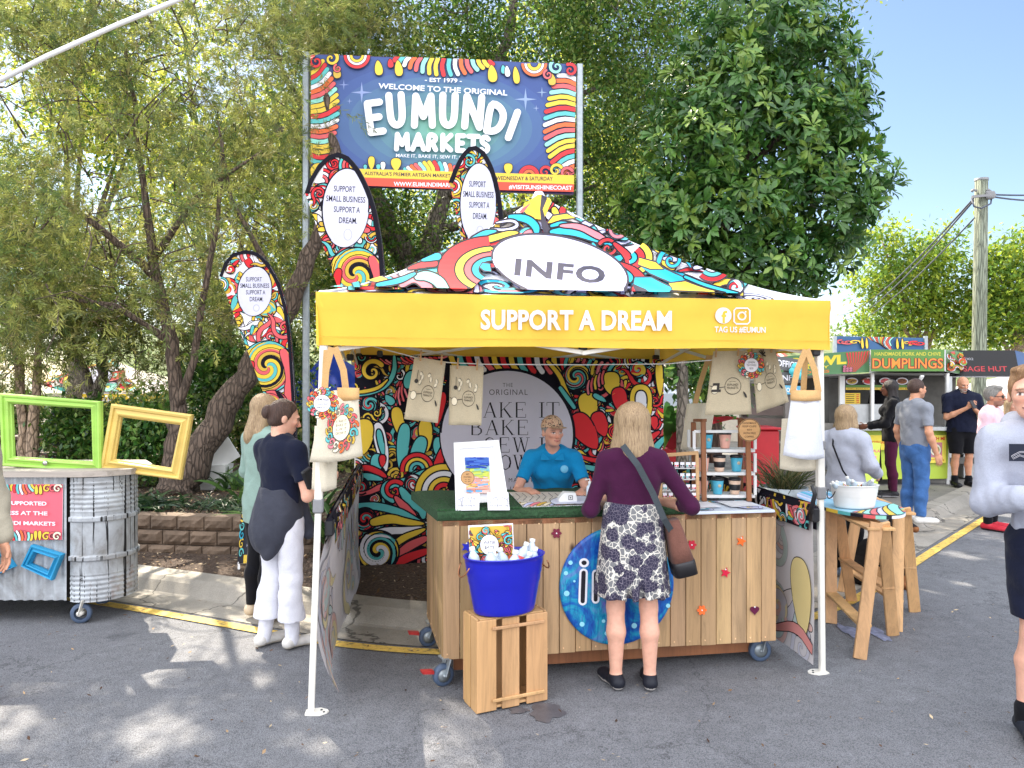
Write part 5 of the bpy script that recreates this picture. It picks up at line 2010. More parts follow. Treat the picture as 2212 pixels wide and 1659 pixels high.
for(a,b_),ft in zip(CORN,FOOT):
 tp=gw(a+(.03 if a==0 else-.03),b_+(.03 if b_==0 else-.03),2.27)
 m=MB()
 mid=tp.lerp(ft,.5)
 m.beam(tp,mid,.044,.044,GUY,bev=.006)
 m.beam(tp.lerp(ft,.46),ft,.034,.034,GUY,bev=.005)
 lg=m.build("leg",WMETAL,gz)
 m=MB()
 m.beam(tp.lerp(ft,.485),tp.lerp(ft,.52),.056,.056,GUY,bev=.008)
 m.build("bracket",GREYP,lg)
 m=MB()
 m.beam(tp.lerp(ft,.36),tp.lerp(ft,.385),.056,.056,GUY,bev=.008)
 m.build("bracket",GREYP,lg)
 m=MB()
 dirx=1 if a==0 else-1
 pts=[(.0,-.04),(.05,-.045),(.085,-.02),(.095,.0),(.085,.02),(.05,.045),(0,.04),(-.03,.03),(-.03,-.03)]
 m.prism(pts,ft+Vector((.0,0,.006)),GUX*dirx,GUY*dirx,.008)
 for u in(.055,.07):
  m.lathe([(.008,0),(.006,.004),(.0,.004)],ft+GUX*dirx*u+Vector((0,0,.009))+GUY*.012*(1 if u<.06 else-1.3),8,mi=1)
 m.build("foot_plate",[WMETAL,BLACKP],lg)
m=MB()
fr=.012
for side in range(4):
 (a0,b0),(a1,b1_)=CORN[side],CORN[(side+1)%4]
 P0,P1=Vector((a0,b0)),Vector((a1,b1_))
 for h in(0,1):
  q0,q1=P0.lerp(P1,.5*h),P0.lerp(P1,.5*h+.5)
  inn=.05
  for z0_,z1_ in((2.22,1.98),(1.98,2.22)):
   A0,A1=gw(q0.x,q0.y,z0_),gw(q1.x,q1.y,z1_)
   c_=gw(1.5,1.5,0)
   off_=((c_-(A0+A1)*.5).normalized())
   off_.z=0
   m.beam(A0+off_*(.045+(.02 if z0_>2.1 else 0)),A1+off_*(.045+(.02 if z0_>2.1 else 0)),.013,.026,(0,0,1),bev=.003)
for a,b_ in CORN:
 m.beam(gw(a,b_,2.2),gw(1.5,1.5,2.62),.016,.026,(0,0,1),bev=.003)
m.tube([gw(1.5,1.5,2.45),gw(1.5,1.5,APEX-.05)],.02,10)
m.build("truss",WMETAL,gz)
m=MB()
for a,b_ in((1.5,.06),(1.5,2.94),(.06,1.5),(2.94,1.5)):
 m.box(gw(a,b_,2.00),(.05,.05,.05),bev=.008)
 m.box(gw(a+.22,b_,2.03),(.04,.05,.045),bev=.008)
for a,b_ in((.04,2.95),(2.95,2.95),(.04,.04),(2.95,.04)):
 m.box(gw(a,b_,2.03),(.06,.06,.12),Euler((0,0,GY)),bev=.01)
m.build("hinge_joint",BLACKP,gz)
bsurf=plane_surf(gw(0,2.93,0),GUY)
zf5=zoomfn(1200,1300,1.8436,bsurf)
A=Art(11)
A.poly([(340,-150),(2650,-170),(2650,-1720),(360,-1740)],BLK)
A.ow=8
doodle(A,350,-1720,1010,-180,210,40,85,21,[YEL,TEA,RED,COR,WHT,GOLD,TEA])
doodle(A,1940,-1200,2620,-190,170,40,85,22,[YEL,TEA,RED,COR,WHT,RED])
def bars(x,y,n,dx,dy,L,a,w_,cols,da=0.0):
 for i in range(n):
  A.fingers([(x+dx*i,y+dy*i)],[L],[a+da*i],w_,[cols[i%len(cols)]])
A.ow=7
bars(470,-200,7,40,-6,70,-1.0,12,[COR,PNK],.12)
bars(700,-200,9,34,0,60,-.9,13,[COR,RED,PNK],.1)
bars(440,-420,5,30,-2,40,-1.9,13,[COR],.1)
bars(650,-470,6,20,26,120,-1.9,13,[PNK,COR],.05)
bars(1060,-190,15,62,-1,110,-1.25,36,[YEL,TEA,RED,WHT,COR,YEL,RED],-.02)
bars(1900,-200,9,42,-6,90,-1.9,22,[TEA,YEL,PNK,COR],-.05)
A.ow=11
A.arcs(415,-195,[16,34,52],3.0,6.4,[TEA,BLK])
A.curl(490,-300,80,.6,YEL,1.25,1,.42,0)
A.ribbon([(650,-190),(655,-300),(600,-400),(500,-450),(375,-470)],[14,30,32,30,22],TEA)
A.ribbon([(600,-360),(540,-420),(440,-445),(370,-450)],[8,22,24,18],YEL)
A.curl(685,-330,42,1.0,WHT,.8,-1,.34,0)
A.blob(circ(760,-360,44,70,24,-.3),TEA)
A.drop(590,-470,90,70,-.9,TEA)
A.swirl(470,-540,62,.5,.8,[RED,TEA,BLK,TEA],1)
A.curl(455,-640,38,.3,YEL,1.3,1,.36)
A.curl(525,-600,26,.3,YEL,1.2,-1,.4)
for x,y,L,w_,a,c,inn in((700,-780,230,105,1.75,YEL,None),(880,-880,240,120,1.6,YEL,None),(590,-1020,360,110,1.75,WHT,TEA),(690,-1010,340,110,1.45,TEA,None),(760,-1030,280,120,1.2,TEA,None),(500,-1040,150,110,1.3,TEA,None),(420,-900,260,160,1.5,YEL,None),(950,-900,130,80,1.4,TEA,None),(905,-1080,330,80,1.1,RED,None),(560,-990,90,60,1.5,RED,None),(950,-700,260,80,1.35,RED,None)):
 A.drop(x,y,L,w_,a,c,inn)
A.arcs(815,-1010,[30,60,90,125],.2,3.3,[TEA,YEL,RED])
A.ribbon([(370,-1010),(450,-990),(540,-1030),(590,-1060)],[14,40,40,12],RED)
A.ribbon([(370,-1060),(470,-1060),(560,-1080)],[40,50,12],TEA)
A.swirl(405,-1130,62,.5,.9,[RED,TEA,RED,BLK],1)
A.ribbon([(370,-1190),(460,-1180),(540,-1140),(580,-1120)],[30,26,40,10],COR)
A.ribbon([(870,-1030),(720,-1110),(600,-1110),(570,-1180),(640,-1240)],[40,56,60,48,20],TEA)
A.swirl(790,-1110,66,2.0,.9,[RED,TEA,RED,WHT],-1)
A.curl(650,-1160,70,.8,RED,1.2,1,.4,0)
A.arcs(1010,-1180,[40,80,120,165,215],1.2,3.4,[RED,YEL,WHT,YEL])
A.ribbon([(700,-1150),(760,-1240),(850,-1290),(860,-1350)],[30,70,60,30],TEA)
A.ribbon([(660,-1210),(730,-1290),(800,-1340)],[20,60,16],COR)
A.ribbon([(370,-1270),(520,-1270),(680,-1310),(860,-1400)],[26,50,50,14],TEA)
A.swirl(440,-1370,85,1.2,1.0,[RED,TEA,RED,BLK],1)
A.ribbon([(500,-1390),(620,-1360),(740,-1390),(860,-1400)],[50,66,44,10],YEL)
A.ribbon([(450,-1490),(600,-1450),(740,-1450),(850,-1430)],[30,54,44,12],WHT)
A.ribbon([(640,-1560),(720,-1500),(800,-1470),(870,-1440)],[40,46,36,10],YEL)
A.ribbon([(680,-1620),(760,-1560),(870,-1510)],[40,60,40],COR)
A.ribbon([(640,-1700),(760,-1640),(880,-1600)],[50,60,40],RED)
A.swirl(535,-1600,150,2.2,1.15,[YEL,BLK,TEA,WHT],1)
A.swirl(1965,-340,100,.6,1.0,[TEA,COR,TEA,BLK,YEL],1)
A.ribbon([(1760,-230),(1850,-330),(1890,-450),(1960,-560)],[20,30,30,16],YEL)
A.ribbon([(1850,-420),(1900,-490),(1950,-560)],[24,30,24],TEA)
for x,y,L,w_,a,c,inn in((2060,-660,210,165,1.65,YEL,None),(2220,-470,170,150,1.6,YEL,None),(2300,-610,200,130,1.75,RED,None),(2170,-770,190,130,1.9,RED,None),(2110,-860,300,190,2.15,RED,None),(2440,-720,330,190,1.6,YEL,WHT),(2530,-720,100,70,1.6,RED,None),(2570,-480,260,70,1.6,YEL,None),(2180,-520,110,50,2.6,TEA,None),(2050,-960,120,70,2.3,YEL,None)):
 A.drop(x,y,L,w_,a,c,inn)
bars(2060,-370,5,26,18,90,-1.9,15,[PNK,COR,YEL],.0)
A.ribbon([(1960,-900),(2100,-950),(2260,-940)],[10,30,60],RED)
A.ribbon([(1990,-980),(2120,-1010),(2260,-1000)],[20,40,60],TEA)
A.ribbon([(2300,-880),(2420,-840),(2560,-740)],[30,60,20],RED)
A.ribbon([(2400,-960),(2500,-900),(2600,-780)],[40,60,20],TEA)
A.ell(1467,-760,484,474,lin((216,212,226)),20,0,64)
TX=lin((38,36,44))
A.text("THE",1470,-398,28,72,TX,-.008,1.2)
A.text("ORIGINAL",1475,-450,40,278,TX,-.008,1.15)
A.serif("MAKE IT",1172,-632,108,112,TX)
A.serif("BAKE IT",1198,-758,106,112,TX)
A.serif("SEW IT",1295,-884,106,108,TX)
A.serif("GROW IT",1196,-1010,106,106,TX)
A.text("EUMUNDI MARKETS",1460,-1085,30,430,TX,-.01,1.3)
A.text("EST 1979",1480,-1145,26,200,TX,-.01,1.3)
bk=thing("backdrop_banner","colourful printed back wall with a big white disc hanging behind the counter","banner",gw(1.5,2.93,0))
m=MB()
q4=[bsurf(x,y)[0]for x,y in((766,766),(1432,776),(1430,1196),(770,1224))]
m.add(q4+[p+GUY*.006 for p in q4],[(0,1,2,3),(7,6,5,4),(0,4,5,1),(1,5,6,2),(2,6,7,3),(3,7,4,0)],BLK)
A.put(m,zf5,[(375,-1716),(2594,-1622),(2600,-212),(362,-178)],dz=.00001)
m.build("banner_cloth",PRINT,bk)
PLANK=wood("weathered_pine",(182,150,112),2,True,.7,1.0,.38,attr=True)
PINE=wood("crate_pine",(208,164,116),2,True,.6,1.0,.28,attr=True)
PINEX=wood("pale_pine",(206,164,116),0,False,.6)
BROWNW=wood("brown_stained_wood",(150,96,60),2,False,.55)
TURF=plain("green_turf",(44,74,46),.95,.45,60,1.0,fine=260)
WHITEP=plain("white_paint",(226,226,224),.45,.05,8,.05)
CANVAS=fabric("cream_canvas",(226,216,194),.06,300,5,.5,trans=.15)
LINEN=fabric("natural_linen",(212,198,168),.07,260,6,.3,trans=.15)
tint=lambda r,lo=.82,hi=1.12:(lambda k:(k,k*r.uniform(.96,1.02),k*r.uniform(.9,1.02),1))(r.uniform(lo,hi))
cFL,cFR,cRR,cRL=Vector((-.409,4.42,0)),Vector((1.681,4.74,0)),Vector((1.55,5.58,0)),Vector((-.60,5.25,0))
cux=(cFR-cFL).normalized()
cn=Vector((cux.y,-cux.x,0))
CZ0,CZ1=.165,.985
ct=thing("market_counter","long wooden plank counter on casters with turf top, round blue painting and cut out flowers","counter",cFL)
pr=random.Random(8)
def planks(p0,p1,n_,nm):
 m=MB()
 t=(p1-p0).normalized()
 nn=Vector((t.y,-t.x,0))
 L=(p1-p0).length/n_
 R_=Matrix((t,-nn,Vector((0,0,1)))).transposed()
 for i in range(n_):
  c=p0+t*L*(i+.5)-nn*.011+Vector((0,0,(CZ0+CZ1)/2+pr.uniform(-.004,.004)))
  m.box(c,(L-.004,.022,CZ1-CZ0),R_,tint(pr),0,.003)
 for i in range(n_):
  for z in(CZ0+.03,CZ1-.03):
   m.box(p0+t*L*(i+.25+.5*(z>.5))+nn*.0015+Vector((0,0,z)),(.008,.004,.008),R_,(1.7,1.7,1.75,1),0)
 m.build(nm,PLANK,ct)
planks(cFL,cFR,21,"front_panel")
planks(cRL,cFL-cux*.004+(cRL-cFL).normalized()*.022,7,"end_panel")
planks(cFR,cRR,7,"end_panel")
m=MB()
base=[cFL,cFR,cRR,cRL]
m.add([p+Vector((0,0,CZ1+.001))-cn*(.0)for p in base]+[p+Vector((0,0,CZ1-.03))for p in base],[(0,1,2,3),(7,6,5,4),(0,4,5,1),(1,5,6,2),(2,6,7,3),(3,7,4,0)])
m.beam(cFL+Vector((.05,.15,.10)),cFR+Vector((-.1,.15,.10)),.05,.09)
m.beam(cRL+Vector((.05,-.1,.12)),cRR+Vector((-.1,-.1,.12)),.05,.09)
m.build("frame",BROWNW,ct)
m=MB()
prof=[(.0,.0),(-.012,.004),(-.022,.02),(-.02,.042),(-.008,.054),(.03,.058),(.86,.058),(.86,.0)]
vv,ff=[],[]
nS=60
xs0,xs1=-.035,1.50
for i in range(nS+1):
 s_=xs0+(xs1-xs0)*i/nS
 for d,z in prof:
  w_=.004*math.sin(s_*31)+.003*pr.uniform(-1,1)
  vv.append(cFL+cux*(s_+(-.16*d if i<3 else 0))-cn*(d+w_)+Vector((0,0,CZ1+.003+z+(w_*.6 if z>.03 else 0))))
k_=len(prof)
for i in range(nS):
 for j in range(k_-1):
  ff.append((i*k_+j,(i+1)*k_+j,(i+1)*k_+j+1,i*k_+j+1))
ff+=[list(range(k_)),[nS*k_+j for j in range(k_)][::-1]]
m.add(vv,ff,smooth=False)
tf=m.build("turf_top",TURF,ct)
g=np.random.default_rng(31)
nB=9000
sx=g.uniform(xs0,xs1,nB)
dd=np.where(g.uniform(size=nB)<.6,g.uniform(-.02,.03,nB),g.uniform(.0,.5,nB))
bz=CZ1+.003+np.where(dd<.0,g.uniform(.005,.055,nB),.058)
B_=np.array(cFL)[None]+np.array(cux)[None]*sx[:,None]-np.array(cn)[None]*(np.minimum(dd,.5)-.004)[:,None]
B_[:,2]=bz
D_=unit(g.normal(size=(nB,3))*.6+np.where((dd<.0)[:,None],np.array(cn)*1.0,np.array([0,0,1.])))
S_=unit(np.cross(D_,g.normal(size=(nB,3))))
Lb=g.uniform(.008,.016,nB)
v=leaf_quads(B_,D_,S_,Lb,np.full(nB,.0022))
gc=np.repeat(np.array([lin((52,96,56))[:3]])*g.uniform(.5,1.4,(nB,1)),4,0)
tag(np_mesh("turf_blades",v,np.arange(4*nB).reshape(-1,4),attr_mat("turf_blade",.8,bmp=0),ct,None,gc),kind="stuff")
m=MB()
q_=lambda s_,d,z:cFL+cux*s_-cn*d+Vector((0,0,z))
m.box(q_(1.81,.28,CZ1+.012),(.56,.62,.018),Euler((0,0,.152)),lin((206,214,226)),bev=.003)
A=Art(.004)
doodle(A,1.56,.05,2.05,.5,14,.04,.09,5,[LAV,WHT,CYA,YEL,LAV])
A.poly([(1.62,.06),(1.78,.06),(1.78,.28),(1.62,.28)],WHT)
A.poly([(1.84,.05),(2.04,.08),(2.04,.3),(1.84,.28)],lin((230,230,234)))
A.put(m,lambda x,y,h:q_(x,y,CZ1+.0215+h),[(1.535,0),(2.085,0),(2.085,.56),(1.535,.56)])
m.build("printed_top",BOARD,ct)
def caster(px,py,Y,r,ang,brake=False):
 c=at(px,py,Y)
 c.z=r
 R_=Matrix.Rotation(ang,3,'Z')@Matrix.Rotation(math.pi/2,3,'X')
 k=None
 m=MB()
 m.lathe([(r*.62,-.022),(r*.9,-.022),(r,-.014),(r,.014),(r*.9,.022),(r*.62,.022)],c,28,R_=R_)
 return c,R_,m
BLUEG=plain("blue_grey_rubber",(72,88,112),.6,.2,20,.2)
REDM=plain("red_brake",(176,44,44),.5,.2,20,.1)
for px,py,Y,r,an,brk in((957,1470,4.45,.065,.5,1),(925,1396,5.12,.065,.3,1),(1641,1412,4.85,.072,.1,0),(1600,1385,5.4,.065,.1,0)):
 c,R_,m=caster(px,py,Y,r,an)
 w0=m.build("caster",BLUEG,ct)
 m=MB()
 m.lathe([(.0,-.016),(r*.62,-.018),(r*.62,.018),(.0,.016)],c,20,R_=R_)
 m.build("hub",GALV,w0)
 m=MB()
 ax=Vector((math.cos(an),math.sin(an),0))
 ay=Vector((-math.sin(an),math.cos(an),0))
 for s in(-1,1):
  m.beam(c+ay*.03*s-ax*.0,c+ay*.03*s+ax*.03+Vector((0,0,r+.035)),.045,.005,ax,bev=.002)
 m.box(c+ax*.03+Vector((0,0,r+.038)),(.09,.08,.008),Euler((0,0,an)))
 m.tube([c-ay*.036,c+ay*.036],.009,10)
 m.build("fork",GALV,w0)
 if brk:
  m=MB()
  m.prism([(-.02,0),(.05,.012),(.055,.03),(-.02,.02)],c-ax*.085+Vector((0,0,.02)),ax*-1,Vector((0,0,1)),.04)
  m.build("brake_lever",REDM,w0)
dm,dn,db=new_mat("poured_blue_paint")
dv=objvec(dn)
dvs=objvec(dn,(9,9,1.4))
n1,n2=noise(dn,5,5,.6,dv,1.2),noise(dn,3,5,.7,dvs,.5)
r1=ramp(dn,n1.outputs[0],[(.3,lin((24,40,130))),(.48,lin((20,96,180))),(.6,lin((30,160,190))),(.75,lin((120,110,200)))])
r2=ramp(dn,n2.outputs[0],[(.42,(1,1,1,1)),(.5,(.45,.5,.75,1)),(.56,(1,1,1,1))])
dc=mix_rgb(dn,1.0,r1.outputs[0],r2.outputs[0],'MULTIPLY')
dn.links.new(dc,db.inputs["Base Color"])
db.inputs["Roughness"].default_value=.3
cs=plane_surf(cFL+cn*.006,cn)
dcen=cs(1333,1265)[0]
m=MB()
RD=Matrix((cux,Vector((0,0,1)),cn)).transposed()
m.lathe([(.0,.012),(.34,.012),(.358,.010),(.362,.004),(.362,-.004)],dcen,64,R_=RD)
dk=m.build("painted_disc",dm,ct)
A=Art(8)
z3=zoomfn(2000,1900,1.659,cs)
for x,y,r in((375,-588,14),(380,-720,18),(405,-520,14),(480,-920,16),(640,-980,14),(820,-930,18),(890,-880,12),(1040,-800,14),(430,-640,8),(620,-900,12)):
 A.ell(x,y,r,r,lin((150,220,240)),0)
def letter(strokes,wd):
 for st in strokes:
  A.stroke(st,wd,WHT)
 for st in strokes:
  A.stroke(st,wd*.5,BLK)
letter([[(490,-585),(486,-700),(484,-770)]],56)
A.ell(493,-520,32,30,WHT,0)
A.ell(493,-520,17,15,BLK,0)
letter([[(570,-590),(568,-760)],smooth_path([(570,-650),(600,-600),(650,-600),(668,-660),(665,-760)],2)],52)
letter([smooth_path([(830,-540),(790,-510),(750,-540),(745,-640),(745,-760)],2),[(710,-620),(810,-620)]],52)
letter([circ(920,-680,62,78,24)+[(982,-680)]],52)
m=MB()
A.put(m,lambda x,y,h:z3(x,y,h+.0145))
m.build("lettering",BOARD,dk)
def ornament(px,py,kind,rgb):
 c=cs(px,py)[0]
 pts=[]
 if kind=='flower':
  for i in range(48):
   t=i/48*2*math.pi
   pts.append(((.019+.0125*abs(math.cos(3*t)))*math.cos(t),(.019+.0125*abs(math.cos(3*t)))*math.sin(t)))
 elif kind=='star':
  for i in range(10):
   t=i/10*2*math.pi+.3
   q=.034 if i%2==0 else .016
   pts.append((q*math.sin(t),q*math.cos(t)))
 else:
  for i in range(40):
   t=i/40*2*math.pi
   pts.append((.0021*16*math.sin(t)**3*.9,.0019*(13*math.cos(t)-5*math.cos(2*t)-2*math.cos(3*t)-math.cos(4*t))))
 m=MB()
 m.prism(pts,c+cn*.001,cux,Vector((0,0,1)),.006)
 o=m.build("cutout_"+("blossom" if kind=='flower' else kind),plain("acrylic_%d_%d"%rgb[:2],rgb,.3,.05,10,0),ct)
 m=MB()
 m.lathe([(.0,.004),(.004,.004),(.005,0)],c+cn*.003+Vector((0,0,.0 if kind=='flower' else .02)),10,R_=RD)
 m.build("screw",WHITEP,o)
for a in((1202,1152,'flower',(112,22,50)),(1494,1177,'flower',(190,26,52)),(1601,1169,'star',(244,104,32)),(1567,1237,'star',(204,26,60)),(1516,1318,'flower',(246,110,50)),(1630,1318,'heart',(92,20,58)),(1008,1181,'star',(40,50,190))):
 ornament(*a)
kF,kR,kB=gnd(1031,1546),gnd(1184,1515),gnd(987,1522)
ku=(kR-kF)
KW=ku.length
ku.normalize()
kv=Vector((-ku.y,ku.x,0))
KD,KH=.215,.515
cr=thing("wooden_crate","slatted pine crate standing on end in front of the counter, under the blue tub","crate",kF)
kw=lambda a,b_,z:kF+ku*a+kv*b_+Vector((0,0,z))
KR_=Matrix((ku,kv,Vector((0,0,1)))).transposed()
def slab(nm,a,b_,z,sx,sy,sz):
 m=MB()
 m.box(kw(a,b_,z),(sx,sy,sz),KR_,tint(pr,.8,1.1),0,.003)
 m.build(nm,PINE,cr)
for i,(a0,a1)in enumerate(((.0,.115),(.15,.255),(.30,KW-.002))):
 slab("front_slat",(a0+a1)/2,.007,KH/2,a1-a0,.012,KH-.016)
 slab("back_slat",(a0+a1)/2,KD-.007,KH/2,a1-a0,.012,KH-.016)
for i,(b0,b1_)in enumerate(((.016,.10),(.112,KD-.016))):
 slab("side_slat",.008,(b0+b1_)/2,KH/2,.014,b1_-b0,KH)
 slab("side_slat",KW-.010,(b0+b1_)/2,KH/2,.014,b1_-b0,KH)
slab("end_board",KW/2,KD/2,KH-.008,KW-.04,KD-.03,.015)
slab("end_board",KW/2,KD/2,.022,KW-.04,KD-.03,.015)
slab("batten",KW/2+.03,-.006,KH-.055,KW*.74,.012,.018)
slab("batten",KW/2+.03,-.006,.065,KW*.74,.012,.018)
tc_=kw(KW*.5-.01,.10,KH)
BLUEP=plain("blue_enamel",(22,28,170),.28,.06,6,.04,spec=.6)
COPPER=plain("copper_wire",(176,120,84),.4,.15,20,.1,metal=.7)
def oval_tub(root,c,rx,ry,h,mat,hmat,ang=0.0,k=.76):
 R_=Matrix.Rotation(ang,3,'Z')
 m=MB()
 pr_=[(.02,.004),(k*.96,.004),(k,.012)]
 for i in range(1,15):
  t=i/14
  rr_=k+(1-k)*t
  if .56<t<.6 or .68<t<.76:
   rr_+=.014
  pr_.append((rr_,.012+(h-.012)*t))
 pr_+=[(1.02,h+.002),(1.03,h+.008),(1.0,h+.010),(.975,h+.002),(.93,h*.8),(k*.94,.02),(.02,.02)]
 m.lathe([(r_,z)for r_,z in pr_],c,48,rx,ry,R_=R_)
 m.build("pail",mat,root)
 for s in(-1,1):
  m=MB()
  p=[c+R_@Vector((s*rx*(1.0+.13*math.sin(t)),ry*.42*math.cos(t),h-.035-.06*math.sin(t)))for t in[math.pi*i/12 for i in range(13)]]
  m.tube(p,.0042,6)
  m.build("handle",hmat,root)
tb=thing("blue_tub","shiny blue oval metal tub full of water bottles on the wooden crate","tub",tc_)
oval_tub(tb,tc_,.235,.165,.315,BLUEP,COPPER,.40)
BOTP=plain("clear_bottle_plastic",(196,210,222),.15,.05,20,0,spec=.6)
def bottle(c,d,lb,s=1.0,grp="water bottles in the blue tub",seed=0):
 d=Vector(d).normalized()
 R_=Vector((0,0,1)).rotation_difference(d).to_matrix()
 r=thing("water_bottle",lb,"bottle",c,grp)
 c=Vector(c)
 m=MB()
 m.lathe([(.0,0),(.03*s,.002),(.033*s,.01),(.033*s,.13*s),(.03*s,.15*s),(.014*s,.178*s),(.0135*s,.186*s)],c,18,R_=R_)
 m.build("bottle_body",BOTP,r)
 m=MB()
 m.lathe([(.0155*s,.184*s),(.0165*s,.188*s),(.0165*s,.204*s),(.0,.206*s)],c,16,R_=R_)
 m.build("cap",WHITEP,r)
 m=MB()
 cols=[YEL,RED,TEA,WHT,COR,BLK]
 rs=random.Random(seed)
 for k in range(6):
  a0=k*math.pi/3
  for j in range(4):
   m.lathe([(.0337*s,(.04+.02*j)*s),(.0337*s,(.058+.02*j)*s)],c,3,R_=R_,col=rs.choice(cols),a0=a0+.3*j,a1=a0+math.pi/3+.3*j)
 m.build("label",PAPER,r)
bl_=[(-.15,.03,'upright bottle at the left end of the blue tub, against the price card'),(-.10,-.07,'bottle leaning over the front rim at the left of the blue tub'),(-.03,-.06,'second bottle along the front rim of the blue tub'),(.02,-.02,'bottle lying back below the price card corner'),(.075,.02,'tallest upright bottle just right of the price card'),(.06,-.08,'bottle at the front middle of the blue tub tipped left'),(.13,-.04,'bottle lying toward the right handle of the blue tub'),(.17,.03,'bottle by the copper handle at the right end of the tub'),(-.06,.05,'bottle standing right in front of the price card'),(.0,-.11,'lowest bottle touching the front rim of the blue tub')]
for i,(x,y,lb)in enumerate(bl_):
 a=.40
 X=x*math.cos(a)-y*math.sin(a)
 Y_=x*math.sin(a)+y*math.cos(a)
 bottle(tc_+Vector((X,Y_,.165+.02*math.sin(i*2.1))),(pr.uniform(-.35,.35),pr.uniform(-.2,.25),.9),lb,1.0,seed=i)
wo=tc_+Vector((-.06,.055,.20))
ws_=plane_surf(wo,(-.05,-1,.12))
m=MB()
pc_=[ws_(x,y)[0]for x,y in((1016,1215),(1112,1213),(1108,1131),(1011,1136))]
m.add(pc_+[p+Vector((0,.012,0))for p in pc_],[(0,1,2,3),(7,6,5,4),(0,4,5,1),(1,5,6,2),(2,6,7,3),(3,7,4,0)],WHT)
A=Art(1.2)
A.poly([(1014,-1215),(1109,-1213),(1106,-1134),(1014,-1139)],GOLD)
doodle(A,1014,-1212,1106,-1137,46,6,12,12,[COR,YEL,ORG,TEA,PNK,GOLD])
A.ell(1058,-1176,20,22,WHT,1.0)
A.text("WATER",1058,-1171,7,25,BLK,.01)
A.text("$4.00",1058,-1182,7,20,BLK,.01)
A.put(m,lambda x,y,h:(lambda pn:pn[0]+pn[1]*h)(ws_(x,-y)),[(1014,-1215),(1109,-1213),(1106,-1133),(1013,-1138)])
tag(m.build("price_card",PAPER),"swirly price card reading WATER $4.00 stuck in the blue tub","sign")
topz=CZ1+.062
def on_top(px,py):
 return gnd(px,py,topz)
def leaf_card(name,label,cat,quad,base_pt,nrm,art,mat=PAPER,th=.006,base=WHT,clip=True,group=None):
 """thin printed board seen at quad (measuring coordinates), in the plane through base_pt"""
 sf=plane_surf(base_pt,nrm)
 m=MB()
 p=[sf(x,y)for x,y in quad]
 n_=p[0][1]
 p=[q[0]for q in p]
 k=len(p)
 m.add(p+[q-n_*th for q in p],[list(range(k)),list(range(k,2*k))[::-1]]+[(i,k+i,k+(i+1)%k,(i+1)%k)for i in range(k)],base)
 if art:
  cl=[(x,-y)for x,y in quad]
  ar=sum(cl[i][0]*cl[(i+1)%k][1]-cl[(i+1)%k][0]*cl[i][1]for i in range(k))
  art.put(m,lambda x,y,h:(lambda pn:pn[0]+pn[1]*h)(sf(x,-y)),(cl if ar>0 else cl[::-1])if clip else None)
 o=m.build(name,mat)
 return tag(o,label,cat,group)
b0_=on_top(1030,1098)
fp=thing("framed_picture","white framed colourful seaside print leaning on the turf counter","picture",b0_)
A=Art(.6)
R_=random.Random(3)
for y0,y1,c in((1040,1067,(232,196,170)),(1018,1041,(214,210,120)),(1004,1019,(150,190,190)),(986,1005,(70,110,190))):
 A.poly([(1003,-y1),(1062,-y1),(1062,-y0),(1003,-y0)],lin(c))
for i in range(170):
 t=R_.random()
 y=-(988+78*t)
 pal=[(40,70,170),(70,110,190)]if t<.28 else([(120,180,190),(200,210,90),(150,190,120)]if t<.55 else[(236,160,140),(110,170,220),(240,200,90),(230,190,180)])
 A.stroke([(1004+R_.uniform(0,54),y),(1004+R_.uniform(0,54),y+R_.uniform(-2,2))],R_.uniform(2,5),lin(R_.choice(pal)),cap=False)
sf=plane_surf(b0_+Vector((0,.02,0)),(.12,-1,.28))
fq=[(984,1090),(1098,1082),(1077,951),(980,957)]
iq=[(1004,1080),(1082,1076),(1066,965),(992,970)]
m=MB()
po,pi=[sf(x,y)[0]for x,y in fq],[sf(x,y)[0]for x,y in iq]
nrm_=sf(1000,1000)[1]
m.add([p+nrm_*.012 for p in po]+[p+nrm_*.008 for p in pi]+[p-nrm_*.01 for p in po]+pi,[(0,1,5,4),(1,2,6,5),(2,3,7,6),(3,0,4,7)]+[(i,8+i,8+(i+1)%4,(i+1)%4)for i in range(4)]+[(4+i,4+(i+1)%4,12+(i+1)%4,12+i)for i in range(4)]+[(11,10,9,8)])
m.build("frame",WHITEP,fp)
m=MB()
m.add(pi,[(0,1,2,3)],lin((222,222,226)))
A.put(m,lambda x,y,h:(lambda pn:pn[0]+pn[1]*h)(sf(x,-y)),[(1008,-1066),(1060,-1066),(1056,-988),(1004,-988)])
m.build("print",PAPER,fp)
WDISC=wood("thin_plywood",(206,158,104),0,False,.6,1,.12,attr=True)
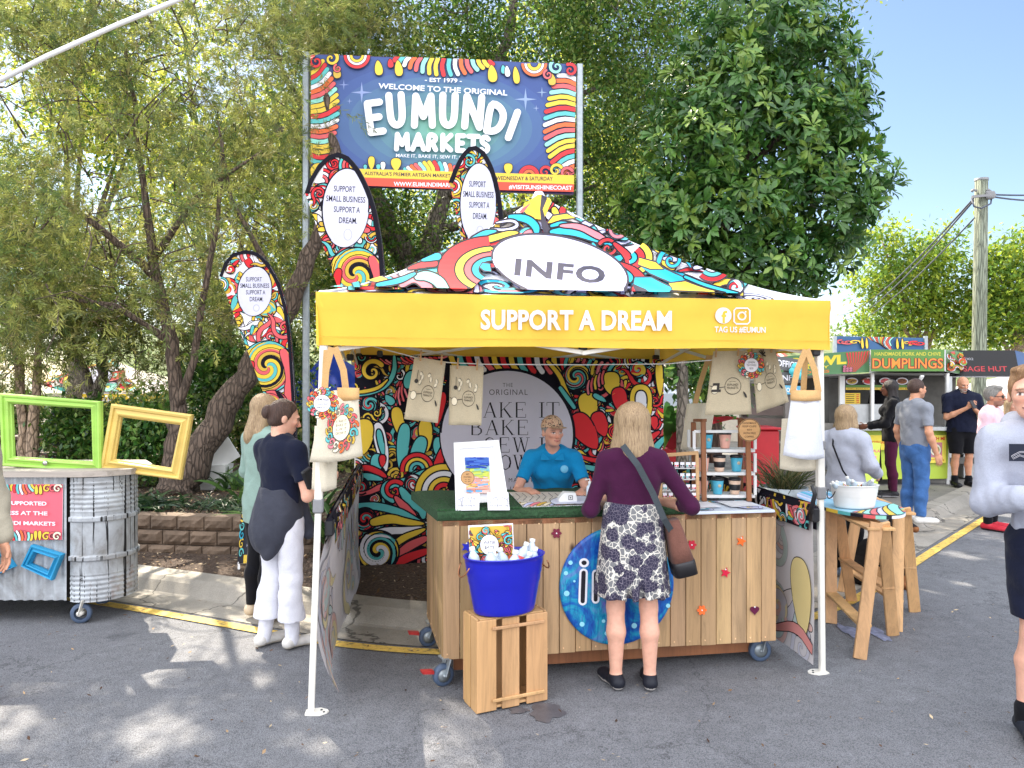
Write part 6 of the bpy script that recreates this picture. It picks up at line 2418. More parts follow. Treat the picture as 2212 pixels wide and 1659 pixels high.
def round_sign(label,px,py,r,Y,lines,base,wreath=False,tilt=0.0,mat=None,ratio=1.0,nrm=(0,-1,0)):
 c=at(px,py,Y)
 sf=plane_surf(c,nrm)
 m=MB()
 A=Art(1.0)
 k=r*(1.0 if not wreath else .60)
 if wreath:
  for i in range(16):
   a=i/16*6.283
   A.curl(px+r*.8*math.cos(a),-py+r*.8*math.sin(a),r*.24,a,[ORG,COR,GOLD,TEA,PNK,CRM][i%6],1.2,1,.6,0)
   A.drop(px+r*.5*math.cos(a+.2),-py+r*.5*math.sin(a+.2),r*.5,r*.2,a+.2,[YEL,RED,TEA,ORG][i%4])
  A.ell(px,-py,k,k,WHT,1.0)
 else:
  A.stroke(circ(px,-py,r*.95,n=40),r*.05,BLK,closed=True)
 for j,(s_,h_,w_,dy)in enumerate(lines):
  A.text(s_,px,-py+dy*k,h_*k,w_*k,BLK,.005,1.05,-tilt)
 rim=circ(px,py,r,n=40)
 if wreath:
  rim=[(px+r*(1+.045*math.sin(8*t))*math.cos(t),py+r*(1+.045*math.sin(8*t))*math.sin(t))for t in[i/64*6.283 for i in range(64)]]
 p=[sf(x,y)for x,y in rim]
 n_=p[0][1]
 p=[q[0]for q in p]
 kk=len(p)
 m.add(p+[q-n_*.006 for q in p],[list(range(kk)),list(range(kk,2*kk))[::-1]]+[(i,kk+i,kk+(i+1)%kk,(i+1)%kk)for i in range(kk)],base)
 A.put(m,lambda x,y,h:(lambda pn:pn[0]+pn[1]*h)(sf(x,-y)))
 return tag(m.build("round_sign",mat or PAPER),label,"sign")
ply=(1,1,1,1)
round_sign("round plywood tag ART POSTERS hanging on the white framed picture",1010,1032,15,4.36,[("ART",.24,.5,.5),("POSTERS",.22,1.1,.1),("A4 - $30",.16,.8,-.25),("A3 - $60",.16,.8,-.55)],ply,mat=WDISC)
round_sign("round plywood sign HANDMADE KEEP CUPS in front of the cup shelf",1619,929,24.5,4.86,[("HANDMADE",.17,1.2,.62),("KEEP CUPS!",.17,1.2,.33),("$35",.17,.4,.02),("WITH FREE",.17,1.1,-.28),("COFFEE.",.17,.85,-.58)],ply,mat=WDISC)
SK=lin((120,122,130))
for j,(q,lb,sd_)in enumerate((([(984,1103),(1035,1102),(1036,1066),(984,1067)],"small white card with a house sketch, left of the pair under the framed picture",1),([(1054,1102),(1101,1102),(1098,1063),(1052,1064)],"small white card with a tree sketch, right of the pair under the framed picture",2))):
 A=Art(.5)
 R_=random.Random(sd_)
 x0,x1=q[0][0]+5,q[1][0]-5
 for i in range(14):
  x=R_.uniform(x0,x1)
  A.stroke([(x,-1096),(x+R_.uniform(-6,6),-1084),(x+R_.uniform(-8,8),-1074)],.5,SK,cap=False)
 A.stroke([(x0,-1092),(x0,-1080),((x0+x1)/2,-1071),(x1,-1080),(x1,-1092)],.8,SK,closed=True,cap=False)
 leaf_card("sketch_card",lb,"card",q,on_top((x0+x1)/2,1103),(0,-1,.35),A,th=.003,group="sketch cards on the counter")
A=Art(.7)
A.poly([(1095,-1062),(1320,-1062),(1320,-1104),(1095,-1104)],lin((216,206,196)))
for i in range(16):
 x=1100+14*i
 A.ribbon([(x,-1100),(x+8,-1090),(x+24,-1086)],[2,5,2],[GOLD,CRM,LAV,PNK][i%4])
 A.stroke([(x,-1066),(x+10,-1074),(x+2,-1082)],1,BLK,cap=False)
A.ell(1245,-1086,56,12,lin((206,208,226)),.8)
leaf_card("place_mat","glossy printed mat lying flat on the counter under the card reader","mat",[(1100,1063),(1130,1095),(1318,1089),(1318,1062)],(0,0,topz+.006),(0,0,1),A,th=.004)
rd=on_top(1225,1088)
cdr=thing("card_reader","small white card reader with a square mark on the printed mat","card reader",rd)
m=MB()
m.prism([(-.055,0),(.055,0),(.06,.02),(.05,.062),(-.02,.066),(-.055,.03)],rd+Vector((0,.02,.006)),Vector((1,.1,0)),Vector((0,0,1)),.07)
m.build("reader_body",WHITEP,cdr)
A=Art(.001)
A.stroke([(.005,.022),(.029,.022),(.029,.046),(.005,.046)],.0045,BLK,closed=True)
A.poly([(.013,.030),(.021,.030),(.021,.038),(.013,.038)],BLK)
m=MB()
A.put(m,frame_fn(rd+Vector((.0035,-.017,.006)),(1,.1,0),(0,0,1)))
m.build("square_mark",BOARD,cdr)
hb_=on_top(1274,1086)
gel=thing("gel_bottle","slim white pump bottle on the mat beside the card reader","bottle",hb_)
m=MB()
m.lathe([(.0,0),(.02,0),(.022,.01),(.022,.10),(.010,.115),(.009,.125),(0,.125)],hb_,16)
m.build("bottle_body",BOTP,gel)
m=MB()
m.lathe([(.011,.122),(.011,.135),(.004,.137),(.004,.15),(.0,.15)],hb_,12)
m.beam(hb_+Vector((0,0,.15)),hb_+Vector((-.03,-.01,.148)),.008,.008)
m.build("pump",WHITEP,gel)
eb0=on_top(1465,1086)
es=thing("earring_stand","pale wooden frame stand hung with rows of earring cards","display",eb0)
esf=plane_surf(eb0,(.05,-1,.1))
ep=lambda x,y,o=0:(lambda pn:pn[0]+pn[1]*o)(esf(x,y))
m=MB()
for a,b_ in(((1426,984),(1508,978)),((1424,1078),(1510,1078)),((1428,984),(1426,1080)),((1505,980),(1507,1080))):
 m.beam(ep(*a),ep(*b_),.022,.02,(0,1,0),bev=.002)
m.beam(ep(1432,1086),ep(1432,1086)+Vector((0,.12,0)),.03,.02)
m.beam(ep(1500,1086),ep(1500,1086)+Vector((0,.12,0)),.03,.02)
m.build("stand_frame",PINEX,es)
m=MB()
for y in(1012,1036,1060):
 m.beam(ep(1428,y,-.004),ep(1506,y,-.004),.012,.004)
m.build("rail",WHITEP,es)
ec=random.Random(6)
for y in(1004,1028,1052,1070):
 for i in range(6):
  x=1436+12.5*i
  if y<1060 and i<2:
   pass
  m=MB()
  c=ep(x,y,.004)
  m.box(c,(.026,.003,.034),None,WHT)
  for s in(-1,1):
   m.lathe([(.0,.003),(.0055,.003),(.0055,0)],c+Vector((s*.007,-.002,-.006)),10,R_=Matrix.Rotation(math.pi/2,3,'X'),col=ec.choice([RED,BLK,PNK,lin((150,60,60)),TEA,BLK]))
  m.build("earring_card",PAPER,es)
sh0=on_top(1517,1084)
SY=5.0
sh=thing("cup_shelf","brown ladder shelf with white box shelves for keep cups","shelf",at(1560,1080,SY))
m=MB()
for x0,y0,x1,y1,dy in((1519,909,1521,1083,0),(1615,912,1618,1083,0),(1498,912,1500,1078,.2),(1599,905,1600,1070,.2)):
 m.beam(at(x0,y0,SY+dy),at(x1,y1,SY+dy*1.3),.032,.024,(0,1,0),bev=.003)
m.beam(at(1502,908,SY+.2),at(1522,908,SY),.03,.02)
m.beam(at(1599,906,SY+.2),at(1617,908,SY),.03,.02)
m.build("ladder_frame",BROWNW,sh)
for y0,y1 in((928,974),(976,1024),(1024,1073)):
 m=MB()
 xl,xr=(1500,1632)if y0<950 else((1524,1632))
 a,b_=at(xl,y1,SY+.02),at(xr,y1,SY+.02)
 m.box((a+b_)/2+Vector((0,.09,0)),((b_-a).length,.17,.02),bev=.002)
 for p in(a,b_):
  for yy in(.01,.165):
   m.box(p+Vector((0,yy,(y1-y0)/F*SY/2)),(.018,.018,(y1-y0)/F*SY-.022))
 m.box((a+b_)/2+Vector((0,.005,(y1-y0)/F*SY-.012))if y0<950 else(a+b_)/2+Vector((0,.165,(y1-y0)/F*SY-.012)),((b_-a).length,.016,.018))
 m.build("shelf",WHITEP,sh)
CUPC={'b':(76,172,200),'p':(226,168,150),'k':(222,190,166)}
cups=[(1527,968,'b',"blue cup","top shelf, beside the pink cup"),(1566,968,'p',"pink cup","top shelf, beside the round plywood sign"),(1519,1018,'p',"pink cup","middle shelf, half hidden by the brown upright"),(1554,1018,'k',"beige cup with a black band","middle shelf"),(1591,1018,'b',"blue cup","middle shelf"),(1517,1067,'p',"pink cup","bottom shelf, half hidden by the brown upright"),(1550,1067,'b',"blue cup","bottom shelf"),(1587,1067,'k',"beige cup with a black band","bottom shelf")]
for px,py,k,nm_,lb in cups:
 c=at(px,py,SY+.07)
 cp=thing("keep_cup",nm_+" with black lid on the "+lb,"cup",c,"keep cups on the shelf")
 m=MB()
 m.lathe([(.0,0),(.028,0),(.030,.004),(.041,.098),(.038,.098),(.0,.095)],c,24)
 bd=m.build("cup_body",plain("cup_"+k,CUPC[k],.45,.04,10,0),cp)
 m=MB()
 m.lathe([(.042,.094),(.044,.098),(.043,.106),(.037,.112),(.0,.112)],c,24)
 m.build("lid",BLACKP,cp)
 m=MB()
 if k=='k':
  m.lathe([(.0335,.028),(.0348,.030),(.039,.066),(.038,.068)],c,24)
  m.build("band",BLACKP,cp)
 else:
  m.lathe([(.0,.001),(.011,.001),(.011,-.002)],c+Vector((.004,-.0385,.06)),16,R_=Matrix.Rotation(math.pi/2,3,'X'))
  m.build("badge",LINEN,cp)
def hung(name,label,cat,quad,Y,mat,art=None,sag=.015,th=.012,group=None,nx=10,ny=12,bulge=.0,seed=1,parent=None,yaw=0.0,col=None):
 """cloth hanging in a vertical plane at depth Y, quad tl, tr, br, bl in measuring coordinates"""
 q=[at(x,y,Y+yaw*(x-quad[0][0])/100)for x,y in quad]
 R_=random.Random(seed)
 ph=[R_.uniform(0,6)for _ in range(3)]
 def S_(u,v):
  p=q[0]*(1-u)*(1-v)+q[1]*u*(1-v)+q[2]*u*v+q[3]*(1-u)*v
  d=sag*(math.sin(7*u+ph[0]+1.2*v)*v+.5*math.sin(13*u+ph[1]))+bulge*math.sin(math.pi*u)*math.sin(math.pi*min(1,v*.75))**.8
  return p+Vector((0,-d,-.25*bulge*math.sin(math.pi*u)*v))
 m=MB()
 f,b_,fs=[],[],[]
 for i in range(nx+1):
  for j in range(ny+1):
   u,v=i/nx,j/ny
   p=S_(u,v)
   f.append(p)
   e=0 if(i in(0,nx)or j==ny)else 1
   b_.append(p+Vector((0,th*(.15 if not e else 1)+bulge*1.6*math.sin(math.pi*u)*v*e,0)))
 k=ny+1
 for i in range(nx):
  for j in range(ny):
   a=i*k+j
   fs.append((a,a+1,a+k+1,a+k))
   o=len(f)
   fs.append((o+a,o+a+k,o+a+k+1,o+a+1))
 o=len(f)
 for j in range(ny):
  fs.append((j,o+j,o+j+1,j+1))
  a=nx*k+j
  fs.append((a,a+1,o+a+1,o+a))
 for i in range(nx):
  a=i*k+ny
  fs.append((a,o+a,o+a+k,a+k))
 m.add(f+b_,fs,col,smooth=True)
 o=m.build(name,mat,parent)
 if parent is None:
  tag(o,label,cat,group)
 if art:
  am=MB()
  art.put(am,lambda x,y,h:S_(x,1-y)+Vector((0,-.004-h,0)),[(0.01,.01),(.99,.01),(.99,.99),(.01,.99)],([i/nx for i in range(1,nx)],[j/ny for j in range(1,ny)]))
  am.build("print",PAPER,o)
 return o
INK=lin((64,60,56))
def towel_art(kind):
 A=Art(.002)
 A.stroke(circ(.58,.45,.19,.13,30),.010,INK,closed=True)
 A.text("EUMUNDI",.58,.47,.035,.26,INK,.0)
 A.text("MARKETS",.58,.42,.035,.26,INK,.0)
 A.text("THE ORIGINAL",.58,.52,.012,.16,INK)
 R_=random.Random(kind)
 G_=lin((132,128,118))
 for i in range(7):
  x,y=[(.3,.75),(.55,.74),(.8,.66),(.3,.62),(.62,.68),(.78,.6),(.35,.7)][i]
  if kind%2==0:
   A.curl(x,y,.05,R_.uniform(0,6),G_,1.2,1,.1,0)
   A.ell(x,y,.05,.03,CRM,.004,R_.uniform(0,3),14,G_)
 A.ribbon([(.02,.46),(.2,.42),(.4,.44)],[.004,.008,.004],INK,1)
 A.drop(.82,.36,.12,.05,-.9,INK)
 A.ell(.16,.40,.09,.07,CRM,.008,0,20,INK)
 if kind==2:
  A.stroke([(.2,.66),(.2,.8)],.015,INK)
  A.ell(.19,.63,.06,.035,INK,0)
 if kind==3:
  A.poly([(.08,.36),(.3,.36),(.3,.40),(.26,.40),(.26,.5),(.1,.5),(.1,.46),(.2,.46),(.2,.4),(.08,.4)],INK)
 if kind==4:
  A.stroke([(.42,.9),(.46,.58)],.012,INK)
  for a in range(6):
   A.drop(.42,.9,.13,.03,a*.55-.2,INK)
 return A
line_pts=[at(700,720,4.2),at(893,771,4.72),at(966,783,4.75),at(1050,787,4.76),at(1262,788,4.78),at(1440,786,4.82),at(1560,776,4.86),at(1700,755,4.9),at(1785,735,4.55)]
rope=thing("washing_line","thin white line strung across the gazebo front carrying the tea towels","rope",line_pts[0])
m=MB()
m.tube(line_pts,.0035,6)
m.build("cord",WHITEP,rope)
TW=[("linen tea towel with bird and balloon drawing, the most tilted left towel",[(895,772),(963,781),(946,914),(873,905)],4.72,2,[(910,768),(955,776)]),("linen tea towel with a wren on a cotton reel, second from the left",[(972,789),(1045,792),(1040,919),(969,918)],4.76,2,[(990,785),(1032,788)]),("linen tea towel with a sewing machine drawing above the cup shelf",[(1541,759),(1615,757),(1624,895),(1522,897)],4.84,3,[(1548,760),(1596,757)]),("linen tea towel with a palm tree drawing, tilted beside the hanging white tote",[(1622,755),(1674,752),(1704,868),(1634,893)],4.88,4,[(1626,752),(1668,750)])]
for lb,q,Y,kd,pegs in TW:
 hung("tea_towel",lb,"tea towel",q,Y,LINEN,towel_art(kd),.008,.008,"tea towels on the washing line",seed=kd)
 for px,py in pegs:
  m=MB()
  m.beam(at(px,py-12,Y-.022),at(px-2,py+12,Y-.022),.011,.013,(0,1,0),bev=.002)
  tag(m.build("clothes_peg",PINEX),"wooden peg clipping the towel: "+lb.split(" with ")[1].split(",")[0][:46],"peg","pegs on the washing line")
round_sign("round swirly tag LINEN TEATOWELS between the two right tea towels",1622,789,26,4.82,[("LINEN",.28,.9,.4),("TEATOWELS",.26,1.3,.0),("$20",.3,.5,-.45)],CRM,True)
def tote(label,quad,Y,band,handles,art=None,mat=None,seed=1,bulge=.05):
 m0=at(quad[0][0],quad[0][1],Y)
 r=thing("tote_bag",label,"tote bag",m0,"tote bags hanging on the gazebo legs")
 hung("bag_body",None,None,quad,Y,mat or CANVAS,art,.012,.03,bulge=bulge,seed=seed,parent=r)
 JUTE=fabric("jute",(204,164,112),.08,200,6,.2)
 if band:
  hung("jute_band",None,None,band,Y-.012,JUTE,None,.006,.02,bulge=bulge*.3,seed=seed,parent=r,ny=3)
 for h in handles:
  m=MB()
  pts=[at(x,y,Y-.02+.015*i)for i,(x,y)in enumerate(h)]
  P=[Vector(p)for p in pts]
  for a,b_ in zip(P[:-1],P[1:]):
   m.beam(a-(b_-a)*.04,b_+(b_-a)*.04,.036,.004,(0,1,0))
  m.build("handle",JUTE,r)
 return r
A=Art(.008)
for i in range(16):
 a=i/16*6.283
 A.curl(.62+.27*math.cos(a),.46+.25*math.sin(a),.075,a,[ORG,COR,GOLD,TEA,PNK,CRM][i%6],1.2,1,.5,0)
A.ell(.62,.47,.19,.18,CRM,.006)
for j,s_ in enumerate(("MAKE IT","BAKE IT","SEW IT","GROW IT")):
 A.text(s_,.62,.56-.055*j,.035,.24,INK)
tote("big cream tote with a colourful swirl wreath print on the front left gazebo leg",[(700,846),(772,838),(783,985),(669,998)],4.02,[(728,837),(776,838),(776,862),(730,866)],[[(716,752),(704,800),(700,862)],[(724,752),(742,800),(748,850)]],A,seed=3)
tote("plain cream tote hanging lowest on the front left gazebo leg",[(680,920),(732,920),(727,1054),(674,1056)],4.12,None,[[(706,760),(700,860),(694,930)]],seed=4)
tote("white tote with a wide jute band on the front right gazebo leg",[(1710,862),(1770,862),(1783,990),(1694,984)],4.50,[(1708,843),(1774,843),(1775,865),(1709,865)],[[(1740,757),(1722,800),(1712,848)],[(1744,757),(1760,800),(1768,845)]],seed=5,mat=fabric("white_canvas",(226,228,236),.05,300,5,.5,trans=.15))
tote("long cream tote hanging behind and below the white one on the right leg",[(1690,905),(1772,900),(1776,1013),(1686,1013)],4.62,None,[[(1740,770),(1735,850),(1720,910)]],seed=6)
tote("pale tote with long straps hanging behind the cup shelf",[(1484,872),(1545,870),(1530,975),(1470,970)],5.35,None,[[(1531,770),(1512,830),(1500,880)],[(1536,770),(1540,830),(1540,880)]],seed=7)
round_sign("round swirly price tag OEM Bags hung on the left gazebo leg",697,871,31,3.90,[("OEM Bags",.36,1.6,.4),("Colour $20",.26,1.3,-.1),("B&W $15",.26,1.1,-.5)],CRM,True)
for(lb,tl,tr,n_,sd_)in(("long pale printed half wall hanging loosely along the left side of the gazebo",0,1,30,5),("pale printed half wall with bold folded top edge on the right side of the gazebo",1,0,30,8)):
 a_=.05 if tl==0 else 2.95
 sw=thing("half_wall",lb,"side wall",gw(a_,1.5,0),"gazebo half walls")
 def SW(s,z,a_=a_,tl=tl):
  b_=.06+2.85*s
  drop_=max(0,(1.03-z))
  w_=.035*math.sin(6*s+3*z)*drop_+(.10*math.sin(2.6*drop_)*(1-s)**2 if tl==0 else .015*math.sin(9*s)*drop_)
  return gw(a_-(w_ if tl==0 else-w_*.5)*1.0+(.12*drop_*drop_*(1-s)**6 if tl==0 else 0),b_,z)
 A=Art(.012)
 A.poly([(0,.07),(2.85,.07),(2.85,1.03),(0,1.03)],lin((206,202,204)))
 PALE=[lin((226,214,170)),lin((222,186,180)),lin((190,208,206)),lin((214,208,208)),lin((200,200,212))]
 sv=globals()['BLK']
 BLK=lin((168,164,168))
 A.ow=.006
 doodle(A,0,.08,2.85,1.0,46,.10,.26,sd_,PALE)
 BLK=sv
 if tl==1:
  A.drop(.12,.2,.5,.28,1.5,lin((230,212,150)))
  A.ribbon([(0,.16),(.2,.25),(.5,.14)],[.05,.07,.03],lin((222,150,146)))
 m=MB()
 A.put(m,lambda x,z,h:SW(x/2.85,z)+GUX*(h if tl==0 else-h),[(0,.07),(2.85,.07),(2.85,1.03),(0,1.03)],([i*.05 for i in range(1,57)],[.08+.05*i for i in range(1,19)]),dz=.00003)
 m.build("wall_cloth",PRINT,sw)
 A=Art(.006)
 A.poly([(0,0),(2.85,0),(2.85,.17),(0,.17)],BLK)
 doodle(A,0,0,2.85,.17,60,.05,.10,sd_+1,[YEL,PNK,COR,TEA,YEL,WHT])
 m=MB()
 for s_ in(-1,1):
  A.put(m,lambda x,z,h,s_=s_:gw(a_+s_*(.026+h)*(1 if z<.12 else .6),.06+x,.90+z-(.0 if tl else-.0)),[(0,0),(2.85,0),(2.85,.165),(0,.165)],([i*.19 for i in range(1,15)],[.12]),dz=.00002)
 m.tube([gw(a_,.02,1.035),gw(a_,2.95,1.035)],.020,10,col=BLK)
 m.build("folded_edge",PRINT,sw)
 m=MB()
 m.box(gw(a_,.06,1.0),(.05,.09,.09),Euler((0,0,GY)),bev=.01)
 if tl:
  m.tube([gw(a_-.05,.0,1.02),gw(a_-.06,-.04,1.08),gw(a_-.05,-.05,1.14),gw(a_-.07,-.05,1.19)],[.016,.014,.014,.01],8)
 m.build("clamp",BLACKP,sw)
def corr_mat(name,drips):
 m,n,b=new_mat(name)
 v=objvec(n)
 a=noise(n,3.5,6,.7,v,.5)
 r=ramp(n,a.outputs[0],[(.28,lin((120,116,110))),(.5,lin((168,172,176))),(.72,lin((196,202,206)))])
 c=r.outputs[0]
 if drips:
  vd=objvec(n,(38,38,1.1))
  d=noise(n,1.0,3,.6,vd,.3)
  rd_=ramp(n,d.outputs[0],[(.40,lin((28,24,26))),(.43,(1,1,1,1))])
  c=mix_rgb(n,1.0,c,rd_.outputs[0],'MULTIPLY')
 ru=noise(n,2.2,5,.7,v)
 rr_=ramp(n,ru.outputs[0],[(.60,(1,1,1,1)),(.72,(.55,.36,.27,1))])
 c=mix_rgb(n,1.0,c,rr_.outputs[0],'MULTIPLY')
 n.links.new(c,b.inputs["Base Color"])
 b.inputs["Metallic"].default_value=.2
 b.inputs["Roughness"].default_value=.5
 bump(n,b,a.outputs[0],.15,.01)
 return m
bc=thing("tin_counter","corrugated iron counter with rounded barrel end on casters at the left edge","counter",at(60,1300,5.7)-Vector((0,0,0)))
YF=5.62
xr=at(145,0,YF).x
m=MB()
vv,ff=[],[]
nC=150
for i in range(nC+1):
 x=xr-1.55+1.55*i/nC
 for z in(.17,1.10):
  vv.append((x,YF+.010*math.sin(x*2*math.pi/.076),z))
for i in range(nC):
 ff.append((2*i,2*i+2,2*i+3,2*i+1))
m.add(vv,ff,smooth=True)
m.build("front_sheet",corr_mat("old_corrugated_iron",False),bc)
m=MB()
pf=[]
z=.16
while z<1.10:
 t=(z-.16)/.94
 rib=.0028*math.sin(z*2*math.pi/.036)if(t<.22 or .72<t<.97)else(.016 if(abs(t-.35)<.02 or abs(t-.66)<.02)else 0)
 pf.append((.27+rib,z))
 z+=.006
m.lathe(pf,(xr+.13,YF+.24,0),48,.92,1.0,a0=-2.0,a1=2.2)
m.build("barrel_end",corr_mat("drum_steel_with_drips",True),bc)
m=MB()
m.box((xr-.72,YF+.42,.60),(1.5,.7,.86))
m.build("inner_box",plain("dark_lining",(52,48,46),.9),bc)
m=MB()
top=[(xr-1.6,YF-.05),(xr+.14,YF-.05),(xr+.30,YF+.0),(xr+.42,YF+.12),(xr+.45,YF+.28),(xr+.40,YF+.5),(xr+.2,YF+.8),(xr-1.6,YF+.8)]
m.prism(top,(0,0,1.125),(1,0,0),(0,1,0),.045)
m.build("plank_top",wood("grey_weathered_top",(168,158,148),0,False,.7),bc)
for px,py,Y,r,an,brk in((176,1336,5.62,.075,.2,0),(222,1306,6.1,.07,.4,1),(-120,1336,5.65,.075,.2,0)):
 c,R_,m=caster(px,py,Y,r,an)
 w0=m.build("caster",BLUEG,bc)
 m=MB()
 for s in(-1,1):
  m.beam(c+Vector((0,.03*s,0)),c+Vector((.03,.03*s,r+.03)),.045,.005,(1,0,0))
 m.tube([c-Vector((0,.036,0)),c+Vector((0,.036,0))],.02,10)
 m.build("fork",WMETAL,w0)
 if brk:
  m=MB()
  m.box(c+Vector((-.08,0,.02)),(.07,.04,.03),bev=.006)
  m.build("brake_lever",REDM,w0)
A=Art(.9)
sp=lin((232,104,120))
A.poly([(-30,-1045),(136,-1045),(136,-1168),(-30,-1168)],sp)
for yy,sg in((-1046,-1),(-1167,1)):
 for k in range(8):
  A.fingers([(26+6.2*k,yy)],[13+8*math.sin(k*.45)],[sg*1.57+sg*.4-sg*.12*k],4.6,[PALB[k%8]])
  A.fingers([(-26+6.2*k,yy)],[13+8*math.sin(k*.45)],[sg*1.57],4.6,[PALB[(k+3)%8]])
 for x in(80,89):
  A.drop(x,yy,22,9,sg*1.57,YEL)
 for x,c in((103,YEL),(116,COR),(126,CRM)):
  A.curl(x,yy+sg*9,9,.5,c,1.2,1,.5,0)
for s_,y,w_,x in(("WE SUPPORTED",-1086,112,48),("BUSINESS AT THE",-1107,132,40),("EUMUNDI MARKETS",-1129,146,50)):
 A.text(s_,x,y,8.5,w_,WHT,.03,1,-.02)
leaf_card("pink_sign","pink sign about supporting business with swirly borders screwed to the tin counter","sign",[(-30,1168),(134,1166),(136,1046),(-30,1046)],(0,YF-.014,1),(0,-1,0),A,BOARD)
def picture_frame(label,outer,inner,Y,rgb,group=None,depth=.05,lean=0.0,knob=None):
 m=MB()
 O=[at(x,y,Y)for x,y in outer]
 I=[at(x,y,Y)for x,y in inner]
 ring=lambda t,d:[O[i].lerp(I[i],t)+Vector((0,-d,0))for i in range(4)]
 prof=[(0,0),(0,.018),(.12,.03),(.30,.028),(.36,.016),(.55,.022),(.72,.034),(.84,.03),(.9,.012),(1,.006),(1,-.02),(0,-.02),(0,0)]
 L=[ring(t,d)for t,d in prof]
 vs,fs=[p for r in L for p in r],[]
 for i in range(len(prof)-1):
  for j in range(4):
   fs.append((4*i+j,4*i+(j+1)%4,4*i+4+(j+1)%4,4*i+4+j))
 m.add(vs,fs)
 nm_="frame_%d_%d"%rgb[:2]
 mt=wood(nm_,rgb,0,False,.5,.6,.10)
 root=thing("picture_frame",label,"picture frame",(O[3]+O[2])/2,group)
 m.build("moulding",mt,root)
 if knob:
  m=MB()
  m.lathe([(.0,.03),(.016,.028),(.020,.014),(.012,.004),(.014,0)],at(knob[0],knob[1],Y-.03),16,R_=Matrix.Rotation(math.pi/2,3,'X'))
  m.tube([at(knob[0]+4,knob[1]+6,Y),at(knob[0]+5,knob[1]+26,Y)],.008,8)
  m.build("knob",plain("chrome",(190,190,194),.15,.02,5,0,metal=1.0),root)
picture_frame("large lime green empty picture frame standing on the tin counter",[(1,849),(220,867),(221,1021),(8,1006)],[(26,872),(198,883),(202,997),(30,986)],5.8,(168,216,96),knob=(101,1000))
picture_frame("yellow empty picture frame tilted on the rounded end of the tin counter",[(243,872),(417,896),(392,1036),(217,1014)],[(263,901),(390,918),(370,1011),(248,992)],5.82,(226,196,108))
picture_frame("small bright blue frame tilted on the tin counter below the pink sign",[(70,1176),(138,1197),(115,1253),(48,1222)],[(80,1193),(119,1206),(106,1234),(67,1217)],5.585,(36,150,200))
picture_frame("small blue frame mostly out of view at the left edge of the tin counter",[(-42,1228),(8,1187),(34,1224),(-16,1246)],[(-30,1226),(6,1199),(22,1222),(-14,1236)],5.585,(36,150,200))
def trestle(label,top0,top1,feet,zt):
 r=thing("trestle",label,"trestle",((feet[0]+feet[1])/2),"wooden trestles")
 a,b_=Vector(top0),Vector(top1)
 def pc(nm,p,q,w_,d,up):
  m=MB()
  m.beam(p,q,w_,d,up,tint(pr,.9,1.12),bev=.003)
  m.build(nm,PINE,r)
 ax=(b_-a).normalized()
 sd_=Vector((ax.y,-ax.x,0))
 for i,f in enumerate(feet):
  e=a if i<2 else b_
  s=1 if(f-e).dot(sd_)>0 else-1
  pc("leg",f,e+sd_*.022*s+ax*(.03 if i<2 else-.03),.085,.022,ax)
 pc("top_rail",a+Vector((0,0,-.04))+sd_*.05,b_+Vector((0,0,-.04))+sd_*.05,.02,.085,sd_)
 pc("top_rail",a+Vector((0,0,-.04))-sd_*.05,b_+Vector((0,0,-.04))-sd_*.05,.02,.085,sd_)
 for i,j,h in((0,2,.24),(1,3,.44)):
  p=feet[i].lerp(a,h)if i<2 else feet[i]
  q=feet[j].lerp(b_,h)
  pc("stretcher",p,q,.02,.085,sd_)
trestle("nearer trestle under the painted oval board, closest to the right gazebo leg",(2.49,5.02,.86),(2.56,5.95,.86),[gnd(1857,1424),gnd(1929,1373),gnd(1795,1347),gnd(1840,1300)],.86)
trestle("farther trestle under the painted oval board, nearest the kerb",(2.95,5.62,.86),(3.06,6.5,.86),[gnd(1936,1364),gnd(1976,1322),Vector((2.86,6.45,0)),Vector((3.28,6.6,0))],.86)
A=Art(.010)
A.poly([(-.9,-.9),(.9,-.9),(.9,.9),(-.9,.9)],lin((150,200,224)))
R_=random.Random(14)
for i in range(46):
 x=-.35+.72*i/46
 A.stroke([(x,.0+R_.uniform(0,.3)),(x+.02,.8)],.012,R_.choice([lin((120,180,220)),WHT,LAV,CYA]),cap=False)
for i,c in enumerate([PNK,YEL,MINT,COR,LAV,YEL,MINT]):
 A.ribbon([(-.4+.07*i,-.8),(-.1+.05*i,-.35+.02*i),(.4,-.5+.07*i)],[.05,.07,.03],c)
tc=Vector((2.60,5.78,.872))
m=MB()
n_=56
el=[(.30*math.cos(i/n_*6.283),.60*math.sin(i/n_*6.283))for i in range(n_)]
m.prism(el,tc,(1,.05,0),(-.05,1,0),.02,WHT)
for k in range(n_):
 a,b_=el[k],el[(k+1)%n_]
 m.beam(tc+Vector((a[0]*1.008,a[1]*1.004,.0)),tc+Vector((b_[0]*1.008,b_[1]*1.004,0)),.004,.024,(0,0,1),[BLK,COR,MINT,BLK,YEL,TEA][k//2%6])
A.put(m,lambda x,y,h:tc+Vector((x-.05*y,y+.05*x,.011+h)),el)
tag(m.build("painted_board",BOARD),"oval painted table board in pastel colours resting on the two trestles","table top")
wt=thing("white_tub","oval white metal tub of small bottles on the painted oval board","tub",tc+Vector((-.06,-.25,.012)))
wc=tc+Vector((-.06,-.25,.012))
oval_tub(wt,wc,.172,.13,.165,WHITEP,BLACKP,.05,.84)
for i in range(6):
 bottle(wc+Vector((-.09+.035*i,.03*math.sin(i*2),.12+.015*(i%2))),(pr.uniform(-1,1),pr.uniform(-1,-.2),.55),"small bottle number lying in the white tub".replace("number ","")+[" at its left end"," against the left bottle"," crossing the front rim"," pointing at the kerb"," crossing to the right"," at its right end"][i],.72,"bottles in the white tub",20+i)
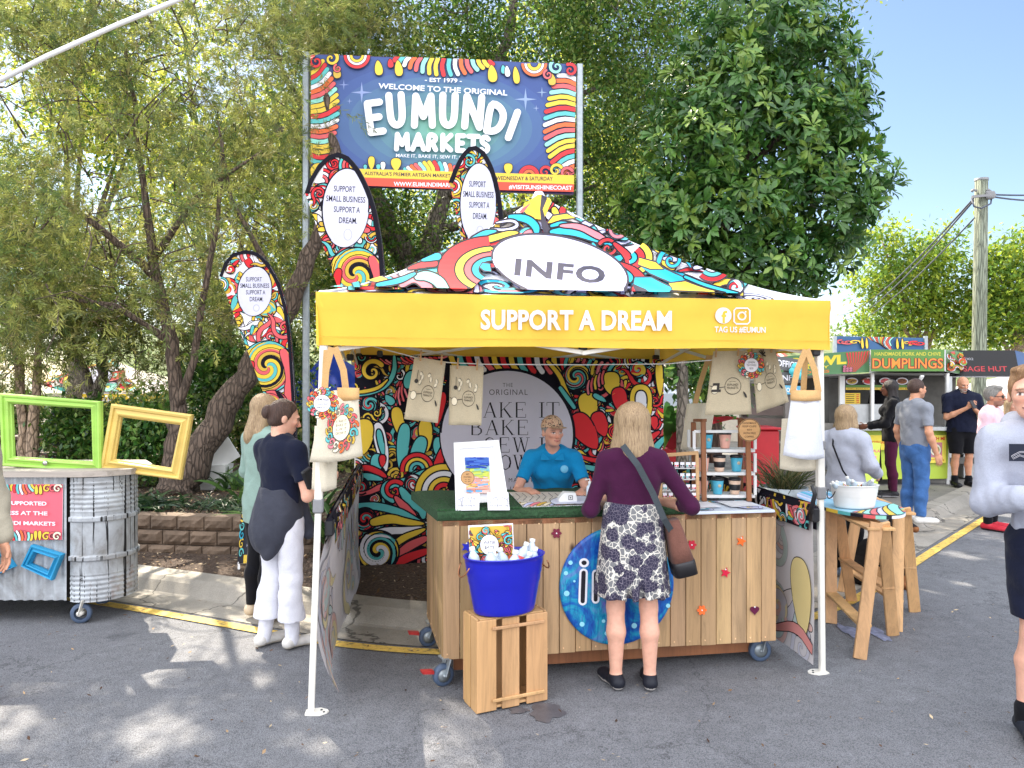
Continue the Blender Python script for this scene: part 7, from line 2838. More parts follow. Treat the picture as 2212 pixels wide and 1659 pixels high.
gp=thing("grass_planter","round galvanised planter full of spiky grass behind the cup shelf","planter",at(1690,1105,7.6).xyz)
pc0=at(1692,1100,7.6)
pc0.z=.105
zp=1.8-(1050-829.5)/F*7.6
m=MB()
m.lathe([(.22,0),(.23,.02),(.225,.3),(.235,.34),(.228,.38),(.235,zp-.2),(.24,zp-.11),(.225,zp-.11),(.21,zp-.2),(0,zp-.2)],pc0,36)
m.build("pot",GALV,gp)
def blades(name,c,n,L,W_,rad,cols,parent,mat,seed,lean=.5,curve=.35):
 g=np.random.default_rng(seed)
 b0=np.array(c)[None]+np.concatenate([g.normal(size=(n,2))*rad*.5,np.zeros((n,1))],1)
 d=unit(np.concatenate([g.normal(size=(n,2))*lean,np.ones((n,1))],1))
 s=unit(np.cross(d,g.normal(size=(n,3))))
 out=d.copy()
 out[:,2]=0
 out=unit(out)
 l=L*g.uniform(.5,1.1,n)
 vs=[]
 K=5
 for k in range(K+1):
  t=k/K
  p=b0+d*(l*t)[:,None]+out*(l*curve*t*t)[:,None]-np.array([0,0,1.])[None]*(l*curve*.7*t**3)[:,None]
  w_=W_*(1-t)**.6*(.5+min(1,3*t)*.5)
  vs+=[p-s*w_*.5,p+s*w_*.5]
 v=np.stack(vs,1).reshape(-1,3)
 q=np.array([[2*k,2*k+1,2*k+3,2*k+2]for k in range(K)])
 f=(np.arange(n)[:,None,None]*(2*K+2)+q[None]).reshape(-1,4)
 pc=np.array([lin(x)[:3]for x in cols])
 c_=np.repeat(pc[g.integers(0,len(cols),n)]*g.uniform(.7,1.25,(n,1)),2*K+2,0)
 return np_mesh(name,v,f,mat,parent,None,c_)
blades("grass_blades",(pc0.x,pc0.y,zp-.1),260,.62,.012,.13,[(70,84,50),(96,104,64),(52,66,44),(130,120,80)],gp,LEAF,3,.42)
def plant(name,label,cat,c,n,L,W_,rad,cols,seed,lean=.7,curve=.5,grp=None):
 o=blades(name,c,n,L,W_,rad,cols,None,LEAF_G,seed,lean,curve)
 tag(o,label,cat,grp)
STRAP=[(70,104,52),(96,132,66),(56,84,44),(120,150,80)]
for i,(px,py,Y,n,L,lb)in enumerate(((668,1050,7.9,60,1.05,"tall strap leaved plant right of the dark haired girl, behind the gazebo leg"),(735,1060,7.5,40,.8,"strap leaved plant behind the left half wall"),(560,1010,8.6,34,.6,"broad leaved lily behind the girl in the green shirt"),(500,985,9.6,26,.55,"bright lily beside the leaning trunk, by the white bin"))):
 c=at(px,py,Y)
 c.z=.12 if i<2 else .43
 plant("strap_leaf_plant",lb,"plant",c,n,L,.07,.2,STRAP,i,.45,.4,"strap leaved plants")
for i,(px,py,Y)in enumerate(((285,1085,8.3),(330,1090,8.1),(470,1085,8.3),(500,1100,8.0),(430,1090,8.2),(540,1105,8.0))):
 c=at(px,py,Y)
 c.z=.44
 plant("low_leafy_clump","low dark clump on the raised bed "+["right beside the tin counter","below the tilted yellow frame","at the foot of the leaning trunk","right of the leaning trunk's foot","in front of the leaning trunk","nearest the girl in the green shirt"][i],"plant",c,70,.32 if i<2 else .22,.045 if i<2 else .016,.3,[(44,70,44),(58,88,52),(36,56,38),(80,100,66)],40+i,.9,.5,"low clumps on the raised bed")
for i,(px,py,Y,rx,ry,lb)in enumerate(((300,960,9.9,90,80,"dark leafy shrub seen through the yellow frame"),(470,830,11.0,70,70,"glossy leafed shrub left of the leaning trunk top"),(170,940,10.8,60,60,"dark shrub seen through the green frame"),(590,800,12.0,70,90,"loose shrub behind the smallest feather flag"))):
 bl=[pxblob(px,py,Y,rx,ry,.5),pxblob(px+rx*.4,py-ry*.4,Y,rx*.6,ry*.6,.4)]
 c=at(px,py,Y)
 t=thing("shrub",lb,"shrub",(c.x,c.y,.43),"shrubs in the garden bed")
 wood_mesh([([Vector((c.x,c.y,.4)),Vector((c.x+.05,c.y,c.z)),Vector((c.x,c.y,c.z+.4))],.03,.01)],BARK_D,t,"stem")
 crown_leaves(bl,520,80+i,DARKG+[(110,130,70)],.10,.045,9,.25,"foliage",t,LEAF_G)
m=MB()
m.tube([at(-60,205,3.2),at(100,122,3.25),at(250,55,3.3),at(420,-15,3.35),at(560,-60,3.4)],.011,8)
tag(m.build("white_rope",WHITEP),"thick white rope slanting across the top left corner","rope")
YP=16.0
pp=thing("power_pole","weathered round timber power pole behind the food stalls","power pole",(at(2113,0,YP).x,YP,.1))
m=MB()
a,b_=at(2120,386,YP),at(2112,1000,YP)
m.tube([Vector((b_.x,YP,.1)),b_,a.lerp(b_,.5),a],[.165,.155,.14,.128],16)
m.build("pole",bark("grey_pole_timber",(140,146,128),(10,10,.8),.22),pp)
m=MB()
m.lathe([(.135,-.05),(.14,0),(.0,.02)],a,16)
for dx in(-16,16):
 m.tube([at(2119+dx*.6,412,YP-.1),at(2119+dx,410,YP-.12),at(2119+dx*1.3,414,YP-.1)],.03,6)
m.box(at(2136,422,YP-.1),(.2,.16,.16),bev=.02)
m.beam(at(2100,425,YP-.16),at(2150,421,YP-.16),.05,.05)
m.build("insulator",GREYP,pp)
m=MB()
cat_=lambda p,q,s:[p.lerp(q,t)-Vector((0,0,s*4*t*(1-t)))for t in[i/14 for i in range(15)]]
m.tube(cat_(at(2108,424,YP),at(1800,680,60),.8),.022,5)
m.tube(cat_(at(2108,428,YP),at(1804,690,60),.9),.022,5)
m.tube(cat_(at(2106,470,YP),at(1800,700,60),.9),.018,5)
m.tube(cat_(at(2140,420,YP),at(2400,402,20),.1),.02,5)
m.tube(cat_(at(2140,424,YP),at(2400,406,20),.2),.02,5)
m.tube([at(2098,428,YP),at(2104,446,YP-.2),at(2120,450,YP-.2),at(2140,440,YP-.2),at(2142,426,YP)],.018,5)
m.build("wire",plain("grey_cable",(70,76,92),.6),pp)
def flat_panel(mb,quad,art=None,base=None,th=.03,mi=0):
 """a board through four world points tl, tr, br, bl; art in 0..1 coordinates"""
 q=[Vector(p)for p in quad]
 n=(q[1]-q[0]).cross(q[3]-q[0]).normalized()
 if n.y>0:
  n=-n
 mb.add(q+[p-n*th for p in q],[(0,1,2,3),(7,6,5,4),(0,4,5,1),(1,5,6,2),(2,6,7,3),(3,7,4,0)],base or WHT,mi)
 if art:
  art.put(mb,lambda x,y,h:q[3]*(1-x)*(1-y)+q[2]*x*(1-y)+q[1]*x*y+q[0]*(1-x)*y+n*(h+.003),[(0,0),(1,0),(1,1),(0,1)],mi=mi,dz=.0006)
GRN_=lin((96,140,66))
YGR=lin((190,214,80))
DK=lin((44,34,32))
STEEL=plain("brushed_steel",(178,180,180),.35,.1,10,.05,metal=.7)
tr=thing("dumpling_stall","green food stall with a big dumplings sign, yellow posters and an open serving hatch","food stall",at(1940,1030,12.6))
YS=12.5
def boardart(col):
 A=Art(.008)
 A.poly([(0,0),(1,0),(1,1),(0,1)],col)
 return A
A=boardart(GRN_)
A.text("HANDMADE PORK AND CHIVE",.5,.80,.17,.9,lin((214,200,70)),.01)
A.text("DUMPLINGS",.5,.36,.50,.98,BLK,.065)
A.text("DUMPLINGS",.5,.36,.48,.965,lin((226,70,66)),.03)
A.text("DUMPLINGS",.5,.37,.46,.955,lin((236,150,60)),.005)
m=MB()
flat_panel(m,[at(1881,755,YS),at(2040,755,YS),at(2040,802,YS),at(1881,802,YS)],A)
m.build("dumpling_sign",BOARD,tr)
A=boardart(lin((120,160,110)))
doodle(A,0,0,1,1,20,.1,.25,3,[YEL,COR,WHT,lin((150,190,90)),ORG])
m=MB()
flat_panel(m,[at(2043,755,YS),at(2098,764,YS+1.5),at(2098,812,YS+1.5),at(2043,802,YS)],A)
m.build("side_sign",BOARD,tr)
m=MB()
a,b_=at(1878,806,YS),at(2044,806,YS)
m.add([a,b_,at(2098,818,YS+1.6),at(2060,812,YS+3),at(1878,812,YS+3)],[(0,1,2,3,4)])
m.add([p+Vector((0,0,.04))for p in(a,b_,at(2098,818,YS+1.6),at(2060,812,YS+3),at(1878,812,YS+3))],[(4,3,2,1,0)])
for px,py in((1884,1034),(2046,1034)):
 q=at(px,806,YS+.15)
 m.beam(q,(q.x,q.y,.1),.05,.05,(0,1,0))
for x0,x1 in((1952,1994),(1958,1990)):
 m.tube([at(x0,880,YS+.9),at(x1,812,YS)],.02,6)
m.build("awning",WHITEP,tr)
m=MB()
m.box((at(1905,0,14.6).x,14.9,1.1),(3.2,.1,1.8))
m.box((at(1760,0,13.6).x,14.0,1.1),(.1,1.8,1.8))
m.box((at(1905,0,14.6).x,14.0,.45),(3.2,1.8,.1))
m.build("interior",plain("dark_steel_interior",(84,82,78),.6,.25,5),tr)
m=MB()
flat_panel(m,[at(1822,930,YS+.02),at(2050,930,YS+.02),at(2046,1034,YS+.02),at(1822,1036,YS+.02)],boardart(YGR))
A=boardart(lin((240,220,80)))
A.text("Thai",.16,.8,.2,.2,DK)
A.text("BBQ CHICKEN SALAD",.5,.5,.22,.92,lin((206,40,40)),.02)
flat_panel(m,[at(1859,940,YS-.04),at(1922,940,YS-.04),at(1922,972,YS-.04),at(1859,972,YS-.04)],A)
A=boardart(lin((240,224,90)))
A.text("BANH MI",.5,.88,.12,.85,lin((206,60,40)),.03)
A.poly([(.15,.2),(.8,.2),(.8,.74),(.15,.74)],lin((206,130,140)))
A.ell(.48,.47,.27,.22,lin((230,224,200)),.012)
A.ell(.48,.47,.18,.13,lin((150,150,70)),.01)
A.text("Family",.3,.12,.06,.3,lin((206,60,40)))
A.text("$12",.8,.1,.08,.2,lin((206,60,40)),.02)
flat_panel(m,[at(2000,940,YS-.04),at(2044,940,YS-.04),at(2043,1000,YS-.04),at(2000,1000,YS-.04)],A)
m.build("front_panel",BOARD,tr)
m=MB()
m.box((at(1940,0,YS).x,YS+.1,1.8-(925-829.5)/F*YS),(1.8,.5,.06))
m.box((at(1888,0,YS).x,YS+.35,1.28),(.8,.3,.35))
m.build("counter_top",STEEL,tr)
A=boardart(DK)
for i in range(4):
 A.ell(.13+.25*i,.62,.10,.26,WHT,.01)
 A.ell(.13+.25*i,.62,.075,.19,[GOLD,RED,COR,lin((150,90,50))][i],0)
 doodle(A,.06+.25*i,.5,.2+.25*i,.75,5,.02,.05,i,[RED,lin((90,130,60)),CRM,ORG])
A.poly([(0,0),(1,0),(1,.16),(0,.16)],YEL)
A.text("SMALL BOWL $10   LARGE BOWL $16   COMBO $18",.5,.08,.09,.95,DK)
A.poly([(0,.17),(1,.17),(1,.34),(0,.34)],GRN_)
m=MB()
flat_panel(m,[at(1822,812,YS+.6),at(1961,812,YS+.6),at(1961,842,YS+.6),at(1822,842,YS+.6)],A)
A=boardart(YEL)
for i in range(5):
 A.stroke([(.08,.85-.17*i),(.62,.85-.17*i)],.05,DK,cap=False)
 A.stroke([(.75,.85-.17*i),(.92,.85-.17*i)],.07,RED,cap=False)
flat_panel(m,[at(1824,849,YS+.5),at(1858,849,YS+.5),at(1858,873,YS+.5),at(1824,873,YS+.5)],A)
m.build("menu_board",BOARD,tr)
nb=thing("noodle_stall","food stall with a green bowl and noodles sign left of the dumpling stall","food stall",at(1760,1030,12.4))
A=boardart(lin((84,128,84)))
A.text("LIVE BOWL",.42,.66,.46,.78,lin((226,206,60)),.05)
A.text("STIR FRY",.52,.36,.13,.3,lin((226,206,60)),.02)
A.text("NOODLES",.52,.15,.13,.3,lin((226,120,50)),.02)
for i in range(26):
 A.stroke([(.80+.003*i,.05),(.82+.006*i,.5),(.80+.008*i,.95)],.008,[lin((70,120,60)),lin((170,60,70)),RED][i%3],cap=False)
for i in range(7):
 A.ell(.79+.025*(i%3),.12+.1*(i//3),.016,.06,lin((190,110,130)),.004)
m=MB()
flat_panel(m,[at(1610,776,YS-.2),at(1878,756,YS+.1),at(1878,804,YS+.1),at(1610,818,YS-.2)],A)
m.build("bowl_sign",BOARD,nb)
m=MB()
m.add([at(1610,822,YS-.25),at(1880,806,YS+.05),at(1880,812,YS+2.4),at(1610,826,YS+2.2)],[(0,1,2,3)])
for px in(1700,1818):
 q=at(px,812,YS+.4)
 m.beam(q,(q.x,q.y,.1),.09,.06,(0,1,0))
m.build("awning",WHITEP,nb)
m=MB()
m.box((at(1715,0,14.6).x,14.8,1.0),(2.0,.1,1.8))
m.box((at(1740,0,13.4).x,13.2,.62),(1.3,.5,1.0))
m.build("stall_body",plain("stainless_grey",(142,138,132),.5,.2,6),nb)
sh_=thing("sausage_stall","sausage stall under a black awning with red lettering at the right edge","food stall",at(2130,1030,13.5))
A=boardart(lin((14,12,15)))
A.text("SINCE 2002",.22,.66,.09,.38,lin((150,150,156)),.005)
A.text("SAUSAGE HUT",.44,.28,.2,.82,lin((176,50,56)),.01)
m=MB()
flat_panel(m,[at(2040,757,13.6),at(2192,757,13.2),at(2203,813,12.9),at(2040,813,13.3)],A)
flat_panel(m,[at(2192,757,13.2),at(2260,775,15),at(2270,822,15),at(2203,813,12.9)],boardart(lin((60,84,130))))
m.build("awning",BOARD,sh_)
m=MB()
for px in(2052,2196):
 q=at(px,813,13.2)
 m.beam(q,(q.x,q.y,.1),.05,.05,(0,1,0))
m.build("post",STEEL,sh_)
m=MB()
m.box((at(2120,0,13.4).x,13.5,.62),(1.1,.6,.12),bev=.01)
m.box((at(2100,0,13.4).x,13.5,.35),(.5,.5,.45),bev=.01)
m.tube([at(2070,905,13),at(2080,880,13),at(2096,872,13),at(2104,890,13),at(2104,925,13)],.03,8)
m.build("grill",STEEL,sh_)
A=boardart(YGR)
A.text("CHICKEN SALAD",.45,.80,.08,1.3,lin((206,60,110)),.03)
A.poly([(.1,.3),(.85,.3),(.85,.68),(.1,.68)],lin((214,140,150)))
A.ell(.47,.5,.26,.13,WHT,.01)
m=MB()
flat_panel(m,[at(1858,955,10.9),at(1902,957,10.9),at(1896,1046,10.6),at(1848,1046,10.6)],A)
m.add([at(1862,956,10.95),at(1902,957,10.95),at(1906,1038,11.4),at(1862,1038,11.4)],[(0,1,2,3)],lin((40,40,44)))
tag(m.build("sandwich_board",BOARD),"yellow green chicken salad sandwich board in front of the dumpling stall","sign")
b2_=thing("billboard","distant market billboard rising behind the dumpling stall roof","billboard",(at(1900,0,24).x,24,.1))
A=boardart(lin((56,96,140)))
for i in range(15):
 A.fingers([(.36+.02*i,1.0)],[.3+.25*math.sin(i/14*3.14)],[-1.2-.05*i],.017,[PALB[i%8]])
for x in(.06,.12,.2,.8,.88,.94):
 A.curl(x,.8,.07,x*30,[COR,YEL,RED][int(x*50)%3],1.2,1,.5,0)
for x in(.28,.33,.68,.74):
 A.drop(x,.98,.4,.04,-1.55,YEL)
A.text("- EST 1979 -",.5,.22,.1,.12,WHT)
A.text("WELCOME TO THE ORIGINAL",.5,.05,.1,.42,WHT)
m=MB()
flat_panel(m,[at(1807,726,24),at(1995,730,24),at(1995,790,24),at(1807,790,24)],A)
m.build("sign_panel",BOARD,b2_)
for px in(1803,1999):
 m=MB()
 q=at(px,726,24)
 m.box((q.x,24,q.z/2),(.1,.1,q.z))
 m.build("post",GALV,b2_)
fpst=thing("finger_post","grey wooden finger post with office, info and food boards and a blue flower","signpost",(at(1704,0,8.6).x,8.6,.1))
m=MB()
m.box((at(1704,0,8.6).x,8.62,1.1),(.09,.06,2.0))
m.build("post",plain("grey_timber",(110,104,100),.9,.3,4,.4),fpst)
for s_,q,c in(("OFFICE",[(1672,768),(1735,778),(1735,806),(1672,796)],(96,96,96)),("INFO",[(1680,804),(1736,804),(1736,826),(1680,830)],(90,92,92)),("FOOD",[(1690,832),(1730,834),(1730,852),(1690,852)],(96,170,200))):
 A=boardart(lin(c))
 A.text(s_,.45,.5,.5,.7,WHT,.02)
 m=MB()
 flat_panel(m,[at(x,y,8.55)for x,y in q],A)
 m.build("name_board",BOARD,fpst)
m=MB()
A=Art(.002)
for i in range(6):
 m.lathe([(.0,.012),(.045,.01),(.05,0)],at(1724,802,8.48)+Vector((.055*math.cos(i*1.047),0,.055*math.sin(i*1.047))),14,R_=Matrix.Rotation(math.pi/2,3,'X'))
m.build("flower_cutout",plain("teal_acrylic",(70,180,190),.4),fpst)
REDB=plain("red_painted_board",(176,26,36),.5,.12,4)
for px0,px1,Y,lb in((1432,1482,9.6,"glossy red planter box behind the backdrop's right edge"),(1622,1684,9.4,"red box behind the grass planter")):
 m=MB()
 a,b_=at(px0,0,Y),at(px1,0,Y)
 m.box(((a.x+b_.x)/2,Y+.25,.66),(b_.x-a.x,.5,1.12),bev=.02)
 m.box(((a.x+b_.x)/2,Y+.25,1.235),(b_.x-a.x+.06,.56,.03),bev=.01)
 tag(m.build("planter_box",REDB),lb,"planter")
m=MB()
for i,z in enumerate((.95,1.12,1.29,1.46)):
 a,b_=at(1600,0,9.9),at(1730,0,10.3)
 m.beam((a.x,9.9,z),(b_.x,10.3,z-.04),.035,.13)
for px in(1610,1725):
 m.beam((at(px,0,10).x,10.05,.1),(at(px,0,10).x,10.05,1.55),.07,.07,(0,1,0))
tag(m.build("slat_fence",wood("dark_rail",(92,78,72),0,False)),"dark weathered horizontal board fence behind the grass planter","fence")
t=thing("street_tree","slim tree with dark straight trunk right of the printed back wall","tree",(at(1475,0,8.9).x,8.9,.1))
bl=[pxblob(1440,790,9.2,60,26,.4),pxblob(1500,800,9.2,60,40,.5),pxblob(1540,840,9.6,50,40,.4)]
wood_mesh([([Vector((at(1476,0,8.9).x,8.9,.05)),at(1474,900,8.9),at(1476,780,8.9),at(1490,640,9.0)],.085,.06)],BARK_G,t,"trunk")
crown_leaves(bl,260,91,DARKG,.1,.05,8,.25,"crown",t,LEAF_G)
c=at(1450,960,9.3)
c.z=1.0
plant("canna_plant","broad green leaved plant in the red box right of the backdrop","plant",c,22,.85,.2,.12,[(90,150,60),(120,170,70),(80,130,60),(190,50,60)],77,.5,.5)
def tent(label,px0,px1,ptop,peave,Y,rgb,dep=3.0,post=True):
 a,b_,p=at(px0,peave,Y),at(px1,peave,Y),at((px0+px1)/2,ptop,Y+dep/2)
 c2,d2=b_+Vector((0,dep,0)),a+Vector((0,dep,0))
 r=thing("market_tent",label,"tent",((a.x+b_.x)/2,Y+dep/2,.1))
 m=MB()
 dz=Vector((0,0,-.28))
 m.add([a,b_,c2,d2,p],[(0,1,4),(1,2,4),(2,3,4),(3,0,4)])
 m.add([a,b_,c2,d2,a+dz,b_+dz,c2+dz,d2+dz],[(0,4,5,1),(1,5,6,2),(2,6,7,3),(3,7,4,0)])
 m.build("canopy",fabric("tent_%d_%d"%rgb[:2],rgb,.05,80,2,.2,trans=.3),r)
 for q in(a,b_,c2,d2):
  m=MB()
  m.beam((q.x,q.y,.1),(q.x,q.y,q.z),.05,.05,(0,1,0))
  m.build("leg",WMETAL,r)
tent("white tent behind the sausage stall, right of the power pole",2120,2330,800,862,17,(236,234,230))
tent("white tent between the dumpling stall and the power pole",1985,2110,838,872,16,(238,236,232))
tent("pale blue white tent seen right of the printed back wall",1420,1600,806,850,16,(214,224,236))
tent("royal blue tent behind the girls, left of the gazebo leg",618,800,756,852,13.4,(36,66,170),3.0)
tent("pale green tent behind the leaning trunk",400,590,790,822,17,(206,222,210),3.2)
tent("white tent at the far left behind the slim trunks",-120,90,800,850,18,(226,224,214))
tent("cream tent behind the forked grey tree",235,380,800,846,21,(226,222,206))
m=MB()
a,b_=at(1400,800,22),at(1700,800,22)
m.box(((a.x+b_.x)/2,24,1.2),(b_.x-a.x,4,2.3))
hs=thing("shed","low building with a red and white striped roof behind the right side tents","building",((a.x+b_.x)/2,24,.1))
m.build("wall",plain("shed_wall",(196,186,170),.9),hs)
m=MB()
n_=40
for i in range(n_):
 x0,x1=a.x-.3+(b_.x-a.x+.6)*i/n_,a.x-.3+(b_.x-a.x+.6)*(i+1)/n_
 m.add([(x0,21.6,2.25),(x1,21.6,2.25),(x1,24,3.1),(x0,24,3.1)],[(0,1,2,3)],lin((190,90,76))if i%2 else lin((226,206,196)))
m.build("roof",BOARD,hs)
def far_gazebo(label,pc,peave,Y,word):
 c=at(pc,peave,Y)
 r=thing("printed_gazebo",label,"gazebo",(c.x,Y+1.5,.1),"far printed gazebos")
 w_=1.5
 P=lambda a,v:Vector((c.x+a,Y+v,c.z+.95*(v/1.5)**1.2))
 m=MB()
 ap=Vector((c.x,Y+1.5,c.z+.95))
 cs_=[Vector((c.x-w_,Y,c.z)),Vector((c.x+w_,Y,c.z)),Vector((c.x+w_,Y+3,c.z)),Vector((c.x-w_,Y+3,c.z))]
 m.add(cs_+[ap],[(0,1,4),(1,2,4),(2,3,4),(3,0,4)],lin((230,220,220)))
 A=Art(.02)
 doodle(A,-1.4,0,1.4,1.2,40,.15,.4,9,[YEL,RED,TEA,COR,MINT,WHT])
 A.ell(0,.45,.55,.38,LAV,.03)
 A.text("EUMUNDI",0,.52,.14,.7,INK,.02)
 A.text("MARKETS",0,.32,.14,.7,INK,.02)
 A.put(m,lambda a,v,h:Vector((c.x+a,Y+v,c.z+.95*v/1.5+h+.01)),[(-1.5,0),(1.5,0),(0,1.5)],dz=.0004)
 m.build("roof",PRINT,r)
 m=MB()
 for i in range(4):
  p,q=cs_[i],cs_[(i+1)%4]
  m.add([p,q,q-Vector((0,0,.3)),p-Vector((0,0,.3))],[(0,3,2,1)],YEL)
 A=Art(.01)
 A.text(word,0,-.15,.14,1.7,WHT,.03)
 A.put(m,lambda a,z,h:Vector((c.x+a,Y-.01-h,c.z+z)))
 m.build("valance",PRINT,r)
 for q in cs_:
  m=MB()
  m.beam((q.x,q.y,.1),q,.05,.05,(0,1,0))
  m.build("leg",WMETAL,r)
far_gazebo("printed gazebo with yellow valance behind the green picture frame",172,851,19,"SUPPORT A DREAM")
far_gazebo("printed gazebo half hidden behind the leaning trunk and the smallest feather flag",590,862,18,"SMALL BUSINESS")
pt=thing("picnic_table","dark timber picnic table behind the green picture frame","table",(at(150,0,13).x,13,.1))
DKW=wood("dark_table_timber",(92,66,54),0,False)
x_=at(150,0,13).x
m=MB()
m.box((x_,13,.88),(2.1,.8,.06),bev=.008)
m.build("table_top",DKW,pt)
for s in(-.8,.8):
 for t_ in(-.28,.28):
  m=MB()
  m.box((x_+s,13+t_,.47),(.09,.09,.76))
  m.build("leg",DKW,pt)
for s in(-.75,.75):
 m=MB()
 m.box((x_,13+s,.52),(2.1,.28,.05))
 m.box((x_-.8,13+s,.3),(.07,.2,.4))
 m.box((x_+.8,13+s,.3),(.07,.2,.4))
 m.build("bench",DKW,pt)
wb=at(466,1030,9.75)
bn_=thing("white_bin","white plastic crate bin with its lid propped open beside the leaning trunk","bin",(wb.x,wb.y,.43))
m=MB()
m.add([(wb.x+x*k_,wb.y+y*k_,z)for k_,z in((.15,.43),(.18,.75))for x,y in((-1,-.8),(1,-.8),(1,.8),(-1,.8))],[(0,1,5,4),(1,2,6,5),(2,3,7,6),(3,0,4,7),(3,2,1,0),(4,5,6,7)])
m.build("box",WHITEP,bn_)
m=MB()
m.beam((wb.x-.1,wb.y,.76),(wb.x+.24,wb.y,.98),.3,.025,(0,1,0))
m.build("lid",WHITEP,bn_)
A=boardart(lin((30,34,48)))
A.poly([(0,0),(1,0),(1,.16),(0,.16)],YEL)
A.poly([(0,0),(.24,0),(.24,1),(0,1)],BLK)
for i in range(5):
 A.curl(.12,.2+.18*i,.1,i,[TEA,YEL,CYA][i%3],1.2,1,.4,0)
for s_,y in(("TODAY",.72),("PETS",.52),("* PARKING",.32)):
 A.text(s_,.64,y,.09,.56,lin((200,200,220)))
m=MB()
flat_panel(m,[at(521,1108,7.0),at(572,1104,7.0),at(566,1214,6.85),at(513,1218,6.85)],A)
flat_panel(m,[at(524,1110,7.06),at(572,1106,7.06),at(572,1204,7.4),at(524,1204,7.4)],boardart(BLK))
for px in(516,564):
 m.beam(at(px,1214,6.86),at(px,1232,6.84),.02,.02)
tag(m.build("chalk_board",BOARD),"small chalk board sign with yellow foot behind the girl in white trousers","sign")
for i,(px,py,Y,rx,ry)in enumerate(((20,900,15,130,70),(330,900,14.6,120,60),(560,910,14.4,110,60),(700,930,12,60,60))):
 c=at(px,py,Y)
 t=thing("hedge_shrub","dense understorey shrub "+["at the far left behind the slim trunks","behind the yellow picture frame","behind the smallest feather flag's pole","left of the back wall behind the gazebo leg"][i],"shrub",(c.x,Y,.1),"understorey shrubs")
 bl=[pxblob(px+d*rx*.5,py+30*abs(d),Y,rx*.6,ry,.7)for d in(-1,0,1)]
 wood_mesh([([Vector((c.x+d,Y,.1)),Vector((c.x+d*1.4,Y,c.z))],.04,.02)for d in(-.3,.3)],BARK_D,t,"stem")
 crown_leaves(bl,650,120+i,OLIVE+GREENS,.13,.06,9,.3,"foliage",t,LEAF)
NAVY=fabric("navy_cotton",(26,30,48),.15)
BLKC=fabric("black_cotton",(24,24,28),.15)
DENIM=fabric("blue_denim",(66,104,158),.3,500,9,.4)
PLUM=fabric("plum_knit",(66,26,56),.14,500,7,.3)
POLO=fabric("bright_blue_polo",(24,134,190),.08,500,6,.35)
WCOT=fabric("white_cotton",(226,226,234),.05,400,7,.5)
GHOOD=fabric("charcoal_fleece",(62,64,74),.12,380,9,.5)
SAGE=fabric("sage_linen",(136,160,150),.08,400,7,.5)
GREYM=fabric("pale_grey_marle",(166,170,184),.06,260,6,.4)
GTEE=fabric("grey_tee",(132,136,146),.08,320,6,.4)
BEIGE=fabric("oatmeal_knit",(168,160,142),.1,300,7,.4)
PINKT=fabric("pink_cotton",(222,186,196),.06)
PURL=fabric("maroon_leggings",(78,30,56),.1)
FAIR,TAN=(222,172,148),(206,152,122)
BLOND=hair_mat("ash_blond_hair",(122,98,74),(186,158,122))
DBROWN=hair_mat("dark_brown_hair",(36,26,24),(86,62,52))
BLACKH=hair_mat("black_hair",(14,12,12),(48,40,40))
GREYH=hair_mat("grey_hair",(96,92,88),(150,146,140))
SANDY=hair_mat("sandy_hair",(112,82,58),(176,136,98))
sm,sn,sb=new_mat("floral_print")
sv_=objvec(sn,(1,1,1))
vo=N(sn,"ShaderNodeTexVoronoi",i_Scale=11.5)
sn.links.new(sv_,vo.inputs["Vector"])
v2=N(sn,"ShaderNodeTexVoronoi",i_Scale=34.0,feature='DISTANCE_TO_EDGE')
sn.links.new(sv_,v2.inputs["Vector"])
v3=N(sn,"ShaderNodeTexVoronoi",i_Scale=58.0,feature='DISTANCE_TO_EDGE')
sn.links.new(sv_,v3.inputs["Vector"])
nz=noise(sn,40,2,.5,sv_)
ad=N(sn,"ShaderNodeMath",operation='MULTIPLY_ADD')
sn.links.new(nz.outputs[0],ad.inputs[0])
ad.inputs[1].default_value=.35
sn.links.new(vo.outputs["Distance"],ad.inputs[2])
fl=ramp(sn,ad.outputs[0],[(.67,(1,1,1,1)),(.685,(0,0,0,1))])
lf=ramp(sn,v2.outputs["Distance"],[(.05,lin((214,208,196))),(.075,lin((112,112,114)))])
pt_=ramp(sn,v3.outputs["Distance"],[(.02,lin((120,112,124))),(.05,lin((38,34,58)))])
sn.links.new(mix_rgb(sn,fl.outputs[0],lf.outputs[0],pt_.outputs[0]),sb.inputs["Base Color"])
sb.inputs["Roughness"].default_value=.85
P0=gnd(1366,1484)
YAW=-.03
p=Person("woman in plum jumper and floral skirt standing at the counter, seen from behind",P0,YAW,h=1.66,female=True,skin=FAIR,res=.0065,turn=.05,elb_r=(.345,-.02,1.075),wri_r=(.19,.18,1.075),elb_l=(-.25,.0,1.05),wri_l=(-.15,.21,1.06),hand_r=(-.6,.8,.0),hand_l=(.35,.9,-.1),curl=.7,hip_r=(.085,0,.88),hip_l=(-.085,0,.88),ank_r=(.10,-.02,.075),toe_r=(.11,.15,.03),ank_l=(-.10,-.02,.075),toe_l=(-.15,.14,.03),kne_r=(.098,.015,.47),kne_l=(-.098,.015,.47),build=1.0,width=.88)
p.make_body()
p.top(PLUM,hem=1.06,sleeve=1.3,g=.012,sg=.007,wr=.003,name="jumper")
def skirt(V):
 for i in range(16):
  a=i/16*6.283
  o=V3(math.cos(a)*.115,math.sin(a)*.07,1.06)
  e=V3(math.cos(a)*.215,math.sin(a)*.17,.50)
  V.cone(o,e,.045,.022+.008*math.sin(a*5),.05)
 V.cone((0,0,1.04),(0,0,.60),.10,.17,.03,.75)
 V.cut((0,0,.555),(0,0,-1))
 V.cut((0,0,1.10),(0,0,1))
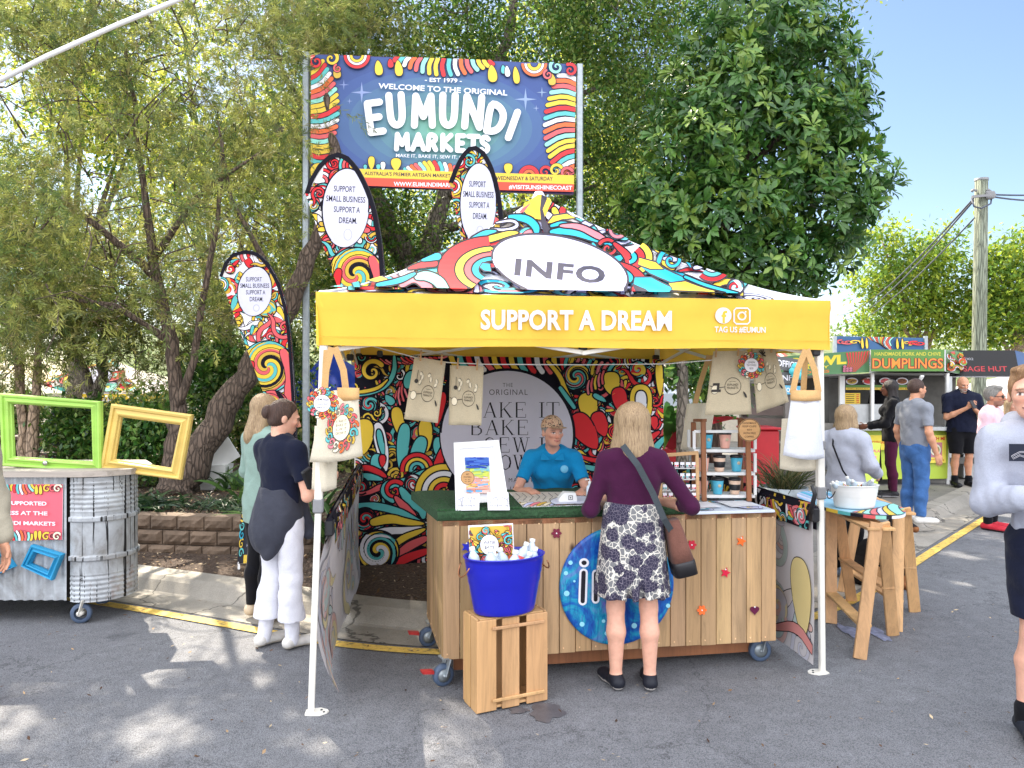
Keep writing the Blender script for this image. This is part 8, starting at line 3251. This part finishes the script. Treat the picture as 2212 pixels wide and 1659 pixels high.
p.cloth("skirt",skirt,sm,None,.004,(22,22,8),4)
p.shoes((28,30,40),(214,208,202),.006,.095)
p.hairdo(BLOND,"long",.17,vol=.012)
bg0=at(1464,1180,4.40)
bag=thing("shoulder_bag","brown and black shoulder bag on a grey strap across the woman in plum","bag",bg0)
m=MB()
R_=Euler((0,math.radians(-14),0)).to_matrix()
ss=lambda w_,d:[(w_*math.copysign(abs(math.cos(t))**.5,math.cos(t)),d*math.copysign(abs(math.sin(t))**.5,math.sin(t)))for t in[i/24*6.283 for i in range(24)]]
def bagpart(nm,secs,mat):
 m=MB()
 vs,fs=[],[]
 for z,w_,d in secs:
  for x,y in ss(w_,d):
   vs.append(bg0+R_@Vector((x,y,z)))
 for i in range(len(secs)-1):
  for j in range(24):
   fs.append((24*i+j,24*i+(j+1)%24,24*i+24+(j+1)%24,24*i+24+j))
 fs.append(list(range(24))[::-1])
 fs.append([24*(len(secs)-1)+j for j in range(24)])
 m.add(vs,fs,smooth=True)
 m.build(nm,mat,bag)
bagpart("bag_body",[(-.09,.068,.10),(0,.058,.095),(.10,.05,.08),(.16,.04,.06)],fabric("brown_suede",(112,76,66),.15,200,9,.3))
bagpart("bag_base",[(-.165,.055,.085),(-.16,.07,.102),(-.09,.071,.104),(-.075,.068,.10)],plain("black_leather",(28,26,30),.5,.2,20,.2))
m=MB()
st=[at(1345,962,4.40-.10),at(1378,1005,4.40-.125),at(1410,1065,4.40-.12),at(1434,1120,4.40-.12),at(1452,1150,4.40-.06)]
st=[Vector(q)for q in smooth_path([(q.x,q.y,q.z)for q in st],0)]
for a,b_ in zip(st[:-1],st[1:]):
 m.beam(a,b_+(b_-a)*.03,.036,.004,(0,1,0))
m.build("strap",fabric("grey_webbing",(68,74,78),.1,300),bag)
P1=Vector((at(1194,0,5.62).x,5.62,.04))
p=Person("smiling older woman in bright blue polo shirt and patterned cap leaning on the counter",P1,math.pi-.06,h=1.50,female=True,skin=(208,158,136),res=.005,lean=.50,turn=.42,nod=-.02,elb_r=(.26,.30,.98),wri_r=(.16,.50,1.03),elb_l=(-.25,.30,.98),wri_l=(-.20,.53,1.03),hand_r=(-.5,.8,-.12),hand_l=(.1,.9,-.15),palm_r=(0,0,-1),palm_l=(0,0,-1),curl=.55,width=1.0,build=1.06,brow=(120,100,86),lips=(186,100,96))
p.make_body()
p.top(POLO,hem=.9,sleeve=.62,g=.015,wr=.004,neck=.062,name="polo_shirt",sg=.014)
m=MB()
J=p.J
def loc(q):
 return Vector(xform(np.array([q]),p.loc,p.yaw)[0])
nb_=J['neck0']+V3(0,.05,.0)
for s in(1,-1):
 c0=loc(nb_+V3(s*.015,.055,-.045))
 c1=loc(nb_+V3(s*.075,.02,.005))
 c2=loc(nb_+V3(s*.085,.065,-.045))
 c3=loc(nb_+V3(s*.05,-.05,.035))
 dn=Vector((0,.006,-.004))
 m.add([c0,c2,c1,c0+dn,c2+dn,c1+dn],[(0,1,2),(5,4,3),(0,3,4,1),(1,4,5,2)])
m.build("collar",POLO,p.root)
m=MB()
m.lathe([(.0,.002),(.026,.002),(.028,0)],loc(J['chest']+V3(-.085,.165,.03)),20,R_=Matrix.Rotation(math.pi/2,3,'X'))
m.build("badge",plain("pale_blue_badge",(110,186,222),.7),p.root)
p.trousers(NAVY,.1)
p.shoes((50,50,56),(200,200,200))
p.hairdo(GREYH,"crop")
def cap(V):
 u,R_=p.u,p.R_head
 V.ell(p.hp(0,-.012,.045),(.088*u,.108*u,.098*u),.01,R_)
 V.cut(p.hp(0,0,.040),tuple(R_@Vector((0,.15,-1))))
 V.ell(p.hp(0,.125,.048),(.068*u,.070*u,.007*u),.012,R_)
cm,cn_,cb=new_mat("camouflage_cap")
cv=objvec(cn_)
cz=noise(cn_,42,4,.6,cv,.8)
cr_=ramp(cn_,cz.outputs[0],[(.38,lin((40,34,32))),(.45,lin((206,176,146))),(.56,lin((190,150,124))),(.62,lin((60,50,46)))])
cn_.links.new(cr_.outputs[0],cb.inputs["Base Color"])
cb.inputs["Roughness"].default_value=.9
p.cloth("cap",cap,cm,.005)
P2=gnd(606,1396)
p=Person("girl in black tee and white trousers, grey hoodie tied round her waist",P2,-.62,h=1.66,female=True,skin=FAIR,res=.0065,turn=-.45,nod=-.25,elb_r=(.28,.0,1.05),wri_r=(.24,.23,1.12),elb_l=(-.22,.05,1.10),wri_l=(-.06,.27,1.12),hand_r=(-.3,.9,.15),hand_l=(.5,.8,.2),curl=.8,ank_l=(-.10,-.06,.075),toe_l=(-.10,.11,.03),ank_r=(.10,.02,.075),toe_r=(.13,.20,.03),width=1.02)
p.make_body()
p.top(NAVY,hem=1.02,sleeve=.66,g=.016,wr=.004,sg=.017,name="tee_shirt",fuller=.006)
p.trousers(WCOT,.20,.016,1.0,.004,flare=.034,kg=.018)
def tied(V):
 J_=p.J
 V.cone(J_['waist']+V3(0,-.01,.02),J_['pelvis']+V3(0,-.015,.02),.15,.185,.04,.74)
 V.cone(J_['pelvis']+V3(0,-.03,.02),(-.02,-.08,.80),.185,.165,.05,.62)
 V.cone((-.02,-.09,.80),(.02,-.12,.68),.15,.06,.05,.5)
 V.cone((.10,.08,1.03),(.13,.13,.78),.04,.05,.03)
 V.cut((0,0,1.09),(0,0,1))
p.cloth("tied_hoodie",tied,GHOOD,None,.006,(26,26,16),8)
p.shoes((226,222,216),(214,206,190),.005,.10,socks=WCOT,sockh=.34)
p.hairdo(DBROWN,"bun")
ph=thing("phone","dark phone held by the girl in the black tee","phone",at(668,1035,4.9))
m=MB()
m.box(at(668,1033,4.84),(.03,.075,.14),Euler((.5,.1,-.6)),bev=.006)
m.build("phone_body",BLACKP,ph)
P3=Vector((at(566,0,5.7).x,5.7,.02))
p=Person("blond girl in open sage green shirt and black trousers, beside the girl in black tee",P3,-.75,h=1.67,female=True,skin=FAIR,res=.0075,turn=-.3,nod=-.2,elb_r=(.24,.03,1.1),wri_r=(.14,.24,1.1),elb_l=(-.24,.0,1.1),wri_l=(-.1,.22,1.05))
p.make_body()
p.top(SAGE,hem=.74,sleeve=1.5,g=.02,wr=.006,sg=.014,name="open_shirt")
p.trousers(BLKC,.09,.012)
p.shoes((206,186,158),(196,176,150),.008)
p.hairdo(BLOND,"long",.2,vol=.006,seed=9)
P4=gnd(-126,1530)
p=Person("man in oatmeal jumper and dark shorts at the left edge",P4,-2.2,h=1.76,skin=TAN,res=.0075,elb_r=(.25,-.04,1.12),wri_r=(.26,.02,.86),ank_r=(.10,.02,.075),toe_r=(.11,.20,.03),kne_r=(.10,.06,.49),width=1.08)
p.make_body()
p.top(BEIGE,hem=.92,sleeve=1.85,g=.024,wr=.006,sg=.022,name="jumper",fuller=.012)
p.trousers(fabric("slate_shorts",(74,84,96),.1),.56,.03,name="shorts")
p.shoes((206,130,120),(90,60,52),.004,.055,name="sandal")
p.hairdo(DBROWN,"short")
P5=gnd(2280,1592)
p=Person("young man in pale grey hoodie and navy shorts at the right edge",P5,math.pi-.12,h=1.86,skin=FAIR,res=.006,turn=-.5,elb_r=(.335,.02,1.20),wri_r=(.25,.25,1.255),sho_r=(.285,0,1.51),sho_l=(-.10,0,1.52),chest=(.05,0,1.40),elb_l=(-.28,.05,1.16),wri_l=(-.05,.3,1.24),hand_r=(-.8,.4,.1),hand_l=(.8,.4,.1),palm_r=(0,-.3,1),curl=.8,width=1.04,build=1.0,brow=(120,90,66),head=(.15,.05,1.745),neck1=(.12,.03,1.66),neck0=(.09,-.01,1.565),ank_r=(.13,-.02,.08),toe_r=(.17,.18,.032))
p.make_body()
p.top(GREYM,hem=.93,sleeve=1.8,g=.022,wr=.003,sg=.026,name="hoodie",fuller=.008)
def hood(V):
 J_=p.J
 V.cone(J_['neck0']+V3(-.075,.01,.045),J_['neck0']+V3(.075,.01,.045),.045,.045,.03)
 V.cone(J_['neck0']+V3(-.07,-.06,.03),J_['neck0']+V3(.07,-.06,.03),.065,.065,.04)
 V.cone(J_['neck0']+V3(-.06,.075,-.01),J_['neck0']+V3(.06,.075,-.01),.03,.03,.03)
p.cloth("hood",hood,GREYM,None,.003)
A=Art(.002)
A.poly([(0,0),(.17,0),(.17,.085),(0,.085)],lin((42,46,60)))
for w_,c in((.012,WHT),(.007,lin((42,46,60)))):
 A.stroke([(.015,.025),(.05,.045),(.08,.046),(.14,.07),(.12,.045),(.15,.035),(.10,.03),(.07,.022),(.05,.03),(.02,.012),(.015,.025)],w_*.6,c)
lg=p.J['chest']+V3(-.02,.175,.0)
lp=[loc(lg+V3(x,y,0))for x,y in((.1,0),(-.1,0))]
ux_=(lp[1]-lp[0]).normalized()
m=MB()
o_=at(2146,1076-30,3.8)
fq=loc(V3(.305,.165,1.42))
A.put(m,frame_fn(fq,ux_,(0,0,1)))
m.build("chest_logo",PRINT,p.root)
p.trousers(NAVY,.56,.034,name="shorts",wr=.005)
p.shoes((30,36,48),(60,62,70),.008,.10,socks=BLKC,sockh=.12)
p.hairdo(SANDY,"short")
P6=Vector((at(1826,0,6.9).x,6.9,0.0))
p=Person("blond woman in pale grey jumper with thin black bag strap by the painted board",P6,-1.0,h=1.58,female=True,skin=FAIR,res=.008,turn=.0,elb_r=(.25,.0,1.06),wri_r=(.18,.22,.96),elb_l=(-.24,.02,1.06),wri_l=(-.14,.24,.98))
p.make_body()
p.top(GREYM,hem=.84,sleeve=1.8,g=.026,wr=.005,sg=.026,name="jumper",fuller=.01)
p.trousers(BLKC,.1,.016)
p.shoes((180,200,222),(220,222,226),.010)
p.hairdo(BLOND,"long",.10,vol=.004,seed=4)
m=MB()
q=[loc(V3(-.10,-.03,1.36)),loc(V3(-.02,-.16,1.24)),loc(V3(.10,-.19,1.02)),loc(V3(.18,-.14,.88))]
for a,b_ in zip(q[:-1],q[1:]):
 m.beam(a,b_,.014,.006,(0,1,0))
m.build("bag_strap",BLKC,p.root)
P7=gnd(1976,1128,.11)
p=Person("man in grey tee and blue jeans standing in profile before the dumpling stall",P7,-1.35,h=1.72,skin=TAN,res=.009,beard=((90,74,64),.4),build=1.05,width=1.1)
p.make_body()
p.top(GTEE,hem=.92,sleeve=.75,g=.016,wr=.005,sg=.010,name="tee_shirt",fuller=.01)
p.trousers(DENIM,.09,.02,wr=.006)
p.shoes((222,220,216),(210,206,200),.010)
p.hairdo(DBROWN,"crop")
P8=gnd(1926,1072,.11)
p=Person("woman with long dark hair and maroon leggings holding a plate at the stall",P8,1.2,h=1.72,female=True,skin=(120,78,60),res=.010,elb_l=(-.22,.1,1.1),wri_l=(-.12,.34,1.05),elb_r=(.22,.1,1.1),wri_r=(.10,.34,1.05))
p.make_body()
p.top(BLKC,hem=.82,sleeve=1.8,g=.022,wr=.006,name="jacket",fuller=.01)
p.trousers(PURL,.09,.006)
p.shoes((40,40,44),(200,200,204),.008)
p.hairdo(BLACKH,"long",.34,vol=.016)
m=MB()
pl_=Vector(xform(np.array([V3(0,.46,1.07)]),p.loc,p.yaw)[0])
m.lathe([(.0,.0),(.08,.0),(.13,.022),(.125,.024),(.078,.006),(.0,.006)],pl_,24)
tag(m.build("plate",WHITEP),"white plate of food held out by the woman with long dark hair","plate")
P9=gnd(2078,1050,.11)
p=Person("bald bearded man in black tee and shorts looking down at his phone",P9,math.pi-.1,h=1.78,skin=TAN,res=.009,nod=-.25,beard=((196,190,184),.75),build=1.14,width=1.18,elb_r=(.29,.1,1.14),wri_r=(.06,.28,1.30),elb_l=(-.29,.1,1.14),wri_l=(-.06,.28,1.28),hand_r=(-.5,.4,.6),hand_l=(.5,.4,.6))
p.make_body()
p.top(NAVY,hem=.86,sleeve=.8,g=.026,wr=.006,sg=.028,name="tee_shirt",fuller=.022)
p.trousers(BLKC,.52,.034,name="shorts")
p.shoes((24,24,28),(40,40,44),.012,socks=BLKC,sockh=.15)
m=MB()
m.box(Vector(xform(np.array([V3(0,.36,1.36)]),p.loc,p.yaw)[0]),(.075,.012,.15),Euler((-.6,0,.2)),bev=.004)
tag(m.build("phone",BLACKP),"dark phone in the bald man's hands","phone")
P10=gnd(2142,1143)
p=Person("man in pink shirt and dark glasses with red shoes behind the hoodie man",P10,math.pi+.75,h=1.74,skin=(190,136,110),res=.009,beard=((110,96,90),.55),width=1.1)
p.make_body()
p.top(PINKT,hem=.86,sleeve=.8,g=.022,wr=.005,name="shirt",fuller=.015)
p.trousers(NAVY,.54,.03,name="shorts")
p.shoes((190,40,56),(60,40,44),.012,socks=BLKC,sockh=.16)
p.hairdo(GREYH,"short")
m=MB()
for s in(1,-1):
 m.lathe([(.0,.0),(.020,.0),(.021,-.004)],loc(p.hp(s*.032,.105,.002)),14,R_=Matrix.Rotation(p.yaw,3,'Z')@Matrix.Rotation(-math.pi/2,3,'X'))
 m.tube([loc(p.hp(s*.05,.10,.008)),loc(p.hp(s*.076,.02,.008))],.003,5)
m.build("sunglasses",BLACKP,p.root)
P11=Vector((at(2185,0,10.6).x,10.6,.0))
p=Person("blond woman mostly hidden behind the man in the pink shirt",P11,math.pi,h=1.58,female=True,skin=FAIR,res=.011)
p.make_body(hands=False)
p.top(BLKC,hem=.9,sleeve=1.8,g=.02)
p.trousers(NAVY,.1)
p.shoes((60,60,60),(90,90,90))
p.hairdo(BLOND,"long",.16,vol=.01)
P12=Vector((at(1908,0,13.5).x,13.5,.42-.12))
p=Person("stall worker with close cropped hair inside the dumpling stall hatch",P12,math.pi,h=1.62,skin=(108,66,52),res=.011)
p.make_body(hands=False)
p.top(BLKC,hem=.9,sleeve=.7,g=.02)
p.trousers(BLKC,.1)
p.hairdo(BLACKH,"crop")
P13=Vector((at(140,0,13.9).x,13.85,.15))
p=Person("dark haired person in black seated at the picnic table behind the green frame",P13,.2,h=1.7,skin=TAN,res=.011,pelvis=(0,0,.55),waist=(0,.02,.70),chest=(0,.05,.93),neck0=(0,.05,1.10),neck1=(0,.07,1.18),head=(0,.09,1.27),sho_r=(.18,.05,1.05),sho_l=(-.18,.05,1.05),elb_r=(.25,.1,.80),elb_l=(-.25,.1,.80),wri_r=(.14,.3,.80),wri_l=(-.14,.3,.80),hip_r=(.09,0,.52),hip_l=(-.09,0,.52),kne_r=(.12,.42,.5),kne_l=(-.12,.42,.5),ank_r=(.12,.4,.08),ank_l=(-.12,.4,.08),toe_r=(.13,.56,.03),toe_l=(-.13,.56,.03))
p.make_body()
p.top(BLKC,hem=.5,sleeve=1.7,g=.022,fuller=.01)
p.hairdo(BLACKH,"long",.06,vol=.012)
m=MB()
m.lathe([(.0,0),(.16,0),(.16,.34),(.17,.36),(.0,.36)],(P13.x,P13.y,.112),20)
tag(m.build("stool",DKW),"round stool under the seated dark haired person","stool")
dg=gnd(1892,1262)
do=thing("dog","black and tan dog sitting on the kerb beneath the painted board","dog",dg)
V=Vol((-.35,-.5,-.03),(.35,.45,.75),.011)
V.ell((0,.05,.20),(.15,.20,.18),.06)
V.cone((0,.02,.26),(0,-.16,.40),.14,.115,.06)
V.cone((0,-.16,.42),(0,-.20,.54),.08,.075,.05)
V.ell((0,-.23,.60),(.075,.09,.07),.03)
V.cone((0,-.29,.58),(0,-.37,.56),.045,.032,.03)
for s in(1,-1):
 V.cone((s*.055,-.20,.64),(s*.085,-.20,.55),.03,.022,.015,.5)
 V.cone((s*.07,-.18,.36),(s*.07,-.22,.18),.05,.036,.04)
 V.cone((s*.07,-.22,.18),(s*.07,-.20,.03),.034,.028,.02)
 V.cone((s*.07,-.20,.025),(s*.07,-.26,.02),.03,.026,.02)
 V.ell((s*.13,.08,.13),(.07,.14,.12),.04)
 V.cone((s*.15,.14,.06),(s*.14,-.08,.03),.04,.03,.03)
V.cone((0,.24,.08),(.12,.36,.03),.035,.018,.04)
V.wrinkle(.002,120,120,120,3)
def dogcol(v):
 c=np.tile(np.array(lin((30,26,26))[:3]),(len(v),1))
 tan_=np.array(lin((150,96,56))[:3])
 c[(v[:,2]<.12)&(v[:,1]<0)]=tan_
 c[(v[:,1]<-.30)&(v[:,2]<.58)]=tan_
 c[(np.abs(v[:,0])<.07)&(v[:,1]<-.2)&(v[:,2]<.42)&(v[:,2]>.3)]=np.array(lin((206,200,190))[:3])
 return c
vol_obj("body",V,attr_mat("dog_fur",.8,var=.3,vscale=40),do,dg,.5,dogcol)
